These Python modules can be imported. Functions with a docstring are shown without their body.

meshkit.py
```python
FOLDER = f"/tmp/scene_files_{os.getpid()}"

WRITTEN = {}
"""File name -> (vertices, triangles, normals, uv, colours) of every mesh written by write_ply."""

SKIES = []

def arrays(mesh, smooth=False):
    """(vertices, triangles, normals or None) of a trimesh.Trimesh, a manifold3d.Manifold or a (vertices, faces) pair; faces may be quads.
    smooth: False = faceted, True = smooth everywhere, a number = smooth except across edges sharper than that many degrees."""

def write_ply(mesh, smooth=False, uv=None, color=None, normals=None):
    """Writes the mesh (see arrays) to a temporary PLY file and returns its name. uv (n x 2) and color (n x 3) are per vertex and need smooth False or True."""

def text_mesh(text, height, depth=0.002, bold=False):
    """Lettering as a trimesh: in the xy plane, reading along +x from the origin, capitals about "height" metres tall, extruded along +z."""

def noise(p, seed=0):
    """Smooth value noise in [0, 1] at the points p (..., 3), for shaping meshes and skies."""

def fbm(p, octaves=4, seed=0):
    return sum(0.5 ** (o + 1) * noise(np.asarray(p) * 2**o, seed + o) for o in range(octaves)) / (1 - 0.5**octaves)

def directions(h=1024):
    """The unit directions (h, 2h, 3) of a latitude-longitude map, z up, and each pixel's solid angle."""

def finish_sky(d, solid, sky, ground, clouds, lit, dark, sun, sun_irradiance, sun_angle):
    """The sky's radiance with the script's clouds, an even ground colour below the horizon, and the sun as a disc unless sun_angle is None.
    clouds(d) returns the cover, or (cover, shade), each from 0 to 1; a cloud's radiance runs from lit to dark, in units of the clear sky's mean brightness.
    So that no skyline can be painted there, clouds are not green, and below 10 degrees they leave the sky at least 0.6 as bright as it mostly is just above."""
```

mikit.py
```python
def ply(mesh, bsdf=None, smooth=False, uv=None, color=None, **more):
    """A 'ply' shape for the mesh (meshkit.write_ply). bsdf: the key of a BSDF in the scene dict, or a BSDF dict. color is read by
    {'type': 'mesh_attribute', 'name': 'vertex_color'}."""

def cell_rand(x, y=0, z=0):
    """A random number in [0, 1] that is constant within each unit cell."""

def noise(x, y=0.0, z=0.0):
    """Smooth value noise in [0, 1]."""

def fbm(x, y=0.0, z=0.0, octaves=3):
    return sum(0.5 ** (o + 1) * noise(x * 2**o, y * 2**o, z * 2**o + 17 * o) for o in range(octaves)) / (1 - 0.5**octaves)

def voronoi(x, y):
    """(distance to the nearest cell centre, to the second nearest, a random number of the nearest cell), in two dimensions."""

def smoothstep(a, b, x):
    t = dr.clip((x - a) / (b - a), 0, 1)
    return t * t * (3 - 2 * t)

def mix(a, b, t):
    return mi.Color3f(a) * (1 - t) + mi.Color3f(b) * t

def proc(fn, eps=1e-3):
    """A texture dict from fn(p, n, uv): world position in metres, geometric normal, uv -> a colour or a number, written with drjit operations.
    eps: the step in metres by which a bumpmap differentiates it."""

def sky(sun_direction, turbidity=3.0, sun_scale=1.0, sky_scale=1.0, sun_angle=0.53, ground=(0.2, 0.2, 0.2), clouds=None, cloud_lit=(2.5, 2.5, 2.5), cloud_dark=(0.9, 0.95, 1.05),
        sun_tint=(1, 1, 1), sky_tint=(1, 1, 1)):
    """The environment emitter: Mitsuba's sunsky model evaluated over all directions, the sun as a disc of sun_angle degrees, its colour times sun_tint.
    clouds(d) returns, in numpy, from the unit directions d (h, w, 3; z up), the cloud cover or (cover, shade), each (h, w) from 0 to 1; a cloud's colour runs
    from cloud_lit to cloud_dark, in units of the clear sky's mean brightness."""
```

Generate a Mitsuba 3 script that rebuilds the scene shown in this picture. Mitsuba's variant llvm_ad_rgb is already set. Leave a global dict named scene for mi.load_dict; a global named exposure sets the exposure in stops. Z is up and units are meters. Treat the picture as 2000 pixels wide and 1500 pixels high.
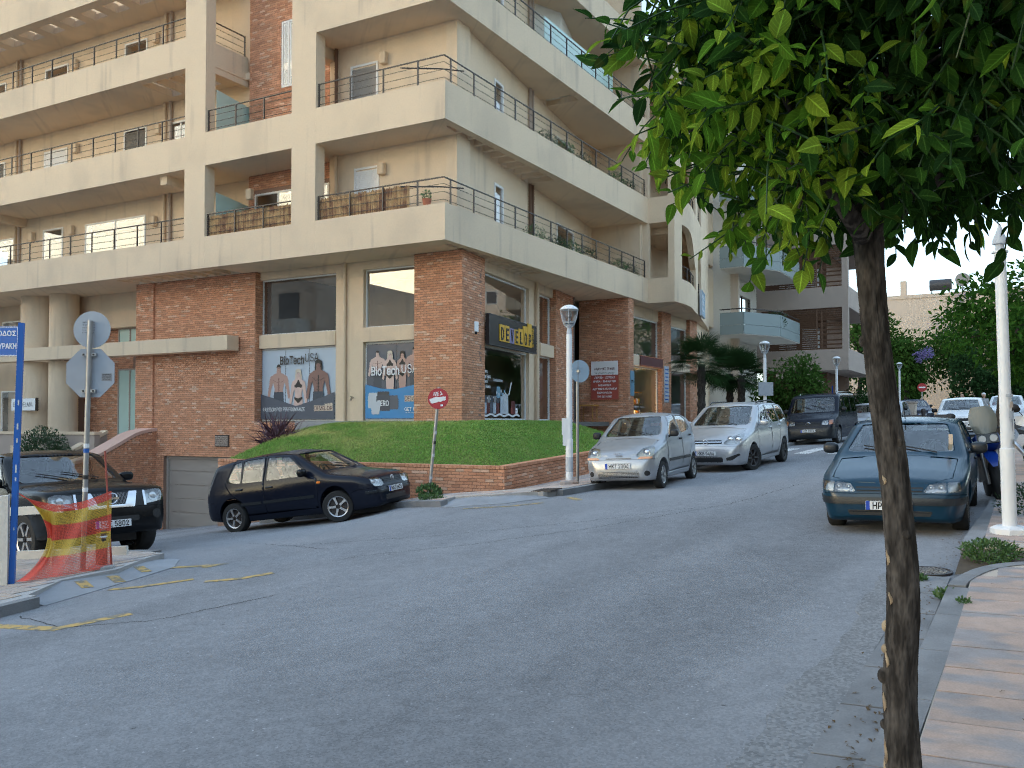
import math, random
import numpy as np, trimesh, mitsuba as mi, drjit as dr, mikit, meshkit
import manifold3d as m3
import shapely
from shapely import affinity
from shapely.geometry import Polygon, box as sbox, LineString, Point, MultiPolygon
from shapely.ops import unary_union
from scipy.spatial import cKDTree
from scipy.interpolate import RBFInterpolator, PchipInterpolator
from mikit import proc, noise, fbm, voronoi, cell_rand, smoothstep, mix

# ------------------------------------------------------------------ camera, sky, exposure
YAW, PITCH = math.radians(30.14), math.radians(1.5)
EYE = np.array([0, 0, 1.68])
FWD = np.array([-math.sin(YAW)*math.cos(PITCH), math.cos(YAW)*math.cos(PITCH), math.sin(PITCH)])
scene = {'type': 'scene'}
scene['camera'] = {'type': 'perspective', 'fov_axis': 'x', 'fov': 2*math.degrees(math.atan(1000/1750.)),
    'near_clip': 0.1, 'far_clip': 900.0, 'principal_point_offset_y': -32.2/1500,
    'to_world': mi.ScalarTransform4f().look_at(origin=EYE.tolist(), target=(EYE+FWD*10).tolist(), up=[0, 0, 1])}
SUN = (-0.62, -0.75, 0.22)
def veil(d):
    h = meshkit.fbm(d*np.array([2.2, 2.2, 5.0]), 4, 3); return .46 + .34*(h-.5)
scene['sky'] = mikit.sky(SUN, turbidity=3.2, sun_scale=0.01, sky_scale=1.0, sun_tint=(1.0, 0.75, 0.5), ground=(0.16, 0.15, 0.14), clouds=veil, cloud_lit=(.92, 1.2, 1.52), cloud_dark=(.80, 1.0, 1.25))
exposure = 4.25
labels = {}

# ------------------------------------------------------------------ book-keeping
_count = {}
def numbered(base):
    n = _count.get(base, -1) + 1
    _count[base] = n
    return base if n == 0 else '%s_%03d' % (base, n)
def thing(name, label, cat, group=None):
    k = numbered(name)
    labels[k] = {'label': label, 'category': cat}
    if group: labels[k]['group'] = group
    return k
def put(key, mesh, mat, smooth=False, **kw):
    if isinstance(mesh, dict): scene[key] = {**mesh, **kw}
    else: scene[key] = mikit.ply(mesh, mat, smooth, **kw)
def part(parent, name, mesh, mat, smooth=False, label=None, kind=None, **kw):
    k = numbered(parent + '__' + name)
    put(k, mesh, mat, smooth, **kw)
    if label or kind:
        labels[k] = {}
        if label: labels[k]['label'] = label
        if kind: labels[k]['kind'] = kind
    return k
def solo(name, mesh, mat, label, cat, group=None, smooth=False, **kw):
    k = thing(name, label, cat, group); put(k, mesh, mat, smooth, **kw); return k
def struct(name, mesh, mat, label=None, smooth=False, **kw):
    k = numbered(name); put(k, mesh, mat, smooth, **kw); labels[k] = {'kind': 'structure', 'label': label or name.replace('_', ' ')}; return k
def T(): return mi.ScalarTransform4f()

# ------------------------------------------------------------------ mesh helpers
def cat(ms):
    ms = [m for m in ms if m is not None]
    return trimesh.util.concatenate(ms) if len(ms) > 1 else ms[0]
def box(x0, x1, y0, y1, z0, z1):
    return trimesh.creation.box(bounds=[[min(x0, x1), min(y0, y1), min(z0, z1)], [max(x0, x1), max(y0, y1), max(z0, z1)]])
def cbox(c, s, rz=0, ch=0.0):
    if ch > 0:
        h = np.array(s)/2; m = m3.Manifold.hull_points(np.array([[sx*(h[0]-(i != 0)*ch), sy*(h[1]-(i != 1)*ch), sz*(h[2]-(i != 2)*ch)] for sx in (-1, 1) for sy in (-1, 1) for sz in (-1, 1) for i in range(3)]))
        mm = m.to_mesh(); b = trimesh.Trimesh(mm.vert_properties[:, :3], mm.tri_verts, process=False)
    else: b = trimesh.creation.box(extents=s)
    if rz: b.apply_transform(trimesh.transformations.rotation_matrix(rz, [0, 0, 1]))
    b.apply_translation(c); return b
def tube(pts, r, n=8, cap=True):
    P = np.asarray(pts, float); R = np.broadcast_to(np.asarray(r, float), (len(P),)); t = np.gradient(P, axis=0); t /= np.maximum(np.linalg.norm(t, axis=1, keepdims=True), 1e-12)
    a = np.array([0, 0, 1.]) if abs(t[0, 2]) < .9 else np.array([1., 0, 0]); V = []; u = None
    for i in range(len(P)):
        u = a if u is None else u
        u = u - t[i]*(u@t[i]); u /= np.linalg.norm(u); w = np.cross(t[i], u)
        th = np.arange(n)/n*2*np.pi
        V.append(P[i] + R[i]*(np.cos(th)[:, None]*u + np.sin(th)[:, None]*w))
    k = len(P); V = np.vstack(V); Fq = []
    i, j = np.meshgrid(np.arange(k-1), np.arange(n), indexing='ij'); j2 = (j+1) % n
    A, B, C, D = i*n+j, i*n+j2, (i+1)*n+j2, (i+1)*n+j
    F = np.concatenate([np.stack([A, B, C], -1).reshape(-1, 3), np.stack([A, C, D], -1).reshape(-1, 3)])
    if cap:
        V = np.vstack([V, P[:1], P[-1:]]); c0, c1 = k*n, k*n+1; q = np.arange(n)
        F = np.vstack([F, np.stack([np.full(n, c0), (q+1) % n, q], -1), np.stack([np.full(n, c1), (k-1)*n+q, (k-1)*n+(q+1) % n], -1)])
    return trimesh.Trimesh(V, F, process=False)
def lathe(prof, n=24, at=(0, 0, 0), axis='z'):
    m = trimesh.creation.revolve(np.asarray(prof, float), sections=n)
    if axis == 'y': m.apply_transform(trimesh.transformations.rotation_matrix(math.pi/2, [1, 0, 0]))
    if axis == 'x': m.apply_transform(trimesh.transformations.rotation_matrix(math.pi/2, [0, 1, 0]))
    m.apply_translation(at); return m
def extr(poly, h):
    ps = getattr(poly, 'geoms', [poly])
    return cat([trimesh.creation.extrude_polygon(p, h, engine='earcut') for p in ps if p.area > 1e-9])
def prism_y(poly, y0, y1):
    """polygon in (x, z) extruded along y"""
    m = extr(poly, abs(y1-y0)); v = m.vertices.copy(); m.vertices = np.stack([v[:, 0], min(y0, y1) + v[:, 2], v[:, 1]], -1); m.invert(); return m
def prism_x(poly, x0, x1):
    """polygon in (y, z) extruded along x"""
    m = extr(poly, abs(x1-x0)); v = m.vertices.copy(); m.vertices = np.stack([min(x0, x1) + v[:, 2], v[:, 0], v[:, 1]], -1); return m
def prism_z(poly, z0, z1):
    m = extr(poly, z1-z0); m.apply_translation([0, 0, z0]); return m
def tf(m, M):
    m = m.copy(); m.apply_transform(M); return m
def frame(o, ex, ey, ez):
    M = np.eye(4); M[:3, 0], M[:3, 1], M[:3, 2], M[:3, 3] = ex, ey, ez, o; return M
def rotz(a, o=(0, 0, 0)):
    M = trimesh.transformations.rotation_matrix(a, [0, 0, 1]); M[:3, 3] = o; return M
def to_m3(t):
    return m3.Manifold(m3.Mesh(np.asarray(t.vertices, np.float32), np.asarray(t.faces, np.uint32)))
def from_m3(m):
    a = m.to_mesh(); return trimesh.Trimesh(a.vert_properties[:, :3], a.tri_verts, process=False)
def text_on(txt, h, o, ex, ez, depth=.003, bold=False, center=True, width=None):
    """lettering with its reading direction ex and its face looking along ez"""
    m = meshkit.text_mesh(txt, h, depth, bold); b = m.bounds
    if width: m.apply_scale([width/(b[1, 0]-b[0, 0]), 1, 1]); b = m.bounds
    m.apply_translation([-(b[0, 0]+b[1, 0])/2 if center else -b[0, 0], -h/2 if center else 0, 0])
    ex, ez = np.asarray(ex, float)/np.linalg.norm(ex), np.asarray(ez, float)/np.linalg.norm(ez)
    m.apply_transform(frame(o, ex, np.cross(ez, ex), ez)); return m
def blade_cloud(P, D, L, W, N, bend=.3):
    """thin leaves: roots P, directions D, lengths L, widths W, side vectors N: 2 folded quads each"""
    P, D, N = map(np.asarray, (P, D, N)); S = np.cross(D, N); S /= np.maximum(np.linalg.norm(S, axis=1, keepdims=True), 1e-9); U = np.cross(S, D)
    L, W = np.asarray(L)[:, None], np.asarray(W)[:, None]
    mid = P + D*L*.5 + U*L*bend*.25; tip = P + D*L - U*L*bend*.5
    V = np.stack([P, mid + S*W/2, mid - S*W/2, tip], 1).reshape(-1, 3); n = len(P); q = np.arange(n)[:, None]*4
    F = np.concatenate([q + [0, 1, 2], q + [1, 3, 2]]); return V, F

# ------------------------------------------------------------------ materials (one scene entry each)
def M(name, **kw):
    two = kw.pop('two', True); bump = kw.pop('bump', None); bs = kw.pop('bump_scale', 1.0)
    for k in ('base_color', 'roughness', 'metallic'):
        if k in kw and isinstance(kw[k], (tuple, list)): kw[k] = {'type': 'rgb', 'value': list(kw[k])}
    b = {'type': 'principled', **kw}
    if bump is not None: b = {'type': 'bumpmap', 'arbitrary': bump, 'scale': bs, 'bsdf': b}
    scene[name] = {'type': 'twosided', 'bsdf': b} if two else b
def flat(name, c, r=.6, **kw): M(name, base_color=c, roughness=r, **kw)

def plaster(c, c2, k=1.0):
    def fn(p, n, uv):
        a = fbm(p.x*.9, p.y*.9, p.z*.5, 4); s = fbm(p.x*5+p.y*5, p.y*0.5, p.z*.45, 3); f = noise(p.x*60, p.y*60, p.z*60)
        t = smoothstep(.45, .75, a)*.45 + smoothstep(.58, .82, s)*.55*k
        return mix(c, c2, t)*(.95 + .1*f)
    return proc(fn)
M('cream_plaster', base_color=plaster((.665, .525, .375), (.49, .395, .295)), roughness=.85, specular=.25)
M('tan_plaster', base_color=plaster((.58, .475, .38), (.48, .39, .31)), roughness=.9, specular=.2)
M('mauve_plaster', base_color=plaster((.40, .325, .275), (.34, .28, .24), .5), roughness=.9, specular=.2)
M('grey_concrete', base_color=plaster((.36, .35, .34), (.24, .235, .23)), roughness=.9, specular=.2)
M('white_plaster', base_color=plaster((.62, .585, .52), (.52, .49, .44), .5), roughness=.9, specular=.2)
def brickcol(c):
    def fn(p, n, uv):
        f = fbm(p.x*40, p.y*40, p.z*60, 3); g_ = noise(p.x*170, p.y*170, p.z*170)
        return mi.Color3f(c)*(.78 + .34*f + .1*g_)
    return proc(fn)
BRICKC = [(.55, .275, .165), (.52, .255, .15), (.58, .305, .19), (.48, .23, .135), (.62, .40, .28)]
for i, c in enumerate(BRICKC): M('brick_clay_%d' % i, base_color=brickcol(c), roughness=.88, specular=.2)
def brickv(p, n, uv): return mi.Color3f(.80 + .25*fbm(p.x*40, p.y*40, p.z*60, 3) + .1*noise(p.x*170, p.y*170, p.z*170))
M('brick_clay_mixed', base_color={'type': 'mesh_attribute', 'name': 'vertex_color'}, roughness=.88, specular=.2)
flat('mortar', (.25, .155, .115), .95)
M('asphalt', base_color=proc(lambda p, n, uv: _asphalt(p)), roughness=proc(lambda p, n, uv: .78 + .15*noise(p.x*40, p.y*40)), specular=.35,
  bump=proc(lambda p, n, uv: noise(p.x*110, p.y*110)*.6 + voronoi(p.x*60, p.y*60)[0]*.5, eps=.002), bump_scale=.0035)
def _asphalt(p):
    agg = voronoi(p.x*75, p.y*75)[2]; f = noise(p.x*190, p.y*190); big = fbm(p.x*.35, p.y*.12, 0, 4); mid = fbm(p.x*2.2, p.y*1.4, 3, 3)
    wheel = smoothstep(.45, .62, fbm(p.x*.8 + 3, p.y*.05, 7, 2))
    v = .215 + .06*(agg-.5) + .03*(f-.5) + .06*(big-.5) + .045*(mid-.5) + .05*(fbm(p.x*13, p.y*13, 2, 3)-.5) - .042*wheel
    v = v + .16*smoothstep(.985, .995, voronoi(p.x*38, p.y*38)[2])*smoothstep(.3, .2, voronoi(p.x*38, p.y*38)[0])
    spot = voronoi(p.x*1.6, p.y*1.6); v = v*(1 - .45*smoothstep(.05, .02, spot[0]*(1+.9*noise(p.x*40, p.y*40)))*smoothstep(.78, .82, spot[2]))
    return mi.Color3f(v*.99, v*1.0, v*1.05)
M('rough_asphalt', base_color=proc(lambda p, n, uv: mi.Color3f(.21 + .10*(voronoi(p.x*55, p.y*55)[2]-.5) + .05*(fbm(p.x*3, p.y*3, 0, 3)-.5))*mi.Color3f(1, 1, 1.02)), roughness=.9, specular=.3,
  bump=proc(lambda p, n, uv: -voronoi(p.x*55, p.y*55)[0], eps=.002), bump_scale=.006)
M('kerb_concrete', base_color=proc(lambda p, n, uv: mi.Color3f(.20 + .09*(fbm(p.x*3, p.y*3, p.z*3, 4)-.5)*2 + .04*(noise(p.x*120, p.y*120, p.z*120)-.5))*mi.Color3f(1, 1.0, 1.02)), roughness=.9, specular=.25)
M('new_concrete', base_color=proc(lambda p, n, uv: mi.Color3f(.27 + .06*(fbm(p.x*4, p.y*4, p.z*3, 4)-.5)*2 + .03*(noise(p.x*120, p.y*120, p.z*120)-.5))*mi.Color3f(.97, 1.0, 1.06)), roughness=.9, specular=.25)
def _tile(p, k):
    st = smoothstep(.40, .66, fbm(p.x*2.2 + k*7, p.y*5.5, 1, 4)); f = noise(p.x*140, p.y*140)
    return mix((.44, .325, .265), (.30, .275, .27), st*.95)*(.88 + .16*f)*(.86 + .28*fbm(p.x*9, p.y*9, 4, 3))
for i in range(3):
    M('pink_tile_%d' % i, base_color=proc(lambda p, n, uv, i=i: _tile(p, i)*(.94 + .06*i)), roughness=.85, specular=.3, bump=proc(lambda p, n, uv: fbm(p.x*14, p.y*34, 0, 3), eps=.004), bump_scale=.005)
flat('tile_grout', (.42, .36, .30), .95)
M('pale_tile', base_color=proc(lambda p, n, uv: mix((.44, .36, .30), (.33, .29, .26), fbm(p.x*3, p.y*3, 1, 3))*(.9 + .2*noise(p.x*90, p.y*90))), roughness=.85, specular=.3)
M('yellow_paint', base_color=proc(lambda p, n, uv: mix((.46, .31, .12), (.21, .185, .14), smoothstep(.42, .62, fbm(p.x*14, p.y*14, 0, 4)))), roughness=.8, specular=.3)
M('white_paint_road', base_color=proc(lambda p, n, uv: mix((.55, .55, .54), (.25, .25, .25), smoothstep(.5, .75, fbm(p.x*8, p.y*8, 0, 4)))), roughness=.8)
M('soil', base_color=proc(lambda p, n, uv: mix((.10, .075, .05), (.055, .042, .03), fbm(p.x*20, p.y*20, p.z*20, 3))), roughness=.95)
flat('dry_leaf', (.10, .065, .035), .9)
flat('tar', (.05, .05, .052), .8)
flat('dark_steel', (.045, .035, .032), .45, metallic=.0, specular=.5)
flat('brown_metal', (.06, .045, .04), .5)
flat('white_frame', (.66, .66, .65), .4); flat('white_paint', (.74, .75, .76), .35, specular=.5); flat('grey_frame', (.33, .33, .33), .4)
M('galvanised', base_color=proc(lambda p, n, uv: mi.Color3f(.36 + .16*(fbm(p.x*25, p.y*25, p.z*9, 3)-.5))), roughness=.42, metallic=.7)
M('chrome', base_color=(.75, .75, .77), roughness=.12, metallic=1.0)
M('alloy', base_color=(.55, .55, .56), roughness=.32, metallic=.85)
flat('black_plastic', (.018, .018, .019), .5); flat('black_gloss', (.012, .012, .013), .12, specular=.6); flat('rubber', (.02, .02, .02), .8)
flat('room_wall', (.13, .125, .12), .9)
scene['pane'] = {'type': 'thindielectric', 'int_ior': 1.9}
scene['pane_car'] = {'type': 'thindielectric', 'int_ior': 1.6, 'specular_transmittance': {'type': 'rgb', 'value': [.66, .71, .69]}}
scene['clear_plastic'] = {'type': 'thindielectric', 'int_ior': 1.5, 'specular_transmittance': {'type': 'rgb', 'value': [.93, .93, .92]}}
M('frosted_glass', base_color=(.42, .56, .50), roughness=.25, specular=.6)
flat('shutter_white', (.66, .66, .66), .5); flat('shutter_grey', (.24, .22, .20), .55); flat('shutter_dark', (.05, .05, .055), .5)
M('garage_steel', base_color=proc(lambda p, n, uv: mi.Color3f(.30, .265, .235)*(.92 + .16*fbm(p.x*2, p.y*2, p.z*6, 3))), roughness=.55, specular=.4)
M('reed', base_color=proc(lambda p, n, uv: mix((.46, .30, .15), (.20, .10, .06), smoothstep(.42, .68, noise(p.x*70 + p.y*10, p.z*1.6, p.y*30)*.6 + fbm(p.x*4, p.z*4, 0, 3)*.5))), roughness=.9)
for nm, c, r in (('paper_white', (.72, .73, .74), .6), ('sign_blue', (.008, .10, .40), .35), ('sign_red', (.36, .012, .02), .35), ('sign_black', (.012, .012, .014), .35), ('sign_yellow', (.62, .36, .03), .4),
                 ('sign_violet', (.22, .20, .36), .5), ('dark_grey', (.055, .058, .065), .5), ('mid_grey', (.22, .22, .23), .5), ('pale_grey', (.46, .49, .53), .5), ('poster_navy', (.055, .065, .085), .4), ('poster_pale', (.40, .46, .53), .4), ('poster_slate', (.085, .095, .12), .4),
                 ('poster_blue', (.045, .22, .46), .4), ('skin_print', (.40, .25, .21), .45), ('skin_dark_print', (.22, .12, .10), .45), ('skin_light_print', (.55, .40, .35), .45), ('hair_dark', (.03, .024, .02), .6), ('hair_blond', (.52, .45, .36), .6), ('board_red', (.34, .07, .05), .5), ('maroon', (.10, .02, .02), .5), ('sky_print', (.16, .30, .40), .5),
                 ('terracotta', (.38, .13, .07), .8), ('pale_panel', (.34, .44, .52), .4), ('pink_render', (.56, .37, .30), .85), ('pale_blue_panel', (.23, .275, .27), .5), ('wood_brown', (.14, .075, .045), .7), ('ochre_wood', (.42, .21, .05), .6), ('cloth_navy', (.02, .025, .05), .9), ('cloth_grey', (.3, .3, .31), .9), ('skin', (.45, .27, .19), .6)):
    flat(nm, c, r)
# ================================================================== ground
GP = np.array([(0,0,0),(-2.2,11.5,.33),(-6.3,16.6,.41),(-6.45,19.5,.5),(-5.9,21.4,.57),(-6,25,.70),(-6.1,34,.98),(-7.4,75,2.1),(-14.3,13.26,-.55),(-11.9,13.6,-.28),(-11.45,8.7,-.26),(-9.9,6.8,-.2),(-10,6,-.24),(-8.2,4.8,-.2),(-10.7,15.0,.10),(-9.77,16.5,.15),(-8.2,16.45,.34),(-8.2,25,.66),(-25,19.5,-1.85),(-18.5,14.5,-1.0),(-19,7,-.95),(0,-12,-.35),(4,12,.42),(4,34,1.1),(6,75,2.2),(-9,-10,-.5),(6,0,.05),(-30,16,-2.0),(-30,6,-1.9),(-60,10,-3.5),(40,10,.6),(0,130,3.2),(-60,-60,-3),(60,-60,-1),(60,130,3),(-60,130,1.5)])
_rbf = RBFInterpolator(GP[:, :2], GP[:, 2], kernel='thin_plate_spline', smoothing=.02)
def g(x, y):
    x, y = np.broadcast_arrays(np.asarray(x, float), np.asarray(y, float)); q = np.stack([x, y], -1).reshape(-1, 2)
    return _rbf(np.clip(q, -95, 170)).reshape(x.shape)
def gz(x, y): return float(g(x, y))
def cells(poly, step):
    """pieces of the polygon cut on a square grid"""
    x0, y0, x1, y1 = poly.bounds; out = []
    xs, ys = np.arange(math.floor(x0/step)*step, x1, step), np.arange(math.floor(y0/step)*step, y1, step)
    bx = [sbox(a, b, a+step, b+step) for a in xs for b in ys]; shapely.prepare(poly)
    inter = shapely.intersects(poly, bx)
    for b, i in zip(bx, inter):
        if not i: continue
        p = b if poly.contains(b) else poly.intersection(b)
        for q in getattr(p, 'geoms', [p]):
            if q.geom_type == 'Polygon' and q.area > 1e-6: out.append(q)
    return out
def drape(poly, dz, step=.5, skirt=0.0, zf=None):
    """the polygon laid over the terrain, dz above it, with an upright edge of height skirt"""
    zf = zf or g; V, F, k = [], [], 0
    for q in cells(poly, step):
        c = np.array(q.exterior.coords)[:-1]
        if len(c) == 4 and abs(q.area-step*step) < 1e-9 and not q.interiors:
            if not q.exterior.is_ccw: c = c[::-1]
            v, f = c, np.array([[0, 1, 2], [0, 2, 3]])
        else:
            v, f = trimesh.creation.triangulate_polygon(q, engine='earcut')
        v = np.asarray(v)[:, :2]; V.append(v); F.append(np.asarray(f)+k); k += len(v)
    V = np.vstack(V); F = np.vstack(F); z = zf(V[:, 0], V[:, 1]) + dz; V3 = np.column_stack([V, z])
    a = V3[F]; nz = np.cross(a[:, 1]-a[:, 0], a[:, 2]-a[:, 0])[:, 2]; F = np.where(nz[:, None] < 0, F[:, ::-1], F)
    m = trimesh.Trimesh(V3, F, process=False); m.merge_vertices(digits_vertex=4); out = [m]
    if skirt:
        for p in getattr(poly, 'geoms', [poly]):
            for ring in [p.exterior, *p.interiors]:
                c = np.array(ring.segmentize(step).coords)[:, :2]; zt = zf(c[:, 0], c[:, 1]) + dz; n = len(c)
                v = np.vstack([np.column_stack([c, zt]), np.column_stack([c, zt-skirt])]); i = np.arange(n-1)
                f = np.vstack([np.stack([i, i+n, i+1], -1), np.stack([i+1, i+n, i+n+1], -1)])
                if not ring.is_ccw: f = f[:, ::-1]
                if ring is not p.exterior and False: f = f[:, ::-1]
                out.append(trimesh.Trimesh(v, f[:, ::-1] if not ring.is_ccw else f, process=False))
    return cat(out)
# the asphalt sheet: fine near the camera, coarse far off
near = sbox(-34, -6, 8, 60)
road_m = cat([drape(near, 0, 1.0), drape(sbox(-400, -300, 400, 500).difference(near), 0, 20.0)])
struct('road', road_m, 'asphalt', 'grey worn asphalt street rising to the right', smooth=True)
def tidy(p): return p.buffer(.0)
def curve(pts, n=8):
    """smooth line through the points"""
    P = np.asarray(pts, float); t = np.r_[0, np.cumsum(np.linalg.norm(np.diff(P, axis=0), axis=1))]; f = PchipInterpolator(t, P); return f(np.linspace(0, t[-1], n*(len(P)-1)+1))
def kerb_row(name_parent, line, width, dz, length, mat, side=1, gap=.008, skip=None):
    """separate kerb stones along a line; the stone lies on its left (side=1) or right"""
    L = LineString(line); n = max(1, int(round(L.length/length)))
    for i in range(n):
        seg = shapely.ops.substring(L, L.length*i/n + gap/2, L.length*(i+1)/n - gap/2)
        if skip is not None and skip.contains(seg.interpolate(.5, normalized=True)): continue
        p = seg.buffer(side*width, single_sided=True, join_style=2)
        m = drape(p, dz, .6, skirt=.22)
        part(name_parent, 'kerb_stone', m, mat)
# ---- right-hand pavement (the camera stands on it)
RK = [(-.66, -8), (-.65, 4.5), (-.63, 6.1), (-.62, 8.2)]
tile_poly = Polygon([(-.47, -4), (-.47, 8.75), (-.3, 9.3), (-.05, 9.55), (.35, 9.6), (.35, -4)])
rp = numbered('right_pavement'); labels[rp] = {'kind': 'structure', 'label': 'pavement of stamped pink slabs along the right kerb'}
body = Polygon([(-.47, -6), (-.47, 8.75), (-.3, 9.3), (-.05, 9.58), (.4, 9.7), (.4, 10.45), (-.46, 10.45), (-.44, 26), (-.44, 62), (6, 62), (6, -6)])
part(rp, 'bed', drape(body, .108, .6, skirt=.2), 'tile_grout')
y = -2.0; i = 0
rng = random.Random(4)
while y < 60:
    if y > 26: st = 1.6
    else: st = .49
    x0, x1 = -.462, .36
    if 8.6 < y < 9.75: x0 = -.28 if y < 9.2 else .02
    if 9.6 < y < 10.45: x0 = .42
    for xa, xb in ((x0, x1), (x1+.012, 1.25), (1.262, 2.2)):
        if xa >= xb-.05: continue
        pl = Polygon([(xa, y), (xb, y+.004), (xb, y+st-.012), (xa, y+st-.016)])
        if y > 26: continue
        part(rp, 'paving_slab', drape(pl, .112 + .004*rng.random(), .5, skirt=.012), 'pink_tile_%d' % rng.randrange(3), smooth=20)
    y += st; i += 1
part(rp, 'far_slabs', drape(sbox(-.44, 26, 6, 62), .114, 1.0), 'pale_tile', kind='stuff')
kerb_row(rp, RK, .17, .112, 1.0, 'kerb_concrete', side=-1)
kerb_row(rp, curve([(-.62, 8.25), (-.5, 8.95), (-.26, 9.42), (.1, 9.66), (.45, 9.72)]), .13, .118, .55, 'kerb_concrete', side=-1)
kerb_row(rp, [(-.67, 10.5), (-.55, 14), (-.55, 40)], .18, .112, 1.2, 'kerb_concrete', side=-1)
# the concrete gutter and the broken asphalt beside it
gp = numbered('gutter'); labels[gp] = {'kind': 'structure', 'label': 'concrete gutter strip beside the right kerb'}
for k in range(13):
    y0 = -1 + k*.78
    part(gp, 'gutter_slab', drape(Polygon([(-.93-.01*math.sin(k), y0), (-.667, y0+.02), (-.667, y0+.77), (-.93-.01*math.sin(k+1), y0+.765)]), .014, .4, skirt=.03), 'kerb_concrete')
rr = np.random.default_rng(5); ys = np.linspace(-2, 9.6, 80)
edge = np.column_stack([-1.22 + .035*np.sin(ys*2.1) + .025*np.sin(ys*5.3+1) + .02*rr.normal(size=80), ys])
struct('road_edge_patch', drape(Polygon(np.vstack([edge, [(-.935, 9.6), (-.935, -2)]])), .006, .3, skirt=.01), 'rough_asphalt', 'strip of coarse old asphalt along the gutter')
pit = Polygon(np.vstack([curve([(-.62, 8.95), (-.4, 9.25), (-.15, 9.5), (.2, 9.66), (.4, 9.72)]), [(.4, 10.45), (-.64, 10.45)]]))
struct('planting_soil', drape(pit, .07, .4), 'soil', 'bare soil of the planting bed beside the kerb')
struct('soil_strip', drape(sbox(.25, 12.5, 1.6, 30), .119, .5), 'soil', 'soil strip behind the lamp post')
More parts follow.
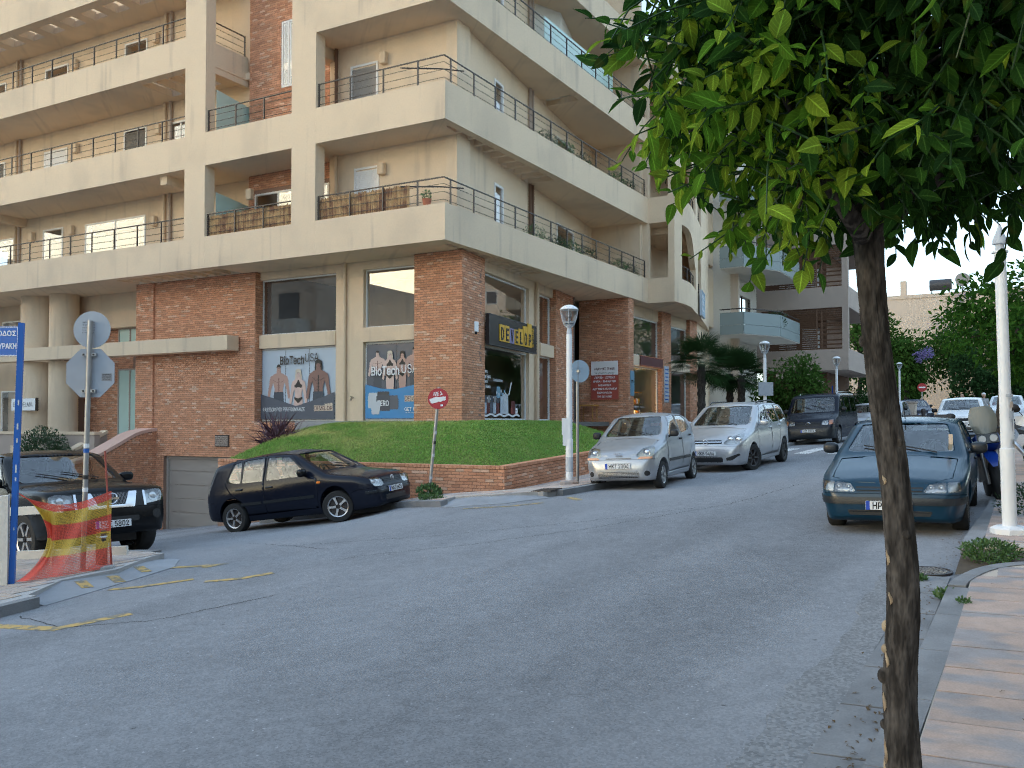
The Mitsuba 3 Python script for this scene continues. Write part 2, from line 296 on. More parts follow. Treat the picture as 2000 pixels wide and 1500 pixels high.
# ---- north pavement (in front of the brick planter wall)
NK = curve([(-15.6, 15.15), (-13.2, 15.1), (-11.6, 14.75), (-10.3, 14.15), (-9.2, 13.62), (-8.45, 13.75), (-7.85, 14.35), (-7.55, 15.3), (-7.5, 17), (-7.5, 24), (-7.55, 40), (-8.6, 70)], 6)
npv = numbered('left_pavement'); labels[npv] = {'kind': 'structure', 'label': 'tiled pavement corner in front of the brick planter wall'}
inner = LineString(NK).parallel_offset(.16, 'left'); ic = np.array(inner.coords)
npoly = Polygon(np.vstack([ic, [(-14.6, 70), (-14.8, 30), (-14.8, 20), (-15.6, 17.4)]])).buffer(0)
def ramp_z(line, wd):
    L_ = LineString(line)
    def f(x, y): d = shapely.distance(shapely.points(np.asarray(x), np.asarray(y)), L_); return g(x, y) + .008 + .108*np.clip((d-.02)/wd, 0, 1)
    return f
conc = Polygon([(-9.75, 13.0), (-8.2, 13.2), (-7.3, 14.6), (-8.0, 14.75), (-8.75, 14.35), (-9.6, 14.35)])
part(npv, 'bed', drape(npoly.difference(conc), .108, .8, skirt=.2), 'grey_concrete')
slabs = npoly.buffer(-.02).intersection(sbox(-13.6, 13, -7.4, 30))
conc = Polygon([(-9.75, 13.0), (-8.2, 13.2), (-7.3, 14.6), (-8.0, 14.75), (-8.75, 14.35), (-9.6, 14.35)])
for cx in np.arange(-13.6, -7.2, .42):
    for cy in np.arange(13, 30, .42):
        q = sbox(cx, cy, cx+.41, cy+.41).intersection(slabs).difference(conc.buffer(.01))
        if q.geom_type == 'Polygon' and q.area > .02: part(npv, 'paving_tile', drape(q, .114 + .003*rng.random(), 1.0, skirt=.012), rng.choice(['pale_tile', 'pink_tile_0', 'pink_tile_2', 'pale_tile']))
npad = Polygon(np.vstack([NK, [(-14.6, 70), (-14.8, 30), (-14.8, 20), (-15.6, 17.4)]])).buffer(0)
part(npv, 'ramp_concrete', drape(conc.intersection(npad), 0, .2, skirt=.12, zf=ramp_z(NK, .8)), 'new_concrete')
kerb_row(npv, NK, .16, .112, .9, 'kerb_concrete', side=1, skip=conc.buffer(-.05))
drain = [(-8.15, 14.75), (-7.75, 14.75), (-7.75, 15.25), (-8.15, 15.25)]
dk = solo('drain_cover', drape(Polygon(drain), .128, .3, skirt=.02), 'dark_steel', 'dark square drain cover set in the pavement at the lamp post foot', 'drain cover')
# ---- south-west pavement corner
SK = curve([(-8.55, -8), (-8.6, 3), (-8.74, 5.2), (-8.93, 6.05), (-9.15, 6.9), (-9.45, 7.75), (-10.1, 8.3), (-11.2, 8.5), (-13, 8.25), (-34, 7.6)], 6)
swp = numbered('corner_pavement'); labels[swp] = {'kind': 'structure', 'label': 'pavement corner of small pale blocks below the stop sign'}
si = np.array(LineString(SK).parallel_offset(.14, 'left').coords)
spoly = Polygon(np.vstack([si, [(-34, -8)]])).buffer(0)
ramp = Polygon([(-9.6, 6.3), (-9.55, 7.0), (-10.0, 7.75), (-10.4, 8.7), (-8.4, 8.8), (-8.2, 5.6), (-9.1, 5.6)])
part(swp, 'bed', drape(spoly.difference(ramp), .106, .6, skirt=.2), 'grey_concrete')
zone = spoly.buffer(-.03).intersection(sbox(-13, 2.5, -8.5, 8.4))
blocks = []; q0 = zone.difference(ramp)
for a in np.arange(-13, -8, .205):
    for b in np.arange(2.5, 8.4, .105):
        q = sbox(a, b, a+.197, b+.097)
        if not q0.contains(q): continue
        blocks.append((abs(a+9.5)+abs(b-6), q))
blocks.sort(key=lambda t: t[0])
for _, q in blocks[:300]: part(swp, 'paving_block', drape(q, .112 + .004*rng.random(), 1.0, skirt=.014), rng.choice(['pale_tile', 'pale_tile', 'pink_tile_2']))
part(swp, 'paving_blocks', cat([drape(q, .112 + .004*rng.random(), 1.0, skirt=.014) for _, q in blocks[300:]]), 'pale_tile', kind='stuff')
spad = Polygon(np.vstack([SK, [(-34, -8)]])).buffer(0); szf = ramp_z(SK, .75)
part(swp, 'ramp_concrete', drape(ramp.intersection(spad), 0, .2, skirt=.12, zf=szf), 'new_concrete')
kerb_row(swp, SK, .14, .11, .9, 'kerb_concrete', side=1, skip=ramp.buffer(-.02))
# ---- painted lines
def stripe(name, pts, w, mat, label, dz=.004):
    struct(name, drape(LineString(pts).buffer(w/2, cap_style=2, join_style=2), dz, .4), mat, label)
stripe('yellow_line', [(-8.42, 4.85), (-7.62, 4.95), (-7.45, 5.6)], .14, 'yellow_paint', 'worn yellow corner mark on the road at the left')
stripe('yellow_line', [(-8.95, 7.75), (-8.9, 7.95), (-9.7, 7.55)], .12, 'yellow_paint', 'yellow line round the pavement ramp, far end')
stripe('yellow_line', [(-8.9, 6.4), (-8.62, 6.62), (-8.35, 7.1)], .11, 'yellow_paint', 'curved yellow line beside the pavement ramp', .005)
stripe('yellow_line', [(-8.05, 7.0), (-7.75, 7.25), (-7.6, 7.6)], .12, 'yellow_paint', 'short yellow dash before the pavement ramp')
for a in ((-9.32, 6.35), (-9.3, 6.75), (-9.55, 7.3)):
    struct('yellow_line', drape(LineString([(a[0]-.16, a[1]+.1), (a[0]+.16, a[1]-.02)]).buffer(.065, cap_style=2), .005, .2, zf=szf), 'yellow_paint', 'patch of yellow paint on the ramp')
stripe('yellow_line', [(-8.75, 13.35), (-7.9, 13.5), (-7.45, 13.95)], .1, 'yellow_paint', 'worn yellow line in front of the far ramp')
stripe('yellow_line', [(-7.35, 14.75), (-6.95, 14.35)], .13, 'yellow_paint', 'short yellow mark on the road beside the silver car')
for k in range(7):
    xa = -6.9 + k*.95
    stripe('crossing_stripe', [(xa, 27.3), (xa+.05, 30.6)], .45, 'white_paint_road', 'white zebra crossing bar')
def crack(pts, w, label, seed):
    r = np.random.default_rng(seed); L = LineString(pts); q = [L.interpolate(t, normalized=True) for t in np.linspace(0, 1, int(L.length/.12)+2)]; c = np.array([[a.x, a.y] for a in q])+r.normal(size=(len(q), 2))*.018
    struct('road_crack', drape(LineString(c).buffer(w, cap_style=2), .003, .6), 'tar', label)
crack([(-8.6, 5.2), (-7.6, 5.0), (-6.9, 5.5), (-6.6, 6.6)], .007, 'crack along the kerb at the left', 1); crack([(-9.2, 9.5), (-7.2, 10.4), (-5.6, 11.9), (-4.6, 13.6)], .006, 'long seam across the road mouth', 2); crack([(-7.4, 8.6), (-6.2, 9.8), (-5.2, 11.4), (-4.2, 14.2), (-3.9, 18)], .006, 'second long seam in the road', 3); crack([(-10.4, 9.9), (-8.2, 9.2)], .006, 'short crack across the side street', 5)
# manhole by the right gutter
mh = thing('manhole_cover', 'round patterned iron manhole cover in the gutter by the blue car', 'manhole cover')
mc = (-.88, 9.36)
part(mh, 'rim', cat([drape(Point(mc).buffer(.22).difference(Point(mc).buffer(.195)),   .022, .5, skirt=.02)]), 'dark_steel')
pl = drape(Point(mc).buffer(.193), .016, .3); part(mh, 'plate', pl, 'brown_metal')
kn = []
for a in range(5):
    for b in range(max(1, a*6)):
        th = b/(max(1, a*6))*2*math.pi; cx, cy = mc[0]+a*.04*math.cos(th), mc[1]+a*.04*math.sin(th); kn.append(cbox((cx, cy, gz(cx, cy)+.018), (.022, .014, .012), th))
part(mh, 'studs', cat(kn), 'galvanised', kind='stuff')
# ---- lawn bank and retaining wall
def zlawn(x, y):
    x, y = np.asarray(x, float), np.asarray(y, float)
    yf = 16.62 + .021*np.minimum(0, x+9.77); t = np.clip((y-yf)/(20.3-yf), 0, 1)
    zf = .70 + np.maximum(0, y-16.6)*.045
    z = zf*(1-t) + 1.72*t + .12*np.sin(t*np.pi)
    s = np.clip((x+13.2)/3.3, 0, 1); z2 = zf + .12*np.sin(np.clip((x+9.9)/-3.2, 0, 1)*np.pi*.5) + (1.74-zf)*np.clip((-9.95-x)/3.3, 0, 1)
    z = np.minimum(z, z2)
    z = z - .10*np.clip((-17.2-x)/1.2, 0, 1)*np.clip((z-.8)/.4, 0, 1)
    return z + .03*meshkit.fbm(np.stack([x*1.3, y*1.3, 0*x], -1), 3)
lawn_poly = Polygon([(-9.93, 16.66), (-9.93, 24.6), (-13.4, 25.2), (-13.2, 20.30), (-15.0, 20.28), (-18.0, 20.4), (-18.35, 19.6), (-18.2, 18.2), (-18.15, 16.5)])
struct('lawn', drape(lawn_poly, 0, .3, zf=zlawn), 'lawn_soil', 'sloping mown lawn bank in front of the shop', smooth=True)
M('lawn_soil', base_color=proc(lambda p, n, uv: mix((.07, .12, .025), (.16, .17, .05), fbm(p.x*1.2, p.y*1.2, 0, 4))), roughness=.95)
def gcol(p):
    t = smoothstep(.40, .66, fbm(p.x*.7 + .4*p.y, p.y*.7, 0, 4)); left = smoothstep(-12.0, -17.5, p.x)  # blade colour turns yellower in patches towards the left
    return mix((.15, .33, .05), (.52, .50, .17), dr.clip(t*.95*left + .30*noise(p.x*9, p.y*9) + .22*(fbm(p.x*2.1, p.y*2.1, 5, 3)-.4), 0, 1))
M('grass_blades', base_color=proc(lambda p, n, uv: gcol(p)), roughness=.6, specular=.3)
R = np.random.default_rng(7); pts = R.uniform([-20.9, 16.4], [-9.95, 25], (210000, 2)); pts = pts[shapely.contains_xy(lawn_poly, pts[:, 0], pts[:, 1])]
dist = np.hypot(pts[:, 0], pts[:, 1]); n = len(pts)
D = np.column_stack([R.normal(0, .55, n), R.normal(0, .55, n), np.ones(n)]); D /= np.linalg.norm(D, axis=1, keepdims=True); N = R.normal(size=(n, 3))
V, F = blade_cloud(np.column_stack([pts, zlawn(pts[:, 0], pts[:, 1])-.01]), D, R.uniform(.045, .085, n), R.uniform(.008, .013, n), N, .6)
gk = 'grass'; put(gk, (V, F), 'grass_blades'); labels[gk] = {'kind': 'stuff', 'label': 'short mown green grass turning yellowish towards the left of the bank', 'category': 'grass'}
# ================================================================== the corner apartment building
XC, YC, SH = -13.1, 19.1, .021
bd = thing('corner_apartment_building', 'cream corner apartment block with long balconies, brick piers and shops on the ground floor', 'building')
def shear(m):
    v = np.array(m.vertices); v[:, 1] += SH*np.minimum(0, v[:, 0]-XC); m.vertices = v; return m
def bp(name, m, mat, smooth=False, parent=None, **kw): return part(parent or bd, name, shear(m), mat, smooth, **kw)
ZB, ZT = [6.46, 9.63, 12.82, 15.97], [7.43, 10.65, 13.78, 16.93]
XA0, XA1, XB0, XB1 = -22.80, -21.90, -18.38, -17.48      # the two tall columns of the left face
XE = -41.0
# the straight bands (balcony parapets)
for i in range(4):
    z0, z1 = ZB[i], ZT[i]
    if i < 2: segs = [(XE, XA0), (XA1, XB0), (XB1, XC-.2)]
    else: segs = [(XE, XA0), (XB1, XC-.2)]
    for a, b in segs: bp('balcony_parapet', box(a, b, YC, YC+.2, z0, z1), 'cream_plaster')
    bp('balcony_parapet', box(XC-.2, XC, YC, 33.3, z0, z1), 'cream_plaster')
for a, b in ((XA0, XA1), (XB0, XB1)):
    bp('column', box(a, b, YC-.003, YC+.38, ZB[0], 21.5), 'cream_plaster')
# return parapet of the third floor recess
bp('return_parapet', box(XA1-.22, XA1-.02, YC+.38, YC+1.75, ZB[2]-.2, ZT[2]-.2), 'cream_plaster')
for i in (2, 3):
    bp('return_parapet', box(XB0+.02, XB0+.22, YC+.38, YC+1.6, ZB[i], ZT[i]), 'cream_plaster')
# R wall frame
PW = np.array([-13.55, 20.36]); AR = math.radians(8.3); DR = np.array([-math.sin(AR), math.cos(AR)]); NR = np.array([math.cos(AR), math.sin(AR)])
def rw(s, o=0.0): return PW + DR*s + NR*o
def rbox(s0, s1, o0, o1, z0, z1):
    b = box(0, s1-s0, o0, o1, z0, z1)   # local x along wall, y outward
    return tf(b, frame([*rw(s0), 0], [*DR, 0], [-x for x in [-NR[0], -NR[1], 0]], [0, 0, 1]))
# floors with their light slots
def slab(z0, z1, holes, xl=XE, back=46):
    w = rw(13.2)
    poly = Polygon([(xl, YC+.2), (XC-.2, YC+.2), (XC-.2, 33.3), (-12.2, 33.5), (-12.2, 34.6), (-12.65, 37.2), (-13.5, 41), (-14.6, 45), (-16, back), (xl, 40)])
    for h in holes: poly = poly.difference(h)
    if z0 > 12: poly = poly.difference(sbox(XA1+.0, YC-1, XB0-.0, YC+1.62))
    return prism_z(poly, z0, z1)
def slot_bars(pts0, pts1, n, z, name='pergola_bar', mat='cream_plaster', w=.12, dp=.3):
    for k in range(1, n):
        t = k/n; a = np.array(pts0[0])*(1-t)+np.array(pts0[1])*t; b = np.array(pts1[0])*(1-t)+np.array(pts1[1])*t
        d = b-a; L = np.linalg.norm(d)
        if L < .08: continue
        m = cbox((L/2, 0, z+dp/2), (L+.04, w, dp)); bp(name, tf(m, rotz(math.atan2(d[1], d[0]), (*a, 0))), mat)
sR = lambda y: (y-PW[1])/DR[1]
def rhole(y0, y1): return Polygon([(XC-.26, y0), (XC-.26, y1), tuple(rw(sR(y1), .02)), tuple(rw(max(0, sR(y0)), .02)) if y0 > PW[1] else (PW[0]+.1, y0)])
lhole1 = sbox(-26.4, YC+.32, -21.6, YC+1.22); lhole3 = sbox(XA0-2.4, YC+.3, XA0-.02, YC+1.5); lhole4 = sbox(-37, YC+.35, -25.2, YC+.95)
HO = [[rhole(19.6, 25.0), lhole1], [rhole(19.65, 25.8)], [rhole(27, 27.6), lhole3], [lhole4]]
for i in range(4):
    bp('floor_slab', slab(ZB[i]+.004, ZB[i]+.22, HO[i]), 'cream_plaster')
    nb = {0: 9, 1: 10}.get(i)
    if nb:
        y0, y1 = ((19.6, 25.0), (19.65, 25.8))[i]
        slot_bars([(XC-.24, y0), (XC-.24, y1)], [(PW[0]+.08, y0), tuple(rw(sR(y1), .0))], nb, ZB[i]+.002)
slot_bars([(-26.4, YC+.28), (-21.6, YC+.28)], [(-26.4, YC+1.26), (-21.6, YC+1.26)], 9, ZB[0]+.002)
slot_bars([(XA0-2.4, YC+.28), (XA0-.02, YC+.28)], [(XA0-2.4, YC+1.52), (XA0-.02, YC+1.52)], 4, ZB[2]+.002)
slot_bars([(-37, YC+.33), (-25.2, YC+.33)], [(-37, YC+.97), (-25.2, YC+.97)], 10, ZB[3]+.002, w=.45)
bp('ceiling_beam', box(XB0+.1, XB0+.5, YC+.38, YC+1.62, ZB[2]-.32, ZB[2]+.003), 'cream_plaster')
# ---- bricks
BR_V, BR_F, BR_C, BR_n = [], [], [], 0
BRC = np.array(BRICKC)
brng = np.random.default_rng(11)
def brick_list(w, h, holes=(), course=.068, L=.215, joint=.010):
    out = []; n = int(math.ceil(h/course - 1e-6))
    for r in range(n):
        v0, v1 = r*course, min((r+1)*course-joint, h)
        if v1-v0 < .02: continue
        u = -L/2*(r % 2); segs = []
        while u < w:
            a, b = max(u, 0), min(u+L-joint, w); u += L
            if b-a > .02: segs.append((a, b))
        for (a, b) in segs:
            parts = [(a, b)]
            for (h0, h1, k0, k1) in holes:
                if (v0+v1)/2 > k0 and (v0+v1)/2 < k1:
                    nx = []
                    for (p, q) in parts:
                        if q <= h0 or p >= h1: nx.append((p, q)); continue
                        if p < h0: nx.append((p, h0))
                        if q > h1: nx.append((h1, q))
                    parts = nx
            out += [(p, q, v0, v1) for p, q in parts if q-p > .02]
    return out
def brick_mesh(o, ex, ez, n, r, dp=.012):
    a, b, c, d = r; e = n*dp; b0, b1 = o+ex*a+ez*c, o+ex*b+ez*c; t0, t1 = o+ex*a+ez*d, o+ex*b+ez*d; s = .0025
    V = np.array([b0, b1, t1, t0, b0+e+ex*s+ez*s, b1+e-ex*s+ez*s, t1+e-ex*s-ez*s, t0+e+ex*s-ez*s])
    F = np.array([[4, 5, 6], [4, 6, 7], [0, 1, 5], [0, 5, 4], [1, 2, 6], [1, 6, 5], [2, 3, 7], [2, 7, 6], [3, 0, 4], [3, 4, 7]])
    return V, F
def brick_face(o, ex, n, w, h, holes=(), single=0, parent=None, sh=True, ez=(0, 0, 1), **kw):
    """bricks over a rectangle with corner o, running along ex and up; the first `single` of them are entries of their own"""
    global BR_n
    o, ex, n, ez = (np.asarray(q, float) for q in (o, ex, n, ez)); ex = ex/np.linalg.norm(ex)
    if np.cross(ex, ez)@n < 0: o, ex = o+ex*w, -ex; holes = [(w-b, w-a, c, d) for a, b, c, d in holes]
    rs = brick_list(w, h, holes, **kw)
    for k, r in enumerate(rs):
        dp = .008 + .007*brng.random(); V, F = brick_mesh(o, ex, ez, n, r, dp); c = brng.choice(5, p=[.34, .28, .2, .1, .08])
        if sh: V[:, 1] += SH*np.minimum(0, V[:, 0]-XC)
        if k < single: part(parent, 'brick', trimesh.Trimesh(V, F, process=False), 'brick_clay_%d' % c)
        else:
            BR_V.append(V); BR_F.append(F+BR_n); BR_n += 8; BR_C.append(np.repeat(BRC[c][None]*(.85+.3*brng.random()), 8, 0))
def flush_bricks(parent, name):
    global BR_n
    V, F, C = np.vstack(BR_V), np.vstack(BR_F), np.vstack(BR_C); BR_V.clear(); BR_F.clear(); BR_C.clear(); BR_n = 0
    part(parent, name, (V, F), 'brick_clay_mixed', kind='stuff', color=C)
X1, Y1, Z1 = np.eye(3)
yo = YC+1.3
# corner pier
PX0, PX1 = -15.0, -13.42
pier = bp('brick_pier', prism_z(Polygon([(PX0, yo), (PX1, yo), (PX1-.18, yo+1.3), (PX0, yo+1.3)]), 1.72, 6.462), 'mortar')
brick_face((PX0, yo, 1.77), X1, -Y1, PX1-PX0, 4.685, single=300, parent=pier)
a0 = np.array([PX1, yo]); pv = [a0, a0+DR*1.55, (PX0+.1, (a0+DR*1.55)[1]), (PX0+.1, yo+.1), (PX1-.05, yo+.1)]
bp('pier_side', prism_z(Polygon(pv), 1.72, 6.461), 'mortar')
brick_face((*a0, 1.77), (*DR, 0), (*NR, 0), 1.55, 4.685)
brick_face((*(a0+DR*1.55), 1.77), (*-NR, 0), (*DR, 0), .5, 4.685)
bp('plinth', box(-19.3, PX1+.05, yo-.12, yo+.4, 1.45, 1.765), 'grey_concrete'); bp('base_wall', box(-21.08, PX0, yo+.001, yo+.3, -2, 1.755), 'mortar'); brick_face((-21.08, yo, .3), X1, -Y1, 3.2, 1.44)
bp('plinth', tf(box(-.05, 11.5, -.4, .10, 1.2, 1.76), frame([*a0, 0], [*DR, 0], [NR[0], NR[1], 0], [0, 0, 1])), 'grey_concrete')
# large brick wall with the garage door
GX0, GX1 = -25.2, -21.9
wx0, wx1 = -26.55, -21.08
wall_l = bp('brick_wall', cat([box(wx0, GX0, yo+.001, yo+.5, -2.2, 6.461), box(GX0, GX1, yo+.001, yo+.5, .64, 6.461), box(GX1, wx1, yo+.001, yo+.5, -2.2, 6.461)]), 'mortar')
brick_face((-25.7, yo, -2.1), X1, -Y1, wx1+25.7, 8.55, holes=[(.5, 3.8, 0, 2.72)])
bp('pilaster', box(wx0, -25.7, yo-.07, yo+.1, -2.2, 6.460), 'mortar')
brick_face((wx0, yo-.07, -2.1), X1, -Y1, .85, 8.55)
brick_face((-25.7, yo-.07, -2.1), Y1, X1, .07, 8.55)
brick_face((wx1, yo, 1.2), Y1, X1, .3, 5.25)
brick_face((wx0, yo-.07, 1.0), Y1, -X1, .4, 5.45)
gd = bp('garage_door', box(GX0+.02, GX1-.02, yo+.2, yo+.24, -2.2, .63), 'garage_steel')
for k in range(6):
    bp('door_panel', box(GX0+.08, GX1-.05, yo+.172, yo+.2, -2.15+k*.455, -2.15+k*.455+.435), 'garage_steel', parent=gd)
bp('door_frame', box(GX0, GX0+.09, yo+.12, yo+.22, -2.2, .56), 'garage_steel', parent=gd); bp('door_head', box(GX0, GX1, yo+.12, yo+.22, .52, .64), 'garage_steel', parent=gd)
vg = bp('vent_grille', box(-22.75, -22.15, yo-.05, yo, .95, 1.33), 'brown_metal')
for k in range(5): bp('vent_slat', box(-22.73, -22.17, yo-.068, yo-.045, .99+k*.065, 1.025+k*.065), 'mauve_plaster', parent=vg)
# ---- windows
def window(x0, x1, z0, z1, y, fr='white_frame', glass='pane', mull=(), fw=.05, back='room_wall', parent=None, depth=.6, tr=()):
    w = bp('window', cat([box(x0, x0+fw, y, y+.06, z0, z1), box(x1-fw, x1, y, y+.06, z0, z1), box(x0+fw, x1-fw, y+.001, y+.059, z0, z0+fw), box(x0+fw, x1-fw, y+.001, y+.059, z1-fw, z1)] +
        [box(m-.025, m+.025, y+.002, y+.058, z0+fw, z1-fw) for m in mull] + [box(x0+fw, x1-fw, y+.003, y+.057, m-.025, m+.025) for m in tr]), fr)
    q = [[x0+fw, y+.03, z0+fw], [x1-fw, y+.03, z0+fw], [x1-fw, y+.03, z1-fw], [x0+fw, y+.03, z1-fw]]
    bp('pane', trimesh.Trimesh(q, [[0, 1, 2], [0, 2, 3]], process=False), glass, parent=w)
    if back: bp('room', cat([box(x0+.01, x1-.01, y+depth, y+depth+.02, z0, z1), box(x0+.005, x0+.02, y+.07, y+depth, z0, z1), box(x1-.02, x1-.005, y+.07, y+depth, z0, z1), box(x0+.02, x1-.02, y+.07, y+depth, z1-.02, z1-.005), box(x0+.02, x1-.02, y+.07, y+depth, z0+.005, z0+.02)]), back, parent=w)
    return w
# ground-floor window wall
yw = YC+1.5
bp('window_wall', cat([box(wx1-.3, wx1-.02, yw+.001, yw+.3, 1.76, 6.46), box(-18.0, -16.97, yw, yw+.3, 1.76, 6.46), box(-21.1, -14.6, yw, yw+.3, 6.22, 6.46), box(-21.15, -18.0, yw-.04, yw+.3, 4.05, 4.47), box(-16.97, -14.6, yw-.04, yw+.3, 4.08, 4.50)]), 'cream_plaster')
window(-21.1, -18.0, 4.47, 6.22, yw+.12, back=None, fw=.04); window(-21.1, -18.0, 1.77, 4.05, yw+.12, back=None, fw=.05)
window(-16.97, -14.7, 4.50, 6.22, yw+.12, back=None, fw=.04); window(-16.97, -14.7, 1.77, 4.08, yw+.12, back=None, fw=.06)
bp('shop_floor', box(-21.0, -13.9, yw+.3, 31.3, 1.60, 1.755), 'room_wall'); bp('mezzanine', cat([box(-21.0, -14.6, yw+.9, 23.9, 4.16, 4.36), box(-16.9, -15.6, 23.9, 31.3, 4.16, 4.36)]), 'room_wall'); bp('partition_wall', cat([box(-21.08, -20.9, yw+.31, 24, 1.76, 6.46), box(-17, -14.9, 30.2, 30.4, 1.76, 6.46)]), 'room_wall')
bp('downpipe', tube([(-17.62, yw-.07, 1.76), (-17.62, yw-.07, 6.46)], .055, 10), 'cream_plaster', 40)
for z in (2.6, 3.6, 4.9): bp('pipe_clip', lathe([(.05, -.02), (.068, -.02), (.068, .02), (.05, .02)], 12, (-17.62, yw-.07, z)), 'cream_plaster')
bp('tap', cat([tube([(-17.32, yw, 2.45), (-17.32, yw-.1, 2.45), (-17.32, yw-.12, 2.36)], .015, 6), cbox((-17.32, yw-.09, 2.49), (.09, .015, .015))]), 'dark_steel')
# ---- long flat canopy beam over the entrance
bp('entrance_beam', box(XE, -21.7, YC+.75, YC+1.22, 4.0, 4.46), 'cream_plaster')
# entrance recess: round columns, brick back wall, doors
for (cx, cr) in ((-32.5, .62), (-31.0, .50)):
    bp('round_column', trimesh.util.concatenate([lathe([(0, .2), (cr, .2), (cr, 3.99), (0, 3.99)], 40, (cx, YC+1.6, 0)), lathe([(0, 4.47), (cr, 4.47), (cr, 6.46), (0, 6.46)], 40, (cx, YC+1.6, 0))]), 'cream_plaster', 40)
bw = YC+2.6
bp('recess_wall', box(-36, -26.4, bw+.001, bw+.3, .2, 6.46), 'mortar')
brick_face((-31.2, bw, .95), X1, -Y1, 2.75, 4.2); brick_face((-27.75, bw-.35, .6), X1, -Y1, .7, 5.2); brick_face((-27.05, bw-.35, .6), Y1, X1, .4, 5.2)
bp('recess_pier', box(-27.75, -27.05, bw-.349, bw+.1, .3, 6.46), 'mortar'); bp('recess_beam', box(-31.5, -26.6, bw-.36, bw+.1, 5.2, 6.46), 'cream_plaster')
for z0, z1 in ((.95, 3.7), (4.45, 5.2)):
    window(-29.15, -27.8, z0, z1, bw-.12, fr='mauve_plaster', glass='frosted_glass', mull=(-28.5,), back='room_wall')
window(-36, -33.6, .9, 3.0, bw-.3, fr='white_frame', mull=(-34.8,)); window(-36, -33.6, 4.6, 5.8, bw-.3, fr='white_frame')
bp('side_wall', box(-40, -33.2, bw-.02, bw+.2, .2, 6.46), 'cream_plaster')
bp('entrance_door_recess', box(-26.95, -26.6, bw-.3, bw+.2, .6, 6.0), 'wood_brown')
# terrace parapet, stair stringers
bp('terrace_parapet', box(-41, -26.7, YC-.2, YC+.0, -1.6, 1.32), 'mauve_plaster'); bp('parapet_cap', box(-41, -26.65, YC-.24, YC+.04, 1.32, 1.42), 'cream_plaster')
bp('terrace_floor', box(-41, -26.6, YC+.001, bw+.3, -1.0, .75), 'grey_concrete')
def stringer(x0, x1, top, zb, mat, cap):
    p = np.array(top); pl = Polygon(np.vstack([p, [(p[-1, 0], zb), (p[0, 0], zb)]]))
    bp('stair_stringer', prism_x(pl, x0, x1), mat)
    cp = LineString(p).buffer(.05, cap_style=2).intersection(sbox(p[:, 0].min(), -3, p[:, 0].max(), 3)); bp('stringer_cap', prism_x(cp, x0-.04, x1+.04), cap)
tp = curve([(20.55, 1.50), (19.8, 1.40), (18.9, 1.00), (18.2, .68), (17.5, .50), (15.9, .38)], 6)
stringer(-26.2, -25.56, tp, -2.2, 'mortar', 'pink_render')
for k in range(0, len(tp)-1):
    y1_, y0_ = tp[k, 0], tp[k+1, 0]; zt = min(tp[k, 1], tp[k+1, 1])-.05
    brick_face((-25.56, y0_, -1.95), Y1, X1, y1_-y0_, zt+1.95, L=.215)
stringer(-27.45, -27.2, np.array([(19.75, 1.42), (17.9, .52), (16.6, -.1)]), -2.2, 'mauve_plaster', 'cream_plaster')
ex = thing('name_plaque', 'small pale rectangular plaque on the cream round column at the left', 'plaque')
part(ex, 'board', shear(box(-33.0, -31.55, YC+.88, YC+.96, 2.18, 2.62)), 'paper_white'); part(ex, 'edge', shear(box(-31.548, -31.5, YC+.87, YC+.97, 2.16, 2.64)), 'dark_steel')
t = text_on('EPAGELMA', .16, (-32.3, YC+.877, 2.4), X1, -Y1, .004); part(ex, 'lettering', shear(t), 'mid_grey')
ex = thing('wall_plate', 'low beige lettered plate on the terrace parapet behind the bush', 'plaque')
part(ex, 'board', shear(box(-31.2, -29.5, YC-.24, YC-.2, .38, .92)), 'cream_plaster')
for zz, s in ((.76, 'MANA GALIA'), (.56, 'MILESI')): part(ex, 'lettering', shear(text_on(s, .13, (-30.4, YC-.243, zz), X1, -Y1, .004)), 'wood_brown')
# ---- upper walls, left face
yu = YC+1.6
UPW = [(-30.2, -26.9, 6.7, 9.05, 'glass', (-28.5,)), (-32.7, -31.5, 6.7, 9.1, 'glass', ()), (-36.8, -34.5, 6.7, 9.0, 'glass', (-35.6,)), (-28.1, -26.9, 9.9, 12.2, 'shutter_dark', ()), (-25.7, -24.6, 10.6, 12.1, 'glass', (-25.15,)), (-32.7, -31.3, 9.9, 12.1, 'shutter_white', ()),
        (-28.1, -26.9, 13.1, 15.35, 'glass', ()), (-32.7, -31.3, 13.1, 15.3, 'glass', ()), (-36.8, -35.2, 13.1, 15.3, 'glass', ()), (-36.8, -35.2, 9.9, 12.1, 'shutter_dark', ())]
upl = sbox(XE, 6.6, -21.7, 21.5)
for w_ in UPW: upl = upl.difference(sbox(w_[0]+.01, w_[2]+.01, w_[1]-.01, w_[3]-.01))
bp('upper_wall', prism_y(upl, yu+.25, yu+.5), 'cream_plaster')
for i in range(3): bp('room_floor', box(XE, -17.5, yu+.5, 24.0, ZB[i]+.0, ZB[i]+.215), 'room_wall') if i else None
bp('upper_wall', box(-18.05, PW[0], yu+.001-.36, yu+.3, 6.6, 21.5), 'cream_plaster')
bp('upper_wall', box(-24.5, -21.5, yu+1.4, yu+1.6, 6.6, 21.5), 'cream_plaster')
twp = sbox(-21.7, 6.68, -18.05, 21.5)
for a in ((-20.3, 12.25, -19.75, 14.35), (-20.3, 15.45, -19.75, 16.7), (-21.4, 6.75, -18.35, 9.0)): twp = twp.difference(sbox(*a))
tower = bp('brick_tower', prism_y(twp, yu+.001, yu+.3), 'mortar'); bp('tower_side', box(-21.7, -21.5, yu+.3, yu+1.6, 6.68, 21.5), 'mortar')
bh = [(1.35, 1.9, 5.55, 7.7), (1.35, 1.9, 8.75, 10.0), (.25, 3.4, 0, 2.45)]
brick_face((-21.7, yu, 6.7), X1, -Y1, 3.65, 14.7, holes=bh)
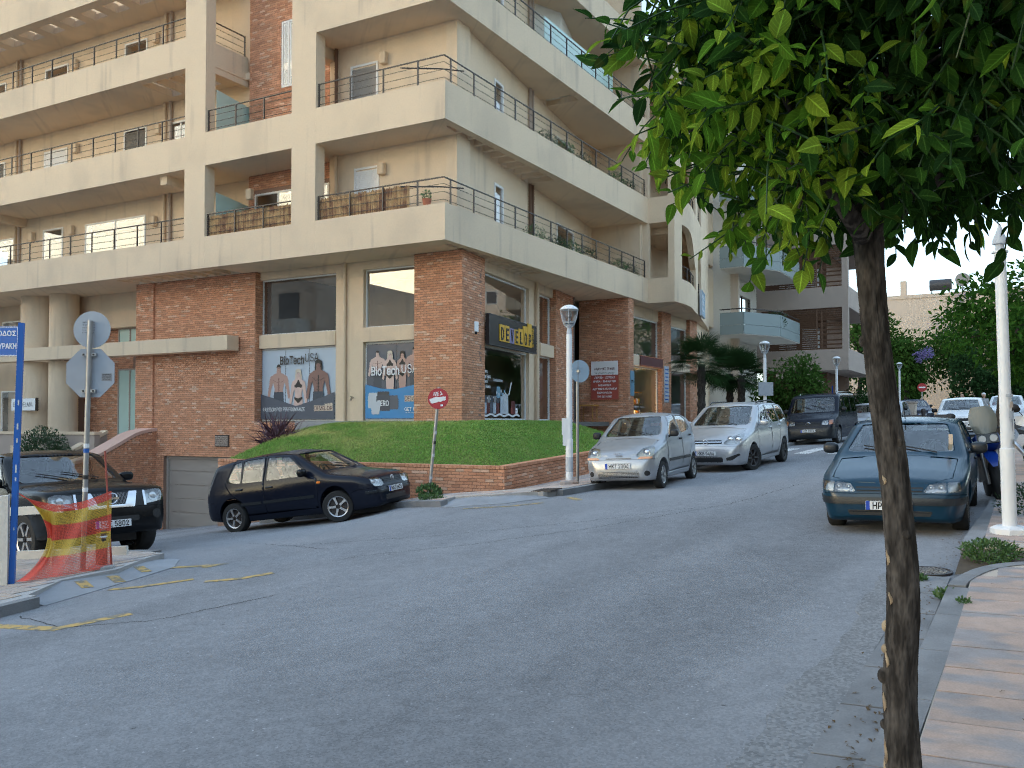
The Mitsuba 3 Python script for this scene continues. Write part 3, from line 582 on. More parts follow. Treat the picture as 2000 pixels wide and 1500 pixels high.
brick_face((-18.05, yu, 6.7), Y1, X1, .02, .1)
def upwin(x0, x1, z0, z1, y, kind='glass', label=None, mull=()):
    """a window or door on an upper wall with its roller shutter box"""
    w = bp('window' if kind == 'glass' else 'shutter', cat([box(x0, x0+.06, y-.03, y+.05, z0, z1), box(x1-.06, x1, y-.03, y+.05, z0, z1), box(x0+.06, x1-.06, y-.029, y+.05, z1-.06, z1), box(x0+.06, x1-.06, y-.029, y+.05, z0, z0+.05)] + [box(m-.03, m+.03, y-.028, y+.05, z0, z1) for m in mull]), 'white_frame')
    if kind == 'glass':
        bp('pane', trimesh.Trimesh([[x0, y-.016, z0], [x1, y-.016, z0], [x1, y-.016, z1], [x0, y-.016, z1]], [[0, 1, 2], [0, 2, 3]], process=False), 'pane', parent=w)
    else:
        n = int((z1-z0-.1)/.055); rows = [box(x0+.06, x1-.06, y-.012, y+.02, z0+.05+k*.055, z0+.05+k*.055+.049) for k in range(n)]
        bp('slats', cat(rows), kind, parent=w)
    return w
yl = yu+.25
# left wing, floors 1 to 3
def wall_lamp(x, z, y): bp('wall_lamp', cbox((x, y-.09, z), (.22, .16, .34), 0, .02), 'cream_plaster')
for (x0, x1, z0, z1, kd, mu) in UPW:
    upwin(x0, x1, z0, z1, yl, kd, mull=mu)
for (x, z) in ((-26.4, 8.75), (-30.9, 8.9), (-33.3, 8.9), (-26.2, 11.95), (-30.7, 11.95), (-26.4, 15.2), (-30.8, 15.15), (-16.05, 9.0), (-16.0, 12.2), (-21.2, 8.9)): wall_lamp(x, z, yl if x < -22 else yu-.36)
for x in (-25.9, -25.6, -34.4, -34.15):
    for i in range(3): bp('downpipe', tube([(x, yl-.07, ZB[i]+.2), (x, yl-.07, ZB[i+1])], .05, 8), 'mauve_plaster' if x in (-25.6, -34.15) else 'cream_plaster', 40)
for i in range(3): bp('downpipe', tube([(-17.75, yu-.43, ZB[i]+.2), (-17.75, yu-.43, ZB[i+1])], .05, 8), 'wood_brown' if i == 1 else 'cream_plaster', 40)
for x in (-24.0, -33.9): bp('ceiling_beam', box(x-.15, x+.15, YC+.21, yl, ZB[1]-.28, ZB[1]+.003), 'cream_plaster')
# corner flats
upwin(-17.1, -16.2, 6.7, 9.15, yu-.36, 'shutter_white'); upwin(-17.25, -16.25, 9.9, 12.2, yu-.36, 'shutter_grey')
upwin(-21.4, -18.35, 6.75, 9.0, yu-.02, 'glass', mull=(-20.4, -19.4)); upwin(-20.3, -19.75, 12.25, 14.35, yu-.01, 'glass', mull=(-20.02,)); upwin(-20.3, -19.75, 15.45, 16.7, yu-.01, 'glass')
upwin(-23.3, -22.3, 12.9, 15.35, yu+1.4, 'shutter_grey')
# glass screens between balconies
for i, (z1a, z1b) in enumerate(((9.0, 8.35), (12.3, 11.5))):
    pl = Polygon([(YC+.4, ZB[i]+.25), (yu+1.3, ZB[i]+.25), (yu+1.3, ZT[i]+1.15), (YC+.4, ZT[i]+1.45)]); bp('glass_screen', prism_x(pl, XA1+.03, XA1+.05), 'frosted_glass')
for x in (-35.6,): bp('glass_screen', box(x, x+.02, YC+.4, yl, ZB[0]+.25, ZT[0]+.9), 'frosted_glass')
# ---- railings
def railing(pts, z0, h=.70, name='railing', fnsh=True, wires=3, sp=1.12, deep=0):
    P = np.asarray(pts, float); L = LineString(P); n = max(1, round(L.length/sp)); fin = (lambda m: shear(m)) if fnsh else (lambda m: m)
    rl = part(bd, name, fin(tube(np.column_stack([P, np.full(len(P), z0+h)]), .022, 6)), 'dark_steel')
    for k in range(wires): part(rl, 'rail', fin(tube(np.column_stack([P, np.full(len(P), z0+h*(k+.55)/(wires+.4))]), .009, 5)), 'dark_steel')
    for k in range(n+1):
        q = L.interpolate(L.length*min(max(k/n, .02/L.length), 1-.02/L.length)); part(rl, 'post', fin(box(q.x-.018, q.x+.018, q.y-.018, q.y+.018, z0-.05, z0+h)), 'dark_steel')
    return rl
ry = YC+.1
for i in range(3):
    z = ZT[i]
    railing([(XE, ry), (XA0-.02, ry)], z)
    if i < 2: railing([(XA1+.02, ry), (XB0-.02, ry)], z)
    railing([(XB1+.02, ry), (XC-.1, ry), (XC-.1, 33.2)], z)
    bp('rail_brace', tube([(-14.6, ry, z+.62), (-13.75, YC+.75, z+.66), (-13.3, YC+1.2, z+.66)], .02, 6), 'dark_steel')
railing([(XA1-.12, YC+.4), (XA1-.12, YC+1.7)], ZT[2]-.2)
# reed screens behind the first-floor rails
for a, b in ((XA1+.05, XB0-.05), (XB1+.05, -14.35)):
    n = int((b-a)/.022); hh = np.random.default_rng(3).uniform(.60, .68, n)
    bp('reed_screen', cat([box(a+k*.022, a+k*.022+.019, ry+.05+.01*(k % 2), ry+.07+.01*(k % 2), ZT[0]-.05, ZT[0]+hh[k]) for k in range(n)]), 'reed')
# ---- right face: upper wall turning away from the street, end wall, windows
wl = 13.1
for (z0, z1) in ((6.6, 21.5),):
    up_ = sbox(0, z0, wl, z1)
    for i in range(3):
        for s0, s1 in ((2.6, 3.3), (8.4, 10.4)): up_ = up_.difference(sbox(s0+.03, ZB[i]+.33, s1-.03, ZB[i]+2.47))
    bp('upper_wall', tf(prism_y(up_, 0, .35), frame([*PW, 0], [*DR, 0], [-NR[0], -NR[1], 0], [0, 0, 1])), 'cream_plaster')
e = rw(wl)
bp('end_wall', cat([box(e[0]-.3, XC-.22, 33.02, 33.3, 6.6, 21.5)]), 'cream_plaster')
for i in range(3):
    for s0, s1 in ((2.6, 3.3), (8.4, 10.4)):
        z0, z1 = ZB[i]+.3, ZB[i]+2.5
        k = bp('window', cat([rbox(s0, s0+.07, -.05, .02, z0, z1), rbox(s1-.07, s1, -.05, .02, z0, z1), rbox(s0+.07, s1-.07, -.05, .019, z0, z0+.07), rbox(s0+.07, s1-.07, -.05, .019, z1-.07, z1)]), 'white_frame'); q = [[*rw(a, -.03), b] for a, b in ((s0, z0), (s1, z0), (s1, z1), (s0, z1))]; bp('pane', trimesh.Trimesh(q, [[0, 1, 2], [0, 2, 3]], process=False), 'pane', parent=k)
    for s in (5.5, 5.75): bp('downpipe', tube([(*rw(s, .07), ZB[i]+.2), (*rw(s, .07), ZB[i+1])], .05, 8), 'wood_brown' if i == 0 else 'mauve_plaster', 40)
# penthouse above the third band
bp('penthouse_wall', prism_z(Polygon([(-16.5, 21.5), (-14.0, 27.5), (-15.2, 32), (-20, 32), (-20, 21.5)]), 13, 17.6), 'white_plaster')
bp('glass_screen', box(XC-.5, XC-.48, 25.5, 31, ZT[2]-.1, ZT[2]+1.2), 'frosted_glass')
# ---- the curved block at the far end
CV = curve([(-12.0, 33.3), (-11.95, 34.5), (-12.45, 37.2), (-13.33, 41.0), (-14.36, 45.0), (-15.6, 49)], 10)
cl = LineString(CV); SL = cl.length
def curved(s0, s1, z0, z1, th=.25):
    n = max(2, int((s1-s0)/.3)); V = []
    for k in range(n+1):
        s = s0+(s1-s0)*k/n; p = cl.interpolate(s); q = cl.interpolate(min(s+.05, SL)); r0 = cl.interpolate(max(s-.05, 0)); t = np.array([q.x-r0.x, q.y-r0.y]); t /= np.linalg.norm(t); nn = np.array([-t[1], t[0]])
        o = np.array([p.x, p.y]); i_ = o+nn*th
        zt = z1(s) if callable(z1) else z1; zb = z0(s) if callable(z0) else z0
        V += [[*o, zb], [*o, zt], [*i_, zt], [*i_, zb]]
    F = []
    for k in range(n):
        for j in range(4): a, b = k*4+j, k*4+(j+1) % 4; F += [[a, a+4, b], [b, a+4, b+4]]
    F += [[0, 1, 2], [0, 2, 3], [n*4, n*4+2, n*4+1], [n*4, n*4+3, n*4+2]]
    m = trimesh.Trimesh(V, F, process=False); trimesh.repair.fix_normals(m); return m
CW = 'cream_plaster'
for i in range(4):
    zt = ZT[i]; zb = ZB[i]
    bp('curved_parapet', curved(0, 12, zb, zt+.0), CW, 30)
    if i < 3:
        nz = ZB[i+1]
        def arch(s, nz=nz, zt=zt): return max(zt+.9, nz-.02 - .0*s - 1.55*(max(0, s-1.1)/2.9)**2.2) if s < 4.2 else nz-1.7
        bp('curved_wall', curved(0, .75, zt, nz), CW, 30)
        bp('curved_wall', curved(.75, 4.0, arch, nz), CW, 30)
        bp('curved_wall', curved(4.0, 4.8, zt, nz), CW, 30)
        bp('curved_wall', curved(4.8, 6.3, lambda s, nz=nz: nz-1.0+.9*math.sin((s-4.8)/1.5*math.pi)**.5*.8, nz), CW, 30)
        bp('curved_wall', curved(6.3, 12, zt, nz), CW, 30)
        c = np.array([cl.interpolate(s).coords[0] for s in (.8, 2, 3, 3.95)])+[-.12, 0]; railing(c, zt, .6, fnsh=False)
        c = np.array([cl.interpolate(s).coords[0] for s in (4.85, 5.6, 6.25)])+[-.12, 0]; railing(c, zt, .6, fnsh=False)
        bp('inner_wall', box(-16.5, -14.2, 33.5, 46, zb+.2, nz), 'cream_plaster')
        for k in range(9): bp('pergola_bar', box(-14.2, -12.3-.05*k, 34.2+k*.42, 34.32+k*.42, nz-.28, nz+.002), CW)
    bp('return_parapet', box(XC, -12.0-.0, 33.3, 33.5, zb, zt), CW)
    if i < 3:
        bp('return_pier', cat([box(-12.26, -12.0, 33.302, 33.498, zt, ZB[i+1]), box(XC-.22, XC+.03, 33.301, 33.497, zt, ZB[i+1])]), CW)
bp('curved_wall', curved(12, SL, 3, 21, .4), CW, 30)
cs = thing('blue_wall_sign', 'pale blue framed sign hanging on the curved balcony parapet', 'sign')
p = np.array(cl.interpolate(4.7).coords[0]); q = np.array(cl.interpolate(6.2).coords[0]); t = (q-p)/np.linalg.norm(q-p); nn = np.array([t[1], -t[0]])
part(cs, 'board', tf(cbox((.75, .05, 7.0), (1.5, .06, 1.05)), frame([*(p+nn*.08), 0], [*t, 0], [*nn, 0], Z1)), 'pale_panel')
part(cs, 'frame', tf(cat([box(-.04, .0, .0, .1, 6.44, 7.56), box(1.5, 1.54, .0, .1, 6.44, 7.56), box(0, 1.5, .001, .1, 6.44, 6.475), box(0, 1.5, .001, .1, 7.525, 7.56)]), frame([*(p+nn*.08), 0], [*t, 0], [*nn, 0], Z1)), 'poster_pale')
for k, s in enumerate(('ODONTIATREIO', 'ODONTIATROS', 'TEL 210 0000')): part(cs, 'lettering', text_on(s, .14, [*(p+t*.75+nn*.164), 7.3-.28*k], [*t, 0], [*nn, 0], .004, width=1.2), 'paper_white')
# ---- ground floor of the right face: shop, doorway, brick walls
def rwin(s0, s1, z0, z1, o=-.12, fr='white_frame', fw=.05, back='room_wall', depth=1.2):
    w = bp('window', cat([rbox(s0, s0+fw, o-.06, o, z0, z1), rbox(s1-fw, s1, o-.06, o, z0, z1), rbox(s0+fw, s1-fw, o-.059, o-.001, z0, z0+fw), rbox(s0+fw, s1-fw, o-.059, o-.001, z1-fw, z1)]), fr)
    q = [[*rw(s0+fw, o-.03), z0+fw], [*rw(s1-fw, o-.03), z0+fw], [*rw(s1-fw, o-.03), z1-fw], [*rw(s0+fw, o-.03), z1-fw]]
    bp('pane', trimesh.Trimesh(q, [[0, 1, 2], [0, 2, 3]], process=False), 'pane', parent=w)
    if back: bp('room', cat([rbox(s0, s1, o-depth-.02, o-depth, z0, z1), rbox(s0, s0+.02, o-depth, o-.07, z0, z1), rbox(s1-.02, s1, o-depth, o-.07, z0, z1), rbox(s0+.02, s1-.02, o-depth, o-.07, z0+.01, z0+.03), rbox(s0+.02, s1-.02, o-depth, o-.07, z1-.03, z1-.01)]), back, parent=w)
    return w
rwin(1.6, 5.6, 4.45, 6.15, back=None); sw = rwin(1.6, 5.6, 1.8, 4.0, back=None)
bp('shop_wall', cat([rbox(1.55, 8.0, -.3, -.0, 6.16, 6.46), rbox(1.56, 5.62, -.28, -.11, 4.0, 4.45), rbox(5.6, 6.6, -.3, -.01, 1.76, 6.161), rbox(6.6, 8.0, -.28, .04, 4.02, 4.44)]), 'cream_plaster')
rwin(6.62, 7.95, 4.44, 6.15, back=None); rwin(6.62, 7.95, 1.8, 4.02, back='wood_brown', depth=.25)
bp('downpipe', tube([(*rw(6.15, .08), 1.78), (*rw(6.15, .08), 6.46)], .06, 10), 'cream_plaster', 40)
def rpier(s0, s1, th, z1=6.462, o=.1):
    p = bp('brick_pier', rbox(s0, s1, -th, o, 1.5, z1), 'mortar')
    brick_face((*rw(s0, o), 1.77), (*DR, 0), (*NR, 0), s1-s0, 4.685); brick_face((*rw(s0, o-.5), 1.77), (*NR, 0), (*-DR, 0), .5, 4.685)
rpier(8.0, 10.0, .6)
w = rw(11.3)
bp('doorway_wall', rbox(10.0, 11.6, -1.3, -1.1, 1.5, 6.46), 'cream_plaster')
rwin(10.1, 11.2, 1.85, 6.0, o=-.5, depth=.5)
bw_ = bp('brick_end_wall', box(-15.2, -13.16, 31.42, 31.9, 1.0, 6.461), 'mortar')
brick_face((-15.2, 31.42, 1.3), X1, -Y1, 2.04, 5.15); brick_face((-13.16, 31.42, 1.3), Y1, X1, .5, 5.15)
for (y0, y1) in ((36.0, 37.1), (39.6, 40.6)):
    xx = -13.55
    bp('brick_pier', box(xx-.6, xx, y0, y1, 1.0, 6.461), 'mortar'); brick_face((xx, y0, 1.3), Y1, X1, y1-y0, 5.15); brick_face((xx-.5, y0, 1.3), X1, -Y1, .5, 5.15)
def xwin(y0, y1, z0, z1, x, depth=1.6, back='room_wall', fw=.06):
    w = bp('window', cat([box(x-.06, x, y0, y0+fw, z0, z1), box(x-.06, x, y1-fw, y1, z0, z1), box(x-.059, x-.001, y0+fw, y1-fw, z0, z0+fw), box(x-.059, x-.001, y0+fw, y1-fw, z1-fw, z1)]), 'white_frame')
    bp('pane', trimesh.Trimesh([[x-.03, y0+fw, z0], [x-.03, y1-fw, z0], [x-.03, y1-fw, z1], [x-.03, y0+fw, z1]], [[0, 1, 2], [0, 2, 3]], process=False), 'pane', parent=w)
    bp('room', cat([box(x-depth-.02, x-depth, y0, y1, z0, z1), box(x-depth, x-.08, y0, y0+.02, z0, z1), box(x-depth, x-.08, y1-.02, y1, z0, z1), box(x-depth, x-.08, y0+.02, y1-.02, z1-.03, z1-.01), box(x-depth, x-.08, y0+.02, y1-.02, z0+.01, z0+.03)]), back, parent=w); return w
for (y0, y1) in ((31.92, 36.0), (37.1, 39.6)):
    xwin(y0, y1, 4.42, 6.0, -13.75); xwin(y0, y1, 1.9, 4.0, -13.75, depth=2.6)
    bp('lintel', box(-14.1, -13.55, y0, y1-.002, 4.0, 4.42), 'cream_plaster'); bp('lintel', box(-14.1, -13.7, y0, y1-.002, 6.0, 6.46), 'cream_plaster')
bp('far_wall', prism_z(Polygon([(-13.6, 40.6), (-14.4, 45), (-15.6, 49), (-17, 49), (-15, 40.6)]), .8, 6.461), 'cream_plaster')
bp('core', box(-40, -17, 24, 48, -2, 21), 'cream_plaster')
flush_bricks(bd, 'brick_facing')
# ---- brick retaining wall round the lawn
rt = thing('retaining_wall', 'low brick planter wall holding the lawn at the street corner', 'wall')
rsh = lambda x: 16.5 + .021*min(0, x+9.77)
wl0, wl1 = -18.3, -9.77
ang = math.atan2(.021, 1); exL = np.array([-math.cos(ang), -math.sin(ang), 0]); LL = (wl1-wl0)/math.cos(ang); nL = np.array([.021, -1, 0])/math.hypot(.021, 1)
part(rt, 'core', tf(box(0, LL, 0, .18, -1.6, .70), frame([wl1, 16.5, 0], exL, -nL, Z1)), 'mortar')
def zr(y): return .70 + (y-16.5)*.045
part(rt, 'core', prism_x(Polygon([(16.51, -.3), (25, -.3), (25, zr(25)), (16.51, zr(16.5))]), wl1-.18, wl1-.001), 'mortar')
brick_face((wl1, 16.5, .705-17*.07), exL, nL, LL, 17*.07-.002, single=300, parent=rt, sh=False, course=.07, L=.215)
ezr = np.array([0, 0, 1.]); exr = np.array([0, 1, .045]);
brick_face((wl1, 16.5, .705-10*.07), exr, X1, 8.5, 10*.07-.002, sh=False, course=.07, L=.215)
capn = 0
for s in np.arange(.0, LL-.1, .108):
    if capn < 130: part(rt, 'cap_brick', tf(cbox((s+.05, .085, .742), (.098, .215, .072), 0, .005), frame([wl1, 16.5, 0], exL, -nL, Z1)), 'brick_clay_%d' % brng.choice(4)); capn += 1
for y in np.arange(16.52, 24.9, .108):
    part(rt, 'cap_brick', cbox((wl1-.08, y+.05, zr(y)+.045), (.215, .098, .072), 0, .005), 'brick_clay_%d' % brng.choice(4))
part(rt, 'core', box(-18.3, -18.15, 16.4, 20.3, -1.5, .70), 'mortar')
flush_bricks(rt, 'bricks')
# ================================================================== cars
for nm, c, ru in (('paint_black', (.005, .006, .008), .22), ('paint_navy_black', (.007, .010, .021), .2), ('paint_silver', (.42, .43, .45), .28), ('paint_silver_pale', (.50, .51, .53), .26), ('paint_teal', (.002, .029, .058), .2), ('paint_white', (.70, .71, .72), .25), ('paint_navy', (.012, .016, .04), .2), ('paint_blue', (.007, .04, .24), .25), ('paint_beige', (.34, .33, .30), .35)):
    met = .0 if 'silver' not in nm else .55
    M(nm, base_color=proc(lambda p, n, uv, c=c: mi.Color3f(c)*(.94 + .12*noise(p.x*7, p.y*7, p.z*7))), roughness=ru, metallic=met, clearcoat=.25 if 'black' in nm else .5, clearcoat_gloss=.97, specular=.22 if 'black' in nm else .32)
flat('bumper_plastic', (.028, .028, .030), .55); flat('bumper_dark', (.013, .017, .022), .35); flat('lamp_reflector', (.62, .64, .66), .22, metallic=.6); flat('lamp_orange', (.75, .20, .02), .3); flat('lamp_orange_pale', (.72, .38, .22), .3); flat('lamp_red', (.45, .01, .012), .2); flat('lamp_white', (.70, .72, .72), .25); flat('seat_fabric', (.045, .045, .05), .9); flat('car_interior', (.022, .022, .024), .8); flat('plate_blue', (.01, .06, .42), .4); flat('lamp_yellowed', (.60, .58, .48), .25)

class Body:
    """A car body as a family of closed lofted solids: out(d) is the body grown by d."""
    def __init__(s, L, top, plan, side, bot, belt, tumble=.33, crown=.04, rc=.07, ns=72, sm=.03):
        s.L = L; s.ns = ns; a = lambda q: np.array(q, float)
        s.top, s.plan, s.side, s.bot, s.belt = map(a, (top, plan, side, bot, belt)); s.tum, s.crown, s.rc, s.sm = tumble, crown, rc, sm; s.cache = {}; s.sidef = PchipInterpolator(s.side[:, 0], s.side[:, 1]); s.planf = PchipInterpolator(s.plan[:, 0], s.plan[:, 1])
    def f(s, tab, x):
        xs = np.linspace(0, s.L, 600); y = np.interp(xs, tab[:, 0], tab[:, 1]); k = max(1, int(s.sm/s.L*600)); ker = np.hanning(2*k+1); ker /= ker.sum()
        yp = np.convolve(np.pad(y, k, mode='edge'), ker, 'valid'); e = np.minimum(xs, s.L-xs)/(s.sm*1.5); w = np.clip(e, 0, 1); return np.interp(x, xs, yp*w + y*(1-w))
    def ys(s, x, z):
        """half width at x and height z"""
        hw = s.planf(np.clip(x, 0, s.L)); zb = s.f(s.belt, x); fb = s.sidef(np.clip(np.minimum(z, zb), s.side[0, 0], s.side[-1, 0]))
        return hw*fb - s.tum*np.maximum(0, z-zb)
    def out(s, d=0.0):
        key = round(d, 4)
        if key in s.cache: return s.cache[key]
        t = (1-np.cos(np.linspace(0, np.pi, s.ns)))/2; t = .5*t + .5*np.linspace(0, 1, s.ns); rings = []
        for q in t:
            x0 = q*s.L; x = -d + q*(s.L+2*d); zt = float(s.f(s.top, x0)); zb = float(s.f(s.bot, x0)); cr = s.crown; rc = min(s.rc, (zt-zb)*.3)
            ze = zt-cr; zl = zb+.02
            zz = np.linspace(zl, ze-rc, 16); yy = s.ys(np.full(16, x0), zz)
            th = np.linspace(0, np.pi/2, 6)[1:]; y0 = yy[-1]; ry = min(rc*1.25, y0*.5)
            ya = y0-ry+ry*np.cos(th); za = ze-rc+rc*np.sin(th)
            yt = np.linspace(1, 0, 13)[1:]*(y0-ry); zt_ = ze + cr*(1-(yt/(y0-ry))**2) if y0 > ry else np.full(12, zt)
            Y = np.concatenate([[0, yy[0]*.6, yy[0]*.96], yy, ya, yt]); Z = np.concatenate([[zb, zb, zb], zz, za, zt_])
            # grow along the section's normal
            ty, tz = np.gradient(Y), np.gradient(Z); nl = np.hypot(ty, tz)+1e-9; ny, nz = tz/nl, -ty/nl; ny[0] = ny[-1] = 0
            Y = np.maximum(Y+d*ny, 0); Z = Z+d*nz; Y[0] = Y[-1] = 0
            Yf = np.concatenate([Y, -Y[-2:0:-1]]); Zf = np.concatenate([Z, Z[-2:0:-1]])
            rings.append(np.column_stack([np.full(len(Yf), x), Yf, Zf]))
        n = len(rings[0]); V = np.vstack(rings); k = len(rings); i, j = np.meshgrid(np.arange(k-1), np.arange(n), indexing='ij'); j2 = (j+1) % n
        A, B, C, D = i*n+j, i*n+j2, (i+1)*n+j2, (i+1)*n+j
        F = np.concatenate([np.stack([A, B, C], -1).reshape(-1, 3), np.stack([A, C, D], -1).reshape(-1, 3)])
        c0 = len(V); V = np.vstack([V, rings[0].mean(0), rings[-1].mean(0)]); q = np.arange(n)
        F = np.vstack([F, np.stack([np.full(n, c0), (q+1) % n, q], -1), np.stack([np.full(n, c0+1), (k-1)*n+q, (k-1)*n+(q+1) % n], -1)])
        m = trimesh.Trimesh(V, F, process=False)
        if m.volume < 0: m.invert()
        if key == 0: s.loft = m; s.tree = cKDTree(m.vertices); s.vn = np.array(m.vertex_normals)
        s.cache[key] = to_m3(m); return s.cache[key]
    def skin(s, m, ang=34):
        """the mesh with its creases kept and the loft's own smooth normals wherever it follows the body"""
        v, f, n = meshkit.arrays(m, ang); dist, i = s.tree.query(v, k=18); w = np.exp(-(dist/.055)**2)+1e-6; ln = (s.vn[i]*w[..., None]).sum(1); ln /= np.linalg.norm(ln, axis=1, keepdims=True)
        dt = (ln*n).sum(1); use = (np.abs(dt) > .88) & (dist[:, 0] < .12); n = np.where(use[:, None], ln*np.sign(dt)[:, None], n); return v, f, n
    def shell(s, a, b): return s.out(a) - s.out(b)
def s_normals(B, v):
    dist, i = B.tree.query(v, k=24); w = np.exp(-(dist/.07)**2)+1e-6; n = (B.vn[i]*w[..., None]).sum(1); return n/np.linalg.norm(n, axis=1, keepdims=True)
MAN = lambda t: to_m3(t)
def P2(pts): return Polygon(pts).buffer(0)
def pr_side(poly, y0=.25, y1=1.3, sgn=1):
    return MAN(prism_y(poly, *( (y0, y1) if sgn > 0 else (-y1, -y0))))
def pr_front(poly, x0, x1): return MAN(prism_x(poly, x0, x1))
def mirror(poly): return affinity.scale(poly, -1, 1, origin=(0, 0))
def rnd(pts, r=.03): return Polygon(pts).buffer(-r).buffer(r*1.0, quad_segs=4) if r else Polygon(pts)

_wheels = {}
def wheel_meshes(r, w, style):
    key = (r, w, style)
    if key in _wheels: return _wheels[key]
    ri = r*.66
    ty = lathe([(ri, -w/2), (r*.93, -w/2), (r*.985, -w*.38), (r, -w*.2), (r, w*.2), (r*.985, w*.38), (r*.93, w/2), (ri, w/2), (ri*.96, 0), (ri, -w/2)], 40, axis='y')
    gr = [lathe([(r*1.001, q-.004), (r*1.001, q+.004), (r*.99, q+.004), (r*.99, q-.004), (r*1.001, q-.004)], 40, axis='y') for q in ()]
    barrel = lathe([(ri, -w*.45), (ri, w*.46), (ri*.96, w*.47), (ri*.94, w*.3), (ri*.9, -w*.4), (ri, -w*.45)], 36, axis='y')
    parts = [barrel]; ns, sw, hub = {'five': (5, .30, .26), 'six': (6, .26, .28), 'seven': (7, .24, .30), 'cap': (7, .46, .34), 'steel': (8, .50, .34)}[style]
    parts.append(lathe([(0, w*.40), (ri*hub, w*.40), (ri*hub*1.05, w*.33), (ri*hub*1.05, w*.1), (0, w*.1)], 24, axis='y'))
    for k in range(ns):
        a = k/ns*2*math.pi; c0, c1 = ri*hub*.8, ri*.97; d = sw*ri*.5
        pl = Polygon([(c0, -d*.75), ((c0+c1)/2, -d*.62), (c1, -d), (c1, d), ((c0+c1)/2, d*.62), (c0, d*.75)])
        m = prism_z(pl, 0, w*.1); m.vertices[:, 2] += w*.30; v = m.vertices.copy()
        m.vertices = np.stack([v[:, 0]*math.cos(a)-v[:, 1]*math.sin(a), v[:, 2], v[:, 0]*math.sin(a)+v[:, 1]*math.cos(a)], -1); trimesh.repair.fix_normals(m); parts.append(m)
    rim = cat(parts); disc = lathe([(0, w*.05), (ri*.9, w*.05), (ri*.9, -w*.05), (0, -w*.05)], 24, axis='y')
    _wheels[key] = (ty, rim, disc); return _wheels[key]

def seat(x, y, z):
    h = lambda c, s: np.array([[c[0]+a*s[0]/2, c[1]+b*s[1]/2, c[2]+k*s[2]/2] for a in (-1, 1) for b in (-1, 1) for k in (-1, 1)])
    bk = m3.Manifold.hull_points(np.vstack([h((x+.42, y, z+.1), (.14, .46, .1)), h((x+.58, y, z+.58), (.10, .40, .1))])); hd = m3.Manifold.hull_points(np.vstack([h((x+.60, y, z+.72), (.09, .26, .05)), h((x+.63, y, z+.84), (.07, .22, .05))]))
    cu = m3.Manifold.hull_points(h((x+.2, y, z), (.5, .48, .16))); return cat([from_m3(bk), from_m3(hd), from_m3(cu)])

def place_car(axis_pt, heading, wb, fx, track, side=0):
    """matrix from car space (x from nose to tail, y to the car's right, z up) to the world; axis_pt: the ground point of the front axle's middle"""
    h = np.array([*heading, 0.]); h /= np.linalg.norm(h); rt = np.cross(h, [0, 0, 1]); a = np.array([*axis_pt, 0.])
    p = lambda b, s: (lambda q: np.array([q[0], q[1], gz(q[0], q[1])]))(a - h*b + rt*s*track/2)
    fr, fl, rr_, rl = p(0, 1), p(0, -1), p(wb, 1), p(wb, -1)
    ex = (rr_+rl-fr-fl)/2; ex /= np.linalg.norm(ex); ey = (fr+rr_-fl-rl)/2; ey -= ex*(ey@ex); ey /= np.linalg.norm(ey); ez = np.cross(ex, ey)
    o = (fr+fl+rr_+rl)/4 - ex*(fx+wb/2) ; return frame(o, ex, ey, ez)

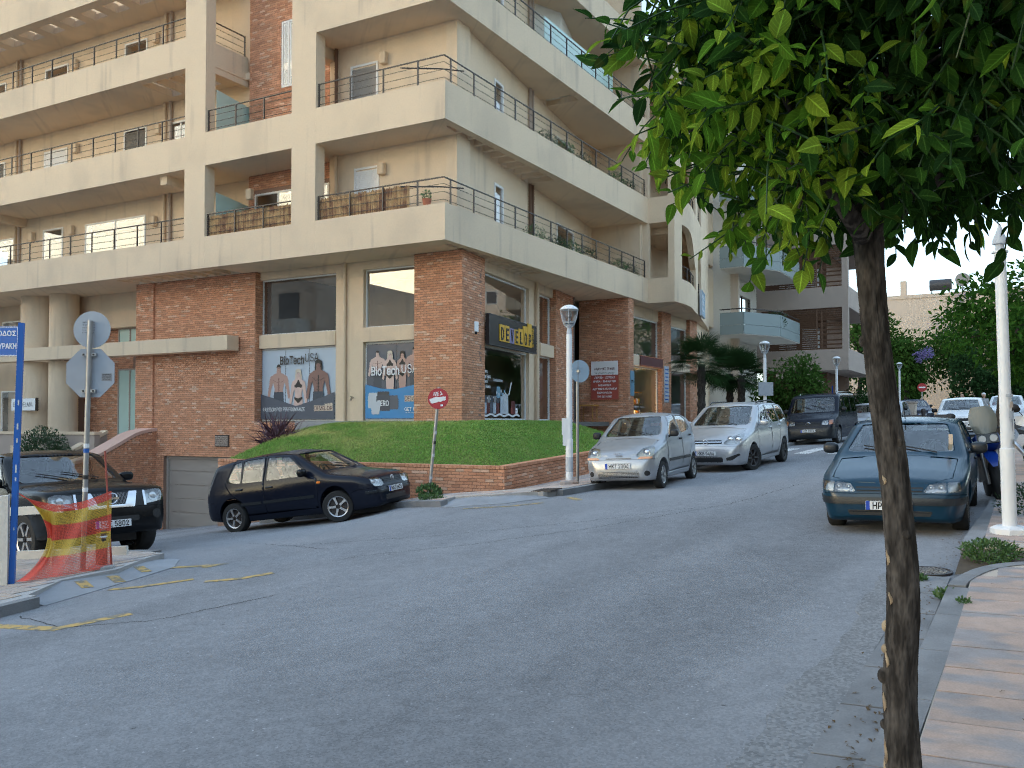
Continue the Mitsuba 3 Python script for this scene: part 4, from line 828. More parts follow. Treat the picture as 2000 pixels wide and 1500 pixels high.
def car(name, label, S, pt, heading, paint, group='cars parked along the streets', steer=0.0, plate=None, detail=True, cat_='car'):
    k = thing(name, label, cat_, group); B = S['body']; L = B.L; fx, wb, r, tw, track = S['fx'], S['wb'], S['r'], S['tw'], S['track']
    Mw = place_car(pt, heading, wb, fx, track); Mx = Mw @ np.diag([1, 1, S.get('zs', 1.0), 1]) @ trimesh.transformations.translation_matrix([0, 0, S.get('dz0', 0)])
    def add(nm, m, mat, smooth=34, parent=None, **kw):
        if hasattr(m, 'to_mesh'):
            if m.is_empty(): return None
            v, f, n = B.skin(from_m3(m)); q = numbered((parent or k)+'__'+nm)
            scene[q] = {'type': 'ply', 'filename': meshkit.write_ply((v @ Mx[:3, :3].T + Mx[:3, 3], f), True, normals=n @ Mx[:3, :3].T), 'face_normals': False, 'bsdf': {'type': 'ref', 'id': mat}}; return q
        return part(parent or k, nm, tf(m, Mx), mat, smooth, **kw)
    body = B.out(0)
    W2 = B.plan[:, 1].max()
    for ax in (fx, fx+wb):
        for sg in (1, -1):
            c = m3.Manifold.cylinder(.5, r+.055, circular_segments=56).rotate([90, 0, 0]).translate([ax, sg*(W2-.02)+(.25 if sg > 0 else .25), r*.99]); body = body - c
    cav = S['cavity']; inner = B.out(-.045) ^ MAN(box(cav[0], cav[1], -2, 2, cav[2], 3)); body = body - inner
    glass = []
    for nm, kind, poly in S['glass']:
        if kind == 'side': ps = [pr_side(poly, .2, 1.4, 1), pr_side(poly, .2, 1.4, -1)]
        elif kind == 'front': ps = [pr_front(poly, S['ws'][0], S['ws'][1])]
        else: ps = [pr_front(poly, S['rs'][0], S['rs'][1])]
        for p in ps: glass.append((nm, p)); body = body - (p ^ B.out(.02))
    # lamps: pockets behind clear covers
    for (nm, view, pts, mat, o, i, x0, x1, sym) in S.get('lamps', []):
        for q in ([pts, mirror(pts)] if sym else [pts]):
            p = pr_front(q, x0, x1); body = body - (p ^ B.shell(.02, -.05)); g_ = add(nm, p ^ B.shell(-.045, -.06), mat)
            add('cover', p ^ B.shell(.002, -.004), 'clear_plastic', parent=g_)
            c = np.array(q.centroid.coords[0]); w = (q.bounds[2]-q.bounds[0]); hh = (q.bounds[3]-q.bounds[1])
            if detail and nm == 'headlight':
                for t in ((-.22, .25) if w > 1.6*hh else (0,)):
                    yy, zz = c[0]+t*w, c[1]; xs = np.linspace(x0, x1, 60); ins = [x for x in xs if abs(yy) < float(B.ys(np.array([x]), np.array([zz]))[0])-.03 and zz < float(B.f(B.top, x))-.03]
                    if ins: add('bulb_bowl', trimesh.Trimesh(*(lambda m_: (m_.vertices, m_.faces))(lathe([(0, .0), (hh*.16, .004), (hh*.34, .03), (hh*.36, .03), (hh*.36, 0)], 18, (ins[0]+.035, yy, zz), 'x')), process=False), 'chrome', 40, parent=g_)
    # panels
    pieces = []
    for nm, kind, poly, mat in S['panels']:
        if kind == 'side':
            for sg in (1, -1):
                p0, p1 = (pr_side(poly.buffer(q, join_style=2), .3, 1.4, sg) for q in (-.0025, .0025)); pieces.append((nm, body ^ p0, mat)); body = body - p1
        elif kind == 'all':
            p0, p1 = (MAN(prism_y(poly.buffer(q, join_style=2), -2, 2)) for q in (-.0025, .0025)); pieces.append((nm, body ^ p0, mat)); body = body - p1
        elif kind == 'top':
            p0, p1 = (MAN(prism_z(poly.buffer(q, join_style=2), .55, 3)) for q in (-.0025, .0025)); pieces.append((nm, body ^ p0, mat)); body = body - p1
    add('body', body, paint); keys = {}
    for nm, m, mat in pieces: keys.setdefault(nm, []).append(add(nm, m, mat or paint))
    for nm, p in glass:
        v, f, n = B.skin(from_m3(p ^ B.shell(-.008, -.014))); fn = np.cross(v[f[:, 1]]-v[f[:, 0]], v[f[:, 2]]-v[f[:, 0]]); fn /= np.linalg.norm(fn, axis=1, keepdims=True)+1e-12; ln = s_normals(B, v[f].mean(1)); f = f[(fn*ln).sum(1) > .7]
        q = numbered(k+'__'+nm); scene[q] = {'type': 'ply', 'filename': meshkit.write_ply((v @ Mx[:3, :3].T + Mx[:3, 3], f), True, normals=s_normals(B, v) @ Mx[:3, :3].T), 'face_normals': False, 'bsdf': {'type': 'ref', 'id': 'pane_car'}}
    for (nm, view, pts, mat, o, i, x0, x1, sym) in S.get('trim', []):
        if view == 'side':
            for sg in (1, -1): add(nm, pr_side(pts, .3, 1.4, sg) ^ B.shell(o, i), mat)
        else:
            for q in ([pts, mirror(pts)] if sym else [pts]): add(nm, pr_front(q, x0, x1) ^ B.shell(o, i), mat)
    # wheels
    ty, rim, disc = wheel_meshes(r, tw, S['rim'])
    for ax, st in ((fx, steer), (fx+wb, 0)):
        for sg in (1, -1):
            A = np.eye(4) if sg > 0 else np.diag([1, -1, 1, 1.]); R_ = rotz(-st, (ax, sg*(track/2), r-.012))
            mk = Mw @ R_ @ A; w = numbered(k + '__wheel'); fl = (lambda m: (lambda q: (q.invert() or q) if sg < 0 else q)(tf(m, mk)))
            put(w + '__tyre', fl(ty), 'rubber', 30); put(w + '__rim', fl(rim), S.get('rimmat', 'alloy'), 30); put(w + '__brake_disc', fl(disc), 'dark_steel', 30)
            wl_ = lathe([(r+.05, -.2), (r+.05, .12), (r+.052, .12), (r+.052, -.2), (r+.05, -.2)], 30, axis='y')
    add('underbody', cat([box(fx+r+.1, fx+wb-r-.1, -W2+.12, W2-.12, .2, .24)] + [box(ax-r-.1, ax+r+.1, -W2+.38, W2-.38, .22, .6) for ax in (fx, fx+wb)]), 'black_plastic')
    # inside
    if detail:
        xi = S['dash']; add('dashboard', cat([cbox((xi+.16, 0, S['dz']-.1), (.34, 2*W2-.3, .2), 0, .05)]), 'car_interior', False)
        for y in (-.36, .36): add('seat', tf(seat(xi+.75, y, S['sz']), np.eye(4)), 'seat_fabric', 30)
        bs = cat([seat(S['rear_seat'], y, S['sz']+.02) for y in (-.4, 0, .4)]); add('rear_bench', bs, 'seat_fabric', 30)
        tor = trimesh.creation.torus(.18, .014, 28, 8); tor = cat([tor, cbox((0, 0, 0), (.34, .05, .03)), cbox((0, -.08, 0), (.05, .18, .025))]); tor.apply_transform(trimesh.transformations.rotation_matrix(-1.15, [0, 1, 0])); tor.apply_translation([xi+.42, -.36, S['dz']+.0]); add('steering_wheel', tor, 'black_plastic', 30)
        add('inner_mirror', cbox((S['mirror'][0]+.35, 0, S['imz']), (.03, .22, .06), 0, .01), 'black_plastic')
    # mirrors, handles
    mx, mz, mw = S['mirror'][0], S['mirror'][1], S.get('mirror_w', .2)
    for sg in (1, -1):
        y0 = float(B.ys(np.array([mx]), np.array([mz]))[0]); c = (mx, sg*(y0+.13), mz+.04)
        m = trimesh.creation.icosphere(subdivisions=3, radius=1.0); v = m.vertices.copy(); v = np.sign(v)*np.abs(v)**.7; m.vertices = v*[.075, mw/2, .075]+c
        gk_ = add('wing_mirror', cat([m, tube([(mx+.02, sg*(y0-.02), mz-.03), (mx+.01, sg*(y0+.08), mz)], .022, 6)]), S.get('mirrormat') or paint, 40)
        add('mirror_glass', cbox((mx+.066, c[1], c[2]), (.012, mw*.78, .105), 0, .004), 'chrome', parent=gk_)
    for hx, hz in S.get('handles', []):
        for sg in (1, -1):
            y0 = float(B.ys(np.array([hx]), np.array([hz]))[0]); add('door_handle', cbox((hx, sg*(y0+.016), hz), (.17, .035, .036), 0, .012), S.get('handlemat') or paint)
    if plate:
        px, pz, txt = S['plate'][0], S['plate'][1], plate
        pk = add('number_plate', cbox((px-.008, 0, pz), (.014, .52, .112), 0, .003), 'paper_white', False); add('plate_band', box(px-.0175, px-.0152, .212, .256, pz-.053, pz+.053), 'plate_blue', False, parent=pk)
        add('lettering', text_on(txt, .078, (px-.0152, -.02, pz), (0, -1, 0), (-1, 0, 0), .003, True, width=.40), 'sign_black', False, parent=pk)
        add('plate_edge', cat([box(px-.0165, px-.0151, -.26, .26, pz+.052, pz+.056), box(px-.0165, px-.0151, -.26, .26, pz-.056, pz-.052)]), 'sign_black', False, parent=pk)
    if detail:
        for y in (-.30, .18):
            xs = np.linspace(0, 1, 6); pts = []
            for t in xs:
                yy = y + t*(.52 if y < 0 else .42)-.15; xx = S['ws0'] + .03 + .16*t; pts.append((xx, yy, float(B.f(B.top, xx))-B.crown*(yy/W2)**2*1.0+.014))
            add('wiper', tube(pts, .009, 5), 'black_plastic')
    return k, Mx, add, B, S

rect = lambda x0, x1, z0, z1, r=.02: rnd([(x0, z0), (x1, z0), (x1, z1), (x0, z1)], r)
# ---- compact hatchback (dark, beside the brick wall)
bG = Body(4.10, [(0, .50), (.02, .60), (.07, .70), (.15, .765), (.4, .84), (.8, .90), (1.06, .95), (1.80, 1.385), (2.2, 1.445), (2.9, 1.445), (3.5, 1.405), (3.80, 1.36), (3.98, .99), (4.07, .80), (4.10, .55)],
    [(0, .56), (.04, .68), (.15, .78), (.4, .84), (.9, .862), (1.6, .8675), (3.4, .8675), (3.8, .85), (4.02, .81), (4.1, .76), (4.15, .68)], [(.15, .90), (.3, .955), (.5, 1.0), (.72, 1.0), (.9, .97)],
    [(0, .26), (.08, .19), (.5, .17), (3.5, .19), (4.05, .27), (4.15, .34)], [(0, .78), (1, .86), (4.15, .90)], tumble=.30)
def door_panels(x0, x1, x2, zb0, ztop, tail):
    pass
GOLF = dict(body=bG, zs=1.06, fx=.87, wb=2.515, r=.312, tw=.205, track=1.52, rim='five', cavity=(1.1, 4.0, .42), ws=(.95, 2.25), rs=(3.5, 4.2), ws0=1.09, dash=1.42, dz=.93, sz=.52, rear_seat=2.75, imz=1.28,
    glass=[('windscreen', 'front', rnd([(-.68, .985), (.68, .985), (.56, 1.345), (-.56, 1.345)], .04)), ('side_window', 'side', rnd([(1.46, .925), (1.92, 1.32), (2.44, 1.372), (2.49, .93)], .03)), ('side_window', 'side', rnd([(2.58, .93), (2.53, 1.372), (3.06, 1.36), (3.10, .94)], .03)), ('side_window', 'side', rnd([(3.14, .94), (3.11, 1.355), (3.30, 1.335), (3.50, .97)], .025)), ('rear_window', 'rear', rnd([(-.58, 1.02), (.58, 1.02), (.52, 1.31), (-.52, 1.31)], .04))],
    lamps=[('headlight', 'front', rnd([(.36, .58), (.40, .70), (.52, .735), (.70, .72), (.735, .64), (.68, .565), (.48, .55)], .03), 'lamp_reflector', 0, 0, -.05, .5, True), ('tail_light', 'rear', rnd([(.55, .70), (.55, 1.0), (.78, 1.0), (.80, .70)], .03), 'lamp_red', 0, 0, 3.85, 4.3, True)],
    panels=[('front_bumper', 'all', P2([(-.1, .1), (.42, .1), (.50, .30), (.50, .5), (.40, .54), (-.1, .545)]), None), ('rear_bumper', 'all', P2([(4.3, .1), (3.82, .1), (3.8, .4), (3.86, .62), (4.3, .62)]), None), ('bonnet', 'top', rnd([(.10, -.50), (.06, 0), (.10, .50), (.3, .68), (1.06, .70), (1.09, 0), (1.06, -.70), (.3, -.68)], .03), None),
        ('front_door', 'side', rnd([(1.28, .30), (1.24, .86), (1.38, .90), (1.87, 1.365), (2.50, 1.41), (2.54, .92), (2.54, .30)], .03), None), ('rear_door', 'side', rnd([(2.545, .30), (2.545, .92), (2.505, 1.41), (3.30, 1.39), (3.54, .96), (3.42, .78), (3.18, .58), (3.05, .30)], .03), None)],
    trim=[('grille', 'front', rnd([(-.34, .60), (-.37, .70), (.37, .70), (.34, .60)], .02), 'black_plastic', .003, -.01, -.05, .4, False), ('grille_bar', 'front', rect(-.35, .35, .635, .648, .003), 'paint_black', .010, -.01, -.05, .4, False), ('grille_bar', 'front', rect(-.35, .35, .665, .678, .003), 'paint_black', .010, -.01, -.05, .4, False),
        ('air_intake', 'front', rect(-.38, .38, .28, .38), 'black_plastic', .003, -.01, -.05, .3, False), ('side_moulding', 'side', rect(1.34, 2.58, .50, .555, .012), 'bumper_dark', .012, -.005, 0, 0, 0), ('side_moulding', 'side', rect(2.63, 3.15, .50, .555, .012), 'bumper_dark', .012, -.005, 0, 0, 0), ('bumper_strip', 'front', rect(-.80, .80, .44, .50, .01), 'bumper_dark', .012, -.005, -.05, .45, False), ('indicator', 'side', rect(1.16, 1.25, .755, .795, .01), 'lamp_orange', .008, -.004, 0, 0, 0)],
    mirror=(1.50, .95), mirrormat='paint_black', handles=[(2.40, .80), (3.16, .82)], plate=(-.012, .475), handlemat='bumper_dark')
def car_at_right_wheel(S, fr, heading):
    """front axle middle from the ground point of the front wheel on the car's right"""
    h = np.array(heading, float); h /= np.linalg.norm(h); rt = np.array([h[1], -h[0]]); return np.array(fr) - rt*S['track']/2
hG = (.992, .128)
kG, MG, addG, _, _ = car('parked_hatchback', 'black five-door hatchback parked against the brick planter wall', GOLF, car_at_right_wheel(GOLF, (-11.80, 13.62), hG), hG, 'paint_navy_black', steer=-.42, plate='NAZ 8623')
def badge_ring(add, x, z, r, mat='chrome', y=0):
    t = trimesh.creation.torus(r, r*.13, 28, 8); t.apply_transform(trimesh.transformations.rotation_matrix(math.pi/2, [0, 1, 0])); t.apply_translation([x, y, z]); return add('badge', t, mat, 40)
b = badge_ring(addG, .035, .665, .055); addG('emblem', cat([tube([(.033, -.03, .70), (.033, 0, .665), (.033, .03, .70)], .006, 5), tube([(.033, -.045, .685), (.033, -.022, .625), (.033, 0, .66), (.033, .022, .625), (.033, .045, .685)], .006, 5)]), 'chrome', parent=b)
# ---- small silver five-door
bS = Body(3.495, [(0, .50), (.02, .58), (.06, .68), (.14, .77), (.35, .87), (.62, .945), (.82, 1.0), (1.55, 1.455), (1.9, 1.50), (2.6, 1.49), (3.0, 1.43), (3.2, 1.33), (3.4, .98), (3.46, .78), (3.495, .55)],
    [(0, .46), (.04, .58), (.15, .68), (.4, .725), (.9, .745), (2.6, .7475), (3.1, .72), (3.4, .66), (3.495, .56)], [(.15, .90), (.3, .96), (.5, 1.0), (.78, 1.0), (1.0, .955)], [(0, .28), (.06, .19), (.4, .17), (3.1, .19), (3.42, .26), (3.495, .33)], [(0, .82), (.9, .93), (3.4, 1.03)], tumble=.30, crown=.05, rc=.08)
SPARK = dict(body=bS, fx=.62, wb=2.345, r=.275, tw=.165, track=1.29, rim='cap', rimmat='alloy', cavity=(.85, 3.3, .42), ws=(.75, 1.9), rs=(2.85, 3.6), ws0=.86, dash=1.1, dz=.98, sz=.55, rear_seat=2.1, imz=1.36,
    glass=[('windscreen', 'front', rnd([(-.60, 1.03), (.60, 1.03), (.46, 1.405), (-.46, 1.405)], .05)), ('side_window', 'side', rnd([(1.14, 1.0), (1.60, 1.375), (1.98, 1.42), (2.05, 1.03)], .04)), ('side_window', 'side', rnd([(2.12, 1.03), (2.06, 1.42), (2.52, 1.415), (2.78, 1.33), (2.92, 1.09)], .05)), ('rear_window', 'rear', rnd([(-.48, 1.06), (.48, 1.06), (.42, 1.33), (-.42, 1.33)], .04))],
    lamps=[('headlight', 'front', rnd([(.34, .66), (.44, .80), (.60, .84), (.67, .80), (.685, .66), (.64, .62), (.45, .62)], .03), 'lamp_yellowed', 0, 0, -.05, .5, True), ('tail_light', 'rear', rnd([(.46, .75), (.46, 1.1), (.68, 1.1), (.70, .75)], .03), 'lamp_red', 0, 0, 3.1, 3.6, True)],
    panels=[('front_bumper', 'all', P2([(-.1, .1), (.30, .1), (.34, .45), (.30, .595), (-.1, .595)]), None), ('rear_bumper', 'all', P2([(3.7, .1), (3.25, .1), (3.2, .4), (3.26, .62), (3.7, .62)]), None), ('bonnet', 'top', rnd([(.085, -.40), (.05, 0), (.085, .40), (.2, .58), (.76, .62), (.80, 0), (.76, -.62), (.2, -.58)], .03), None),
        ('front_door', 'side', rnd([(.98, .30), (.96, .95), (1.08, 1.0), (1.56, 1.40), (2.02, 1.45), (2.08, 1.02), (2.08, .30)], .03), None), ('rear_door', 'side', rnd([(2.085, .30), (2.085, 1.02), (2.025, 1.45), (2.56, 1.44), (2.86, 1.36), (2.98, 1.05), (2.80, .70), (2.62, .55), (2.55, .30)], .03), None)],
    trim=[('lamp_indicator', 'front', rnd([(.37, .602), (.44, .645), (.67, .645), (.665, .605)], .01), 'lamp_orange_pale', .006, -.004, -.05, .4, True), ('grille', 'front', rect(-.42, .42, .245, .36, .03), 'black_plastic', .003, -.01, -.05, .3, False), ('fog_lamp_recess', 'front', Point(.565, .325).buffer(.05), 'black_plastic', .004, -.01, -.05, .35, True), ('bonnet_lip', 'front', rnd([(-.27, .612), (-.25, .63), (.25, .63), (.27, .612)], .005), 'shutter_grey', .006, -.004, -.05, .3, False)] +
        [('grille_bar', 'front', rect(-.42, .42, z, z+.012, .003), 'alloy', .008, -.01, -.05, .3, False) for z in (.262, .287, .312, .337)] + [('side_moulding', 'side', rect(1.02, 2.06, .50, .56, .012), 'bumper_plastic', .012, -.005, 0, 0, 0), ('side_moulding', 'side', rect(2.11, 2.62, .50, .56, .012), 'bumper_plastic', .012, -.005, 0, 0, 0)],
    mirror=(1.16, 1.02), mirrormat='black_plastic', mirror_w=.17, handles=[(1.94, .93), (2.74, .98)], handlemat='black_plastic', plate=(-.012, .475))
def car_at_left_wheel(S, fl, heading):
    h = np.array(heading, float); h /= np.linalg.norm(h); rt = np.array([h[1], -h[0]]); return np.array(fl) + rt*S['track']/2
hS = (.075, -1)
kS, MS, addS, _, _ = car('parked_small_car', 'small silver five-door car with yellowed headlights parked beside the street lamp', SPARK, car_at_left_wheel(SPARK, (-6.36, 16.8), hS), hS, 'paint_silver', plate='HKT 2306')
addS('badge', from_m3(m3.Manifold.hull_points(np.array([[.0, y, z] for y, z in ((-.07, .705), (.07, .725), (.075, .705), (-.065, .722))] + [[.045, y, z] for y, z in ((-.07, .705), (.07, .725), (.075, .705), (-.065, .722))]))), 'chrome'); addS('aerial', tube([(1.62, 0, 1.47), (1.56, 0, 1.74)], .006, 5), 'black_plastic')
# ---- silver people carrier
bZ = Body(4.467, [(0, .50), (.02, .60), (.06, .70), (.14, .79), (.35, .885), (.7, .985), (1.0, 1.06), (2.0, 1.585), (2.4, 1.635), (3.4, 1.62), (3.9, 1.57), (4.12, 1.46), (4.36, 1.02), (4.43, .80), (4.467, .55)],
    [(0, .56), (.04, .70), (.16, .81), (.45, .875), (1, .895), (3.6, .9), (4.1, .86), (4.35, .80), (4.467, .70)], [(.15, .91), (.3, .96), (.55, 1.0), (.85, 1.0), (1.05, .965)], [(0, .27), (.06, .19), (.4, .17), (4.0, .2), (4.4, .27), (4.467, .34)], [(0, .85), (1, .97), (4.4, 1.07)], tumble=.30, crown=.05, rc=.08)
ZAF = dict(body=bZ, fx=.93, wb=2.70, r=.32, tw=.205, track=1.58, rim='six', rimmat='shutter_dark', cavity=(1.05, 4.25, .45), ws=(.95, 2.45), rs=(3.8, 4.6), ws0=1.04, dash=1.35, dz=1.04, sz=.6, rear_seat=2.75, imz=1.48,
    glass=[('windscreen', 'front', rnd([(-.72, 1.09), (.72, 1.09), (.57, 1.53), (-.57, 1.53)], .05)), ('side_window', 'side', rnd([(1.42, 1.05), (1.58, 1.05), (2.08, 1.49), (2.42, 1.54), (2.48, 1.07)], .03)), ('side_window', 'side', rnd([(2.55, 1.07), (2.49, 1.54), (3.22, 1.53), (3.32, 1.09)], .03)), ('side_window', 'side', rnd([(3.39, 1.10), (3.29, 1.53), (3.80, 1.49), (4.08, 1.16)], .04)), ('rear_window', 'rear', rnd([(-.6, 1.1), (.6, 1.1), (.52, 1.48), (-.52, 1.48)], .04))],
    lamps=[('headlight', 'front', rnd([(.40, .68), (.52, .82), (.70, .905), (.80, .90), (.83, .78), (.80, .70), (.6, .665)], .03), 'lamp_reflector', 0, 0, -.05, .75, True), ('tail_light', 'rear', rnd([(.62, .85), (.60, 1.25), (.84, 1.25), (.86, .85)], .03), 'lamp_red', 0, 0, 4.0, 4.6, True)],
    panels=[('front_bumper', 'all', P2([(-.1, .1), (.42, .1), (.48, .45), (.42, .635), (-.1, .635)]), None), ('rear_bumper', 'all', P2([(4.7, .1), (4.15, .1), (4.1, .4), (4.18, .68), (4.7, .68)]), None), ('bonnet', 'top', rnd([(.085, -.42), (.05, 0), (.085, .42), (.25, .68), (.92, .74), (.96, 0), (.92, -.74), (.25, -.68)], .03), None),
        ('front_door', 'side', rnd([(1.36, .30), (1.33, 1.0), (1.5, 1.06), (2.04, 1.53), (2.46, 1.58), (2.515, 1.06), (2.515, .30)], .03), None), ('rear_door', 'side', rnd([(2.52, .30), (2.52, 1.06), (2.465, 1.58), (3.26, 1.57), (3.36, 1.08), (3.30, .75), (3.20, .55), (3.10, .30)], .03), None)],
    trim=[('grille', 'front', rnd([(-.40, .69), (-.36, .775), (.36, .775), (.40, .69)], .02), 'black_plastic', .003, -.01, -.05, .4, False), ('grille_bar', 'front', rect(-.38, .38, .725, .745, .005), 'chrome', .012, -.01, -.05, .4, False), ('air_intake', 'front', rect(-.42, .42, .26, .38, .03), 'black_plastic', .003, -.01, -.05, .3, False), ('fog_lamp_recess', 'front', rnd([(.50, .36), (.78, .46), (.80, .42), (.62, .30), (.5, .30)], .02), 'black_plastic', .004, -.01, -.05, .5, True)] + [('grille_mesh', 'front', rect(-.42, .42, z, z+.012, .003), 'bumper_dark', .008, -.01, -.05, .3, False) for z in (.28, .31, .34)],
    mirror=(1.52, 1.08), mirror_w=.22, handles=[(2.38, .98), (3.2, 1.0)], plate=(-.012, .47))
hZ = (-.03, -1)
kZ, MZ, addZ, _, _ = car('parked_people_carrier', 'silver people carrier with roof rails parked behind the small silver car', ZAF, car_at_left_wheel(ZAF, (-5.88, 21.6), hZ), hZ, 'paint_silver_pale', steer=.35, plate='HKB 5484')
for sg in (1, -1): addZ('roof_rail', tube([(2.2, sg*.60, 1.60), (2.4, sg*.61, 1.645), (3.5, sg*.61, 1.635), (3.85, sg*.60, 1.55)], .018, 6), 'black_plastic')
badge_ring(addZ, .03, .735, .055); addZ('windscreen_sticker', cbox((1.93, .12, 1.50), (.02, .2, .05)), 'paper_white')
# ---- black van
bV = Body(4.66, [(0, .52), (.03, .66), (.08, .80), (.2, .93), (.55, 1.06), (.76, 1.13), (1.40, 1.78), (1.7, 1.86), (3.6, 1.88), (4.4, 1.87), (4.55, 1.80), (4.62, 1.2), (4.64, .8), (4.66, .55)],
    [(0, .62), (.04, .78), (.18, .88), (.5, .92), (1, .94), (4.2, .94), (4.5, .90), (4.66, .82)], [(.15, .93), (.35, .97), (.6, 1.0), (.9, 1.0), (1.1, .98)], [(0, .29), (.06, .21), (.4, .19), (4.3, .22), (4.66, .34)], [(0, .9), (1, 1.06), (4.6, 1.08)], tumble=.11, crown=.035, rc=.07)
VITO = dict(body=bV, fx=.82, wb=3.0, r=.315, tw=.2, track=1.62, rim='steel', rimmat='mid_grey', cavity=(.85, 4.5, .5), ws=(.75, 1.9), rs=(4.3, 4.8), ws0=.86, dash=1.0, dz=1.12, sz=.75, rear_seat=2.4, imz=1.68,
    glass=[('windscreen', 'front', rnd([(-.80, 1.17), (.80, 1.17), (.70, 1.70), (-.70, 1.70)], .05)), ('side_window', 'side', rnd([(1.12, 1.13), (1.62, 1.62), (2.02, 1.70), (2.04, 1.13)], .03)), ('side_window', 'side', rnd([(2.14, 1.13), (2.12, 1.70), (3.16, 1.70), (3.18, 1.13)], .03)), ('side_window', 'side', rnd([(3.28, 1.13), (3.26, 1.70), (4.28, 1.68), (4.36, 1.15)], .04)), ('rear_window', 'rear', rnd([(-.7, 1.2), (.7, 1.2), (.64, 1.68), (-.64, 1.68)], .04))],
    lamps=[('headlight', 'front', rnd([(.46, .70), (.48, .84), (.68, .88), (.70, .70)], .03), 'lamp_reflector', 0, 0, -.05, .5, True), ('indicator', 'front', rnd([(.71, .70), (.70, .88), (.86, .90), (.87, .72)], .02), 'lamp_orange', 0, 0, -.05, .55, True)],
    panels=[('front_bumper', 'all', P2([(-.1, .1), (.42, .1), (.46, .4), (.42, .60), (-.1, .60)]), 'bumper_dark'), ('bonnet', 'top', rnd([(.12, -.46), (.08, 0), (.12, .46), (.3, .74), (.74, .80), (.78, 0), (.74, -.80), (.3, -.74)], .03), None),
        ('front_door', 'side', rnd([(1.04, .34), (1.02, 1.06), (1.10, 1.10), (1.58, 1.68), (2.07, 1.76), (2.09, .34)], .03), None), ('sliding_door', 'side', rnd([(2.095, .34), (2.075, 1.76), (3.22, 1.77), (3.23, .34)], .03), None)],
    trim=[('grille', 'front', rnd([(-.42, .66), (-.44, .80), (.44, .80), (.42, .66)], .02), 'black_plastic', .003, -.01, -.05, .4, False), ('side_moulding', 'side', rect(1.06, 4.3, .52, .58, .012), 'bumper_dark', .012, -.005, 0, 0, 0)] + [('grille_bar', 'front', rect(-.43, .43, z, z+.014, .004), 'bumper_dark', .012, -.01, -.05, .4, False) for z in (.69, .73, .77)],
    mirror=(1.2, 1.2), mirrormat='black_plastic', mirror_w=.2, handles=[(1.96, .98)], handlemat='black_plastic', plate=(-.02, .5))
hV = (-.02, -1)
kV, MV, addV, _, _ = car('parked_van', 'black passenger van with roof rails parked beyond the zebra crossing', VITO, car_at_left_wheel(VITO, (-6.12, 34.0), hV), hV, 'paint_navy_black', plate='HZI 7894', cat_='van', steer=.1)
for sg in (1, -1): addV('roof_rail', tube([(1.9, sg*.66, 1.81), (2.05, sg*.66, 1.90), (4.1, sg*.66, 1.91), (4.3, sg*.66, 1.82)], .02, 6), 'chrome', 40)
b = badge_ring(addV, .06, .735, .075); addV('emblem', cat([tube([(.06, 0, .735), (.06, .065*math.sin(a), .735+.065*math.cos(a))], .007, 5) for a in (0, 2.094, 4.189)]), 'chrome', parent=b)
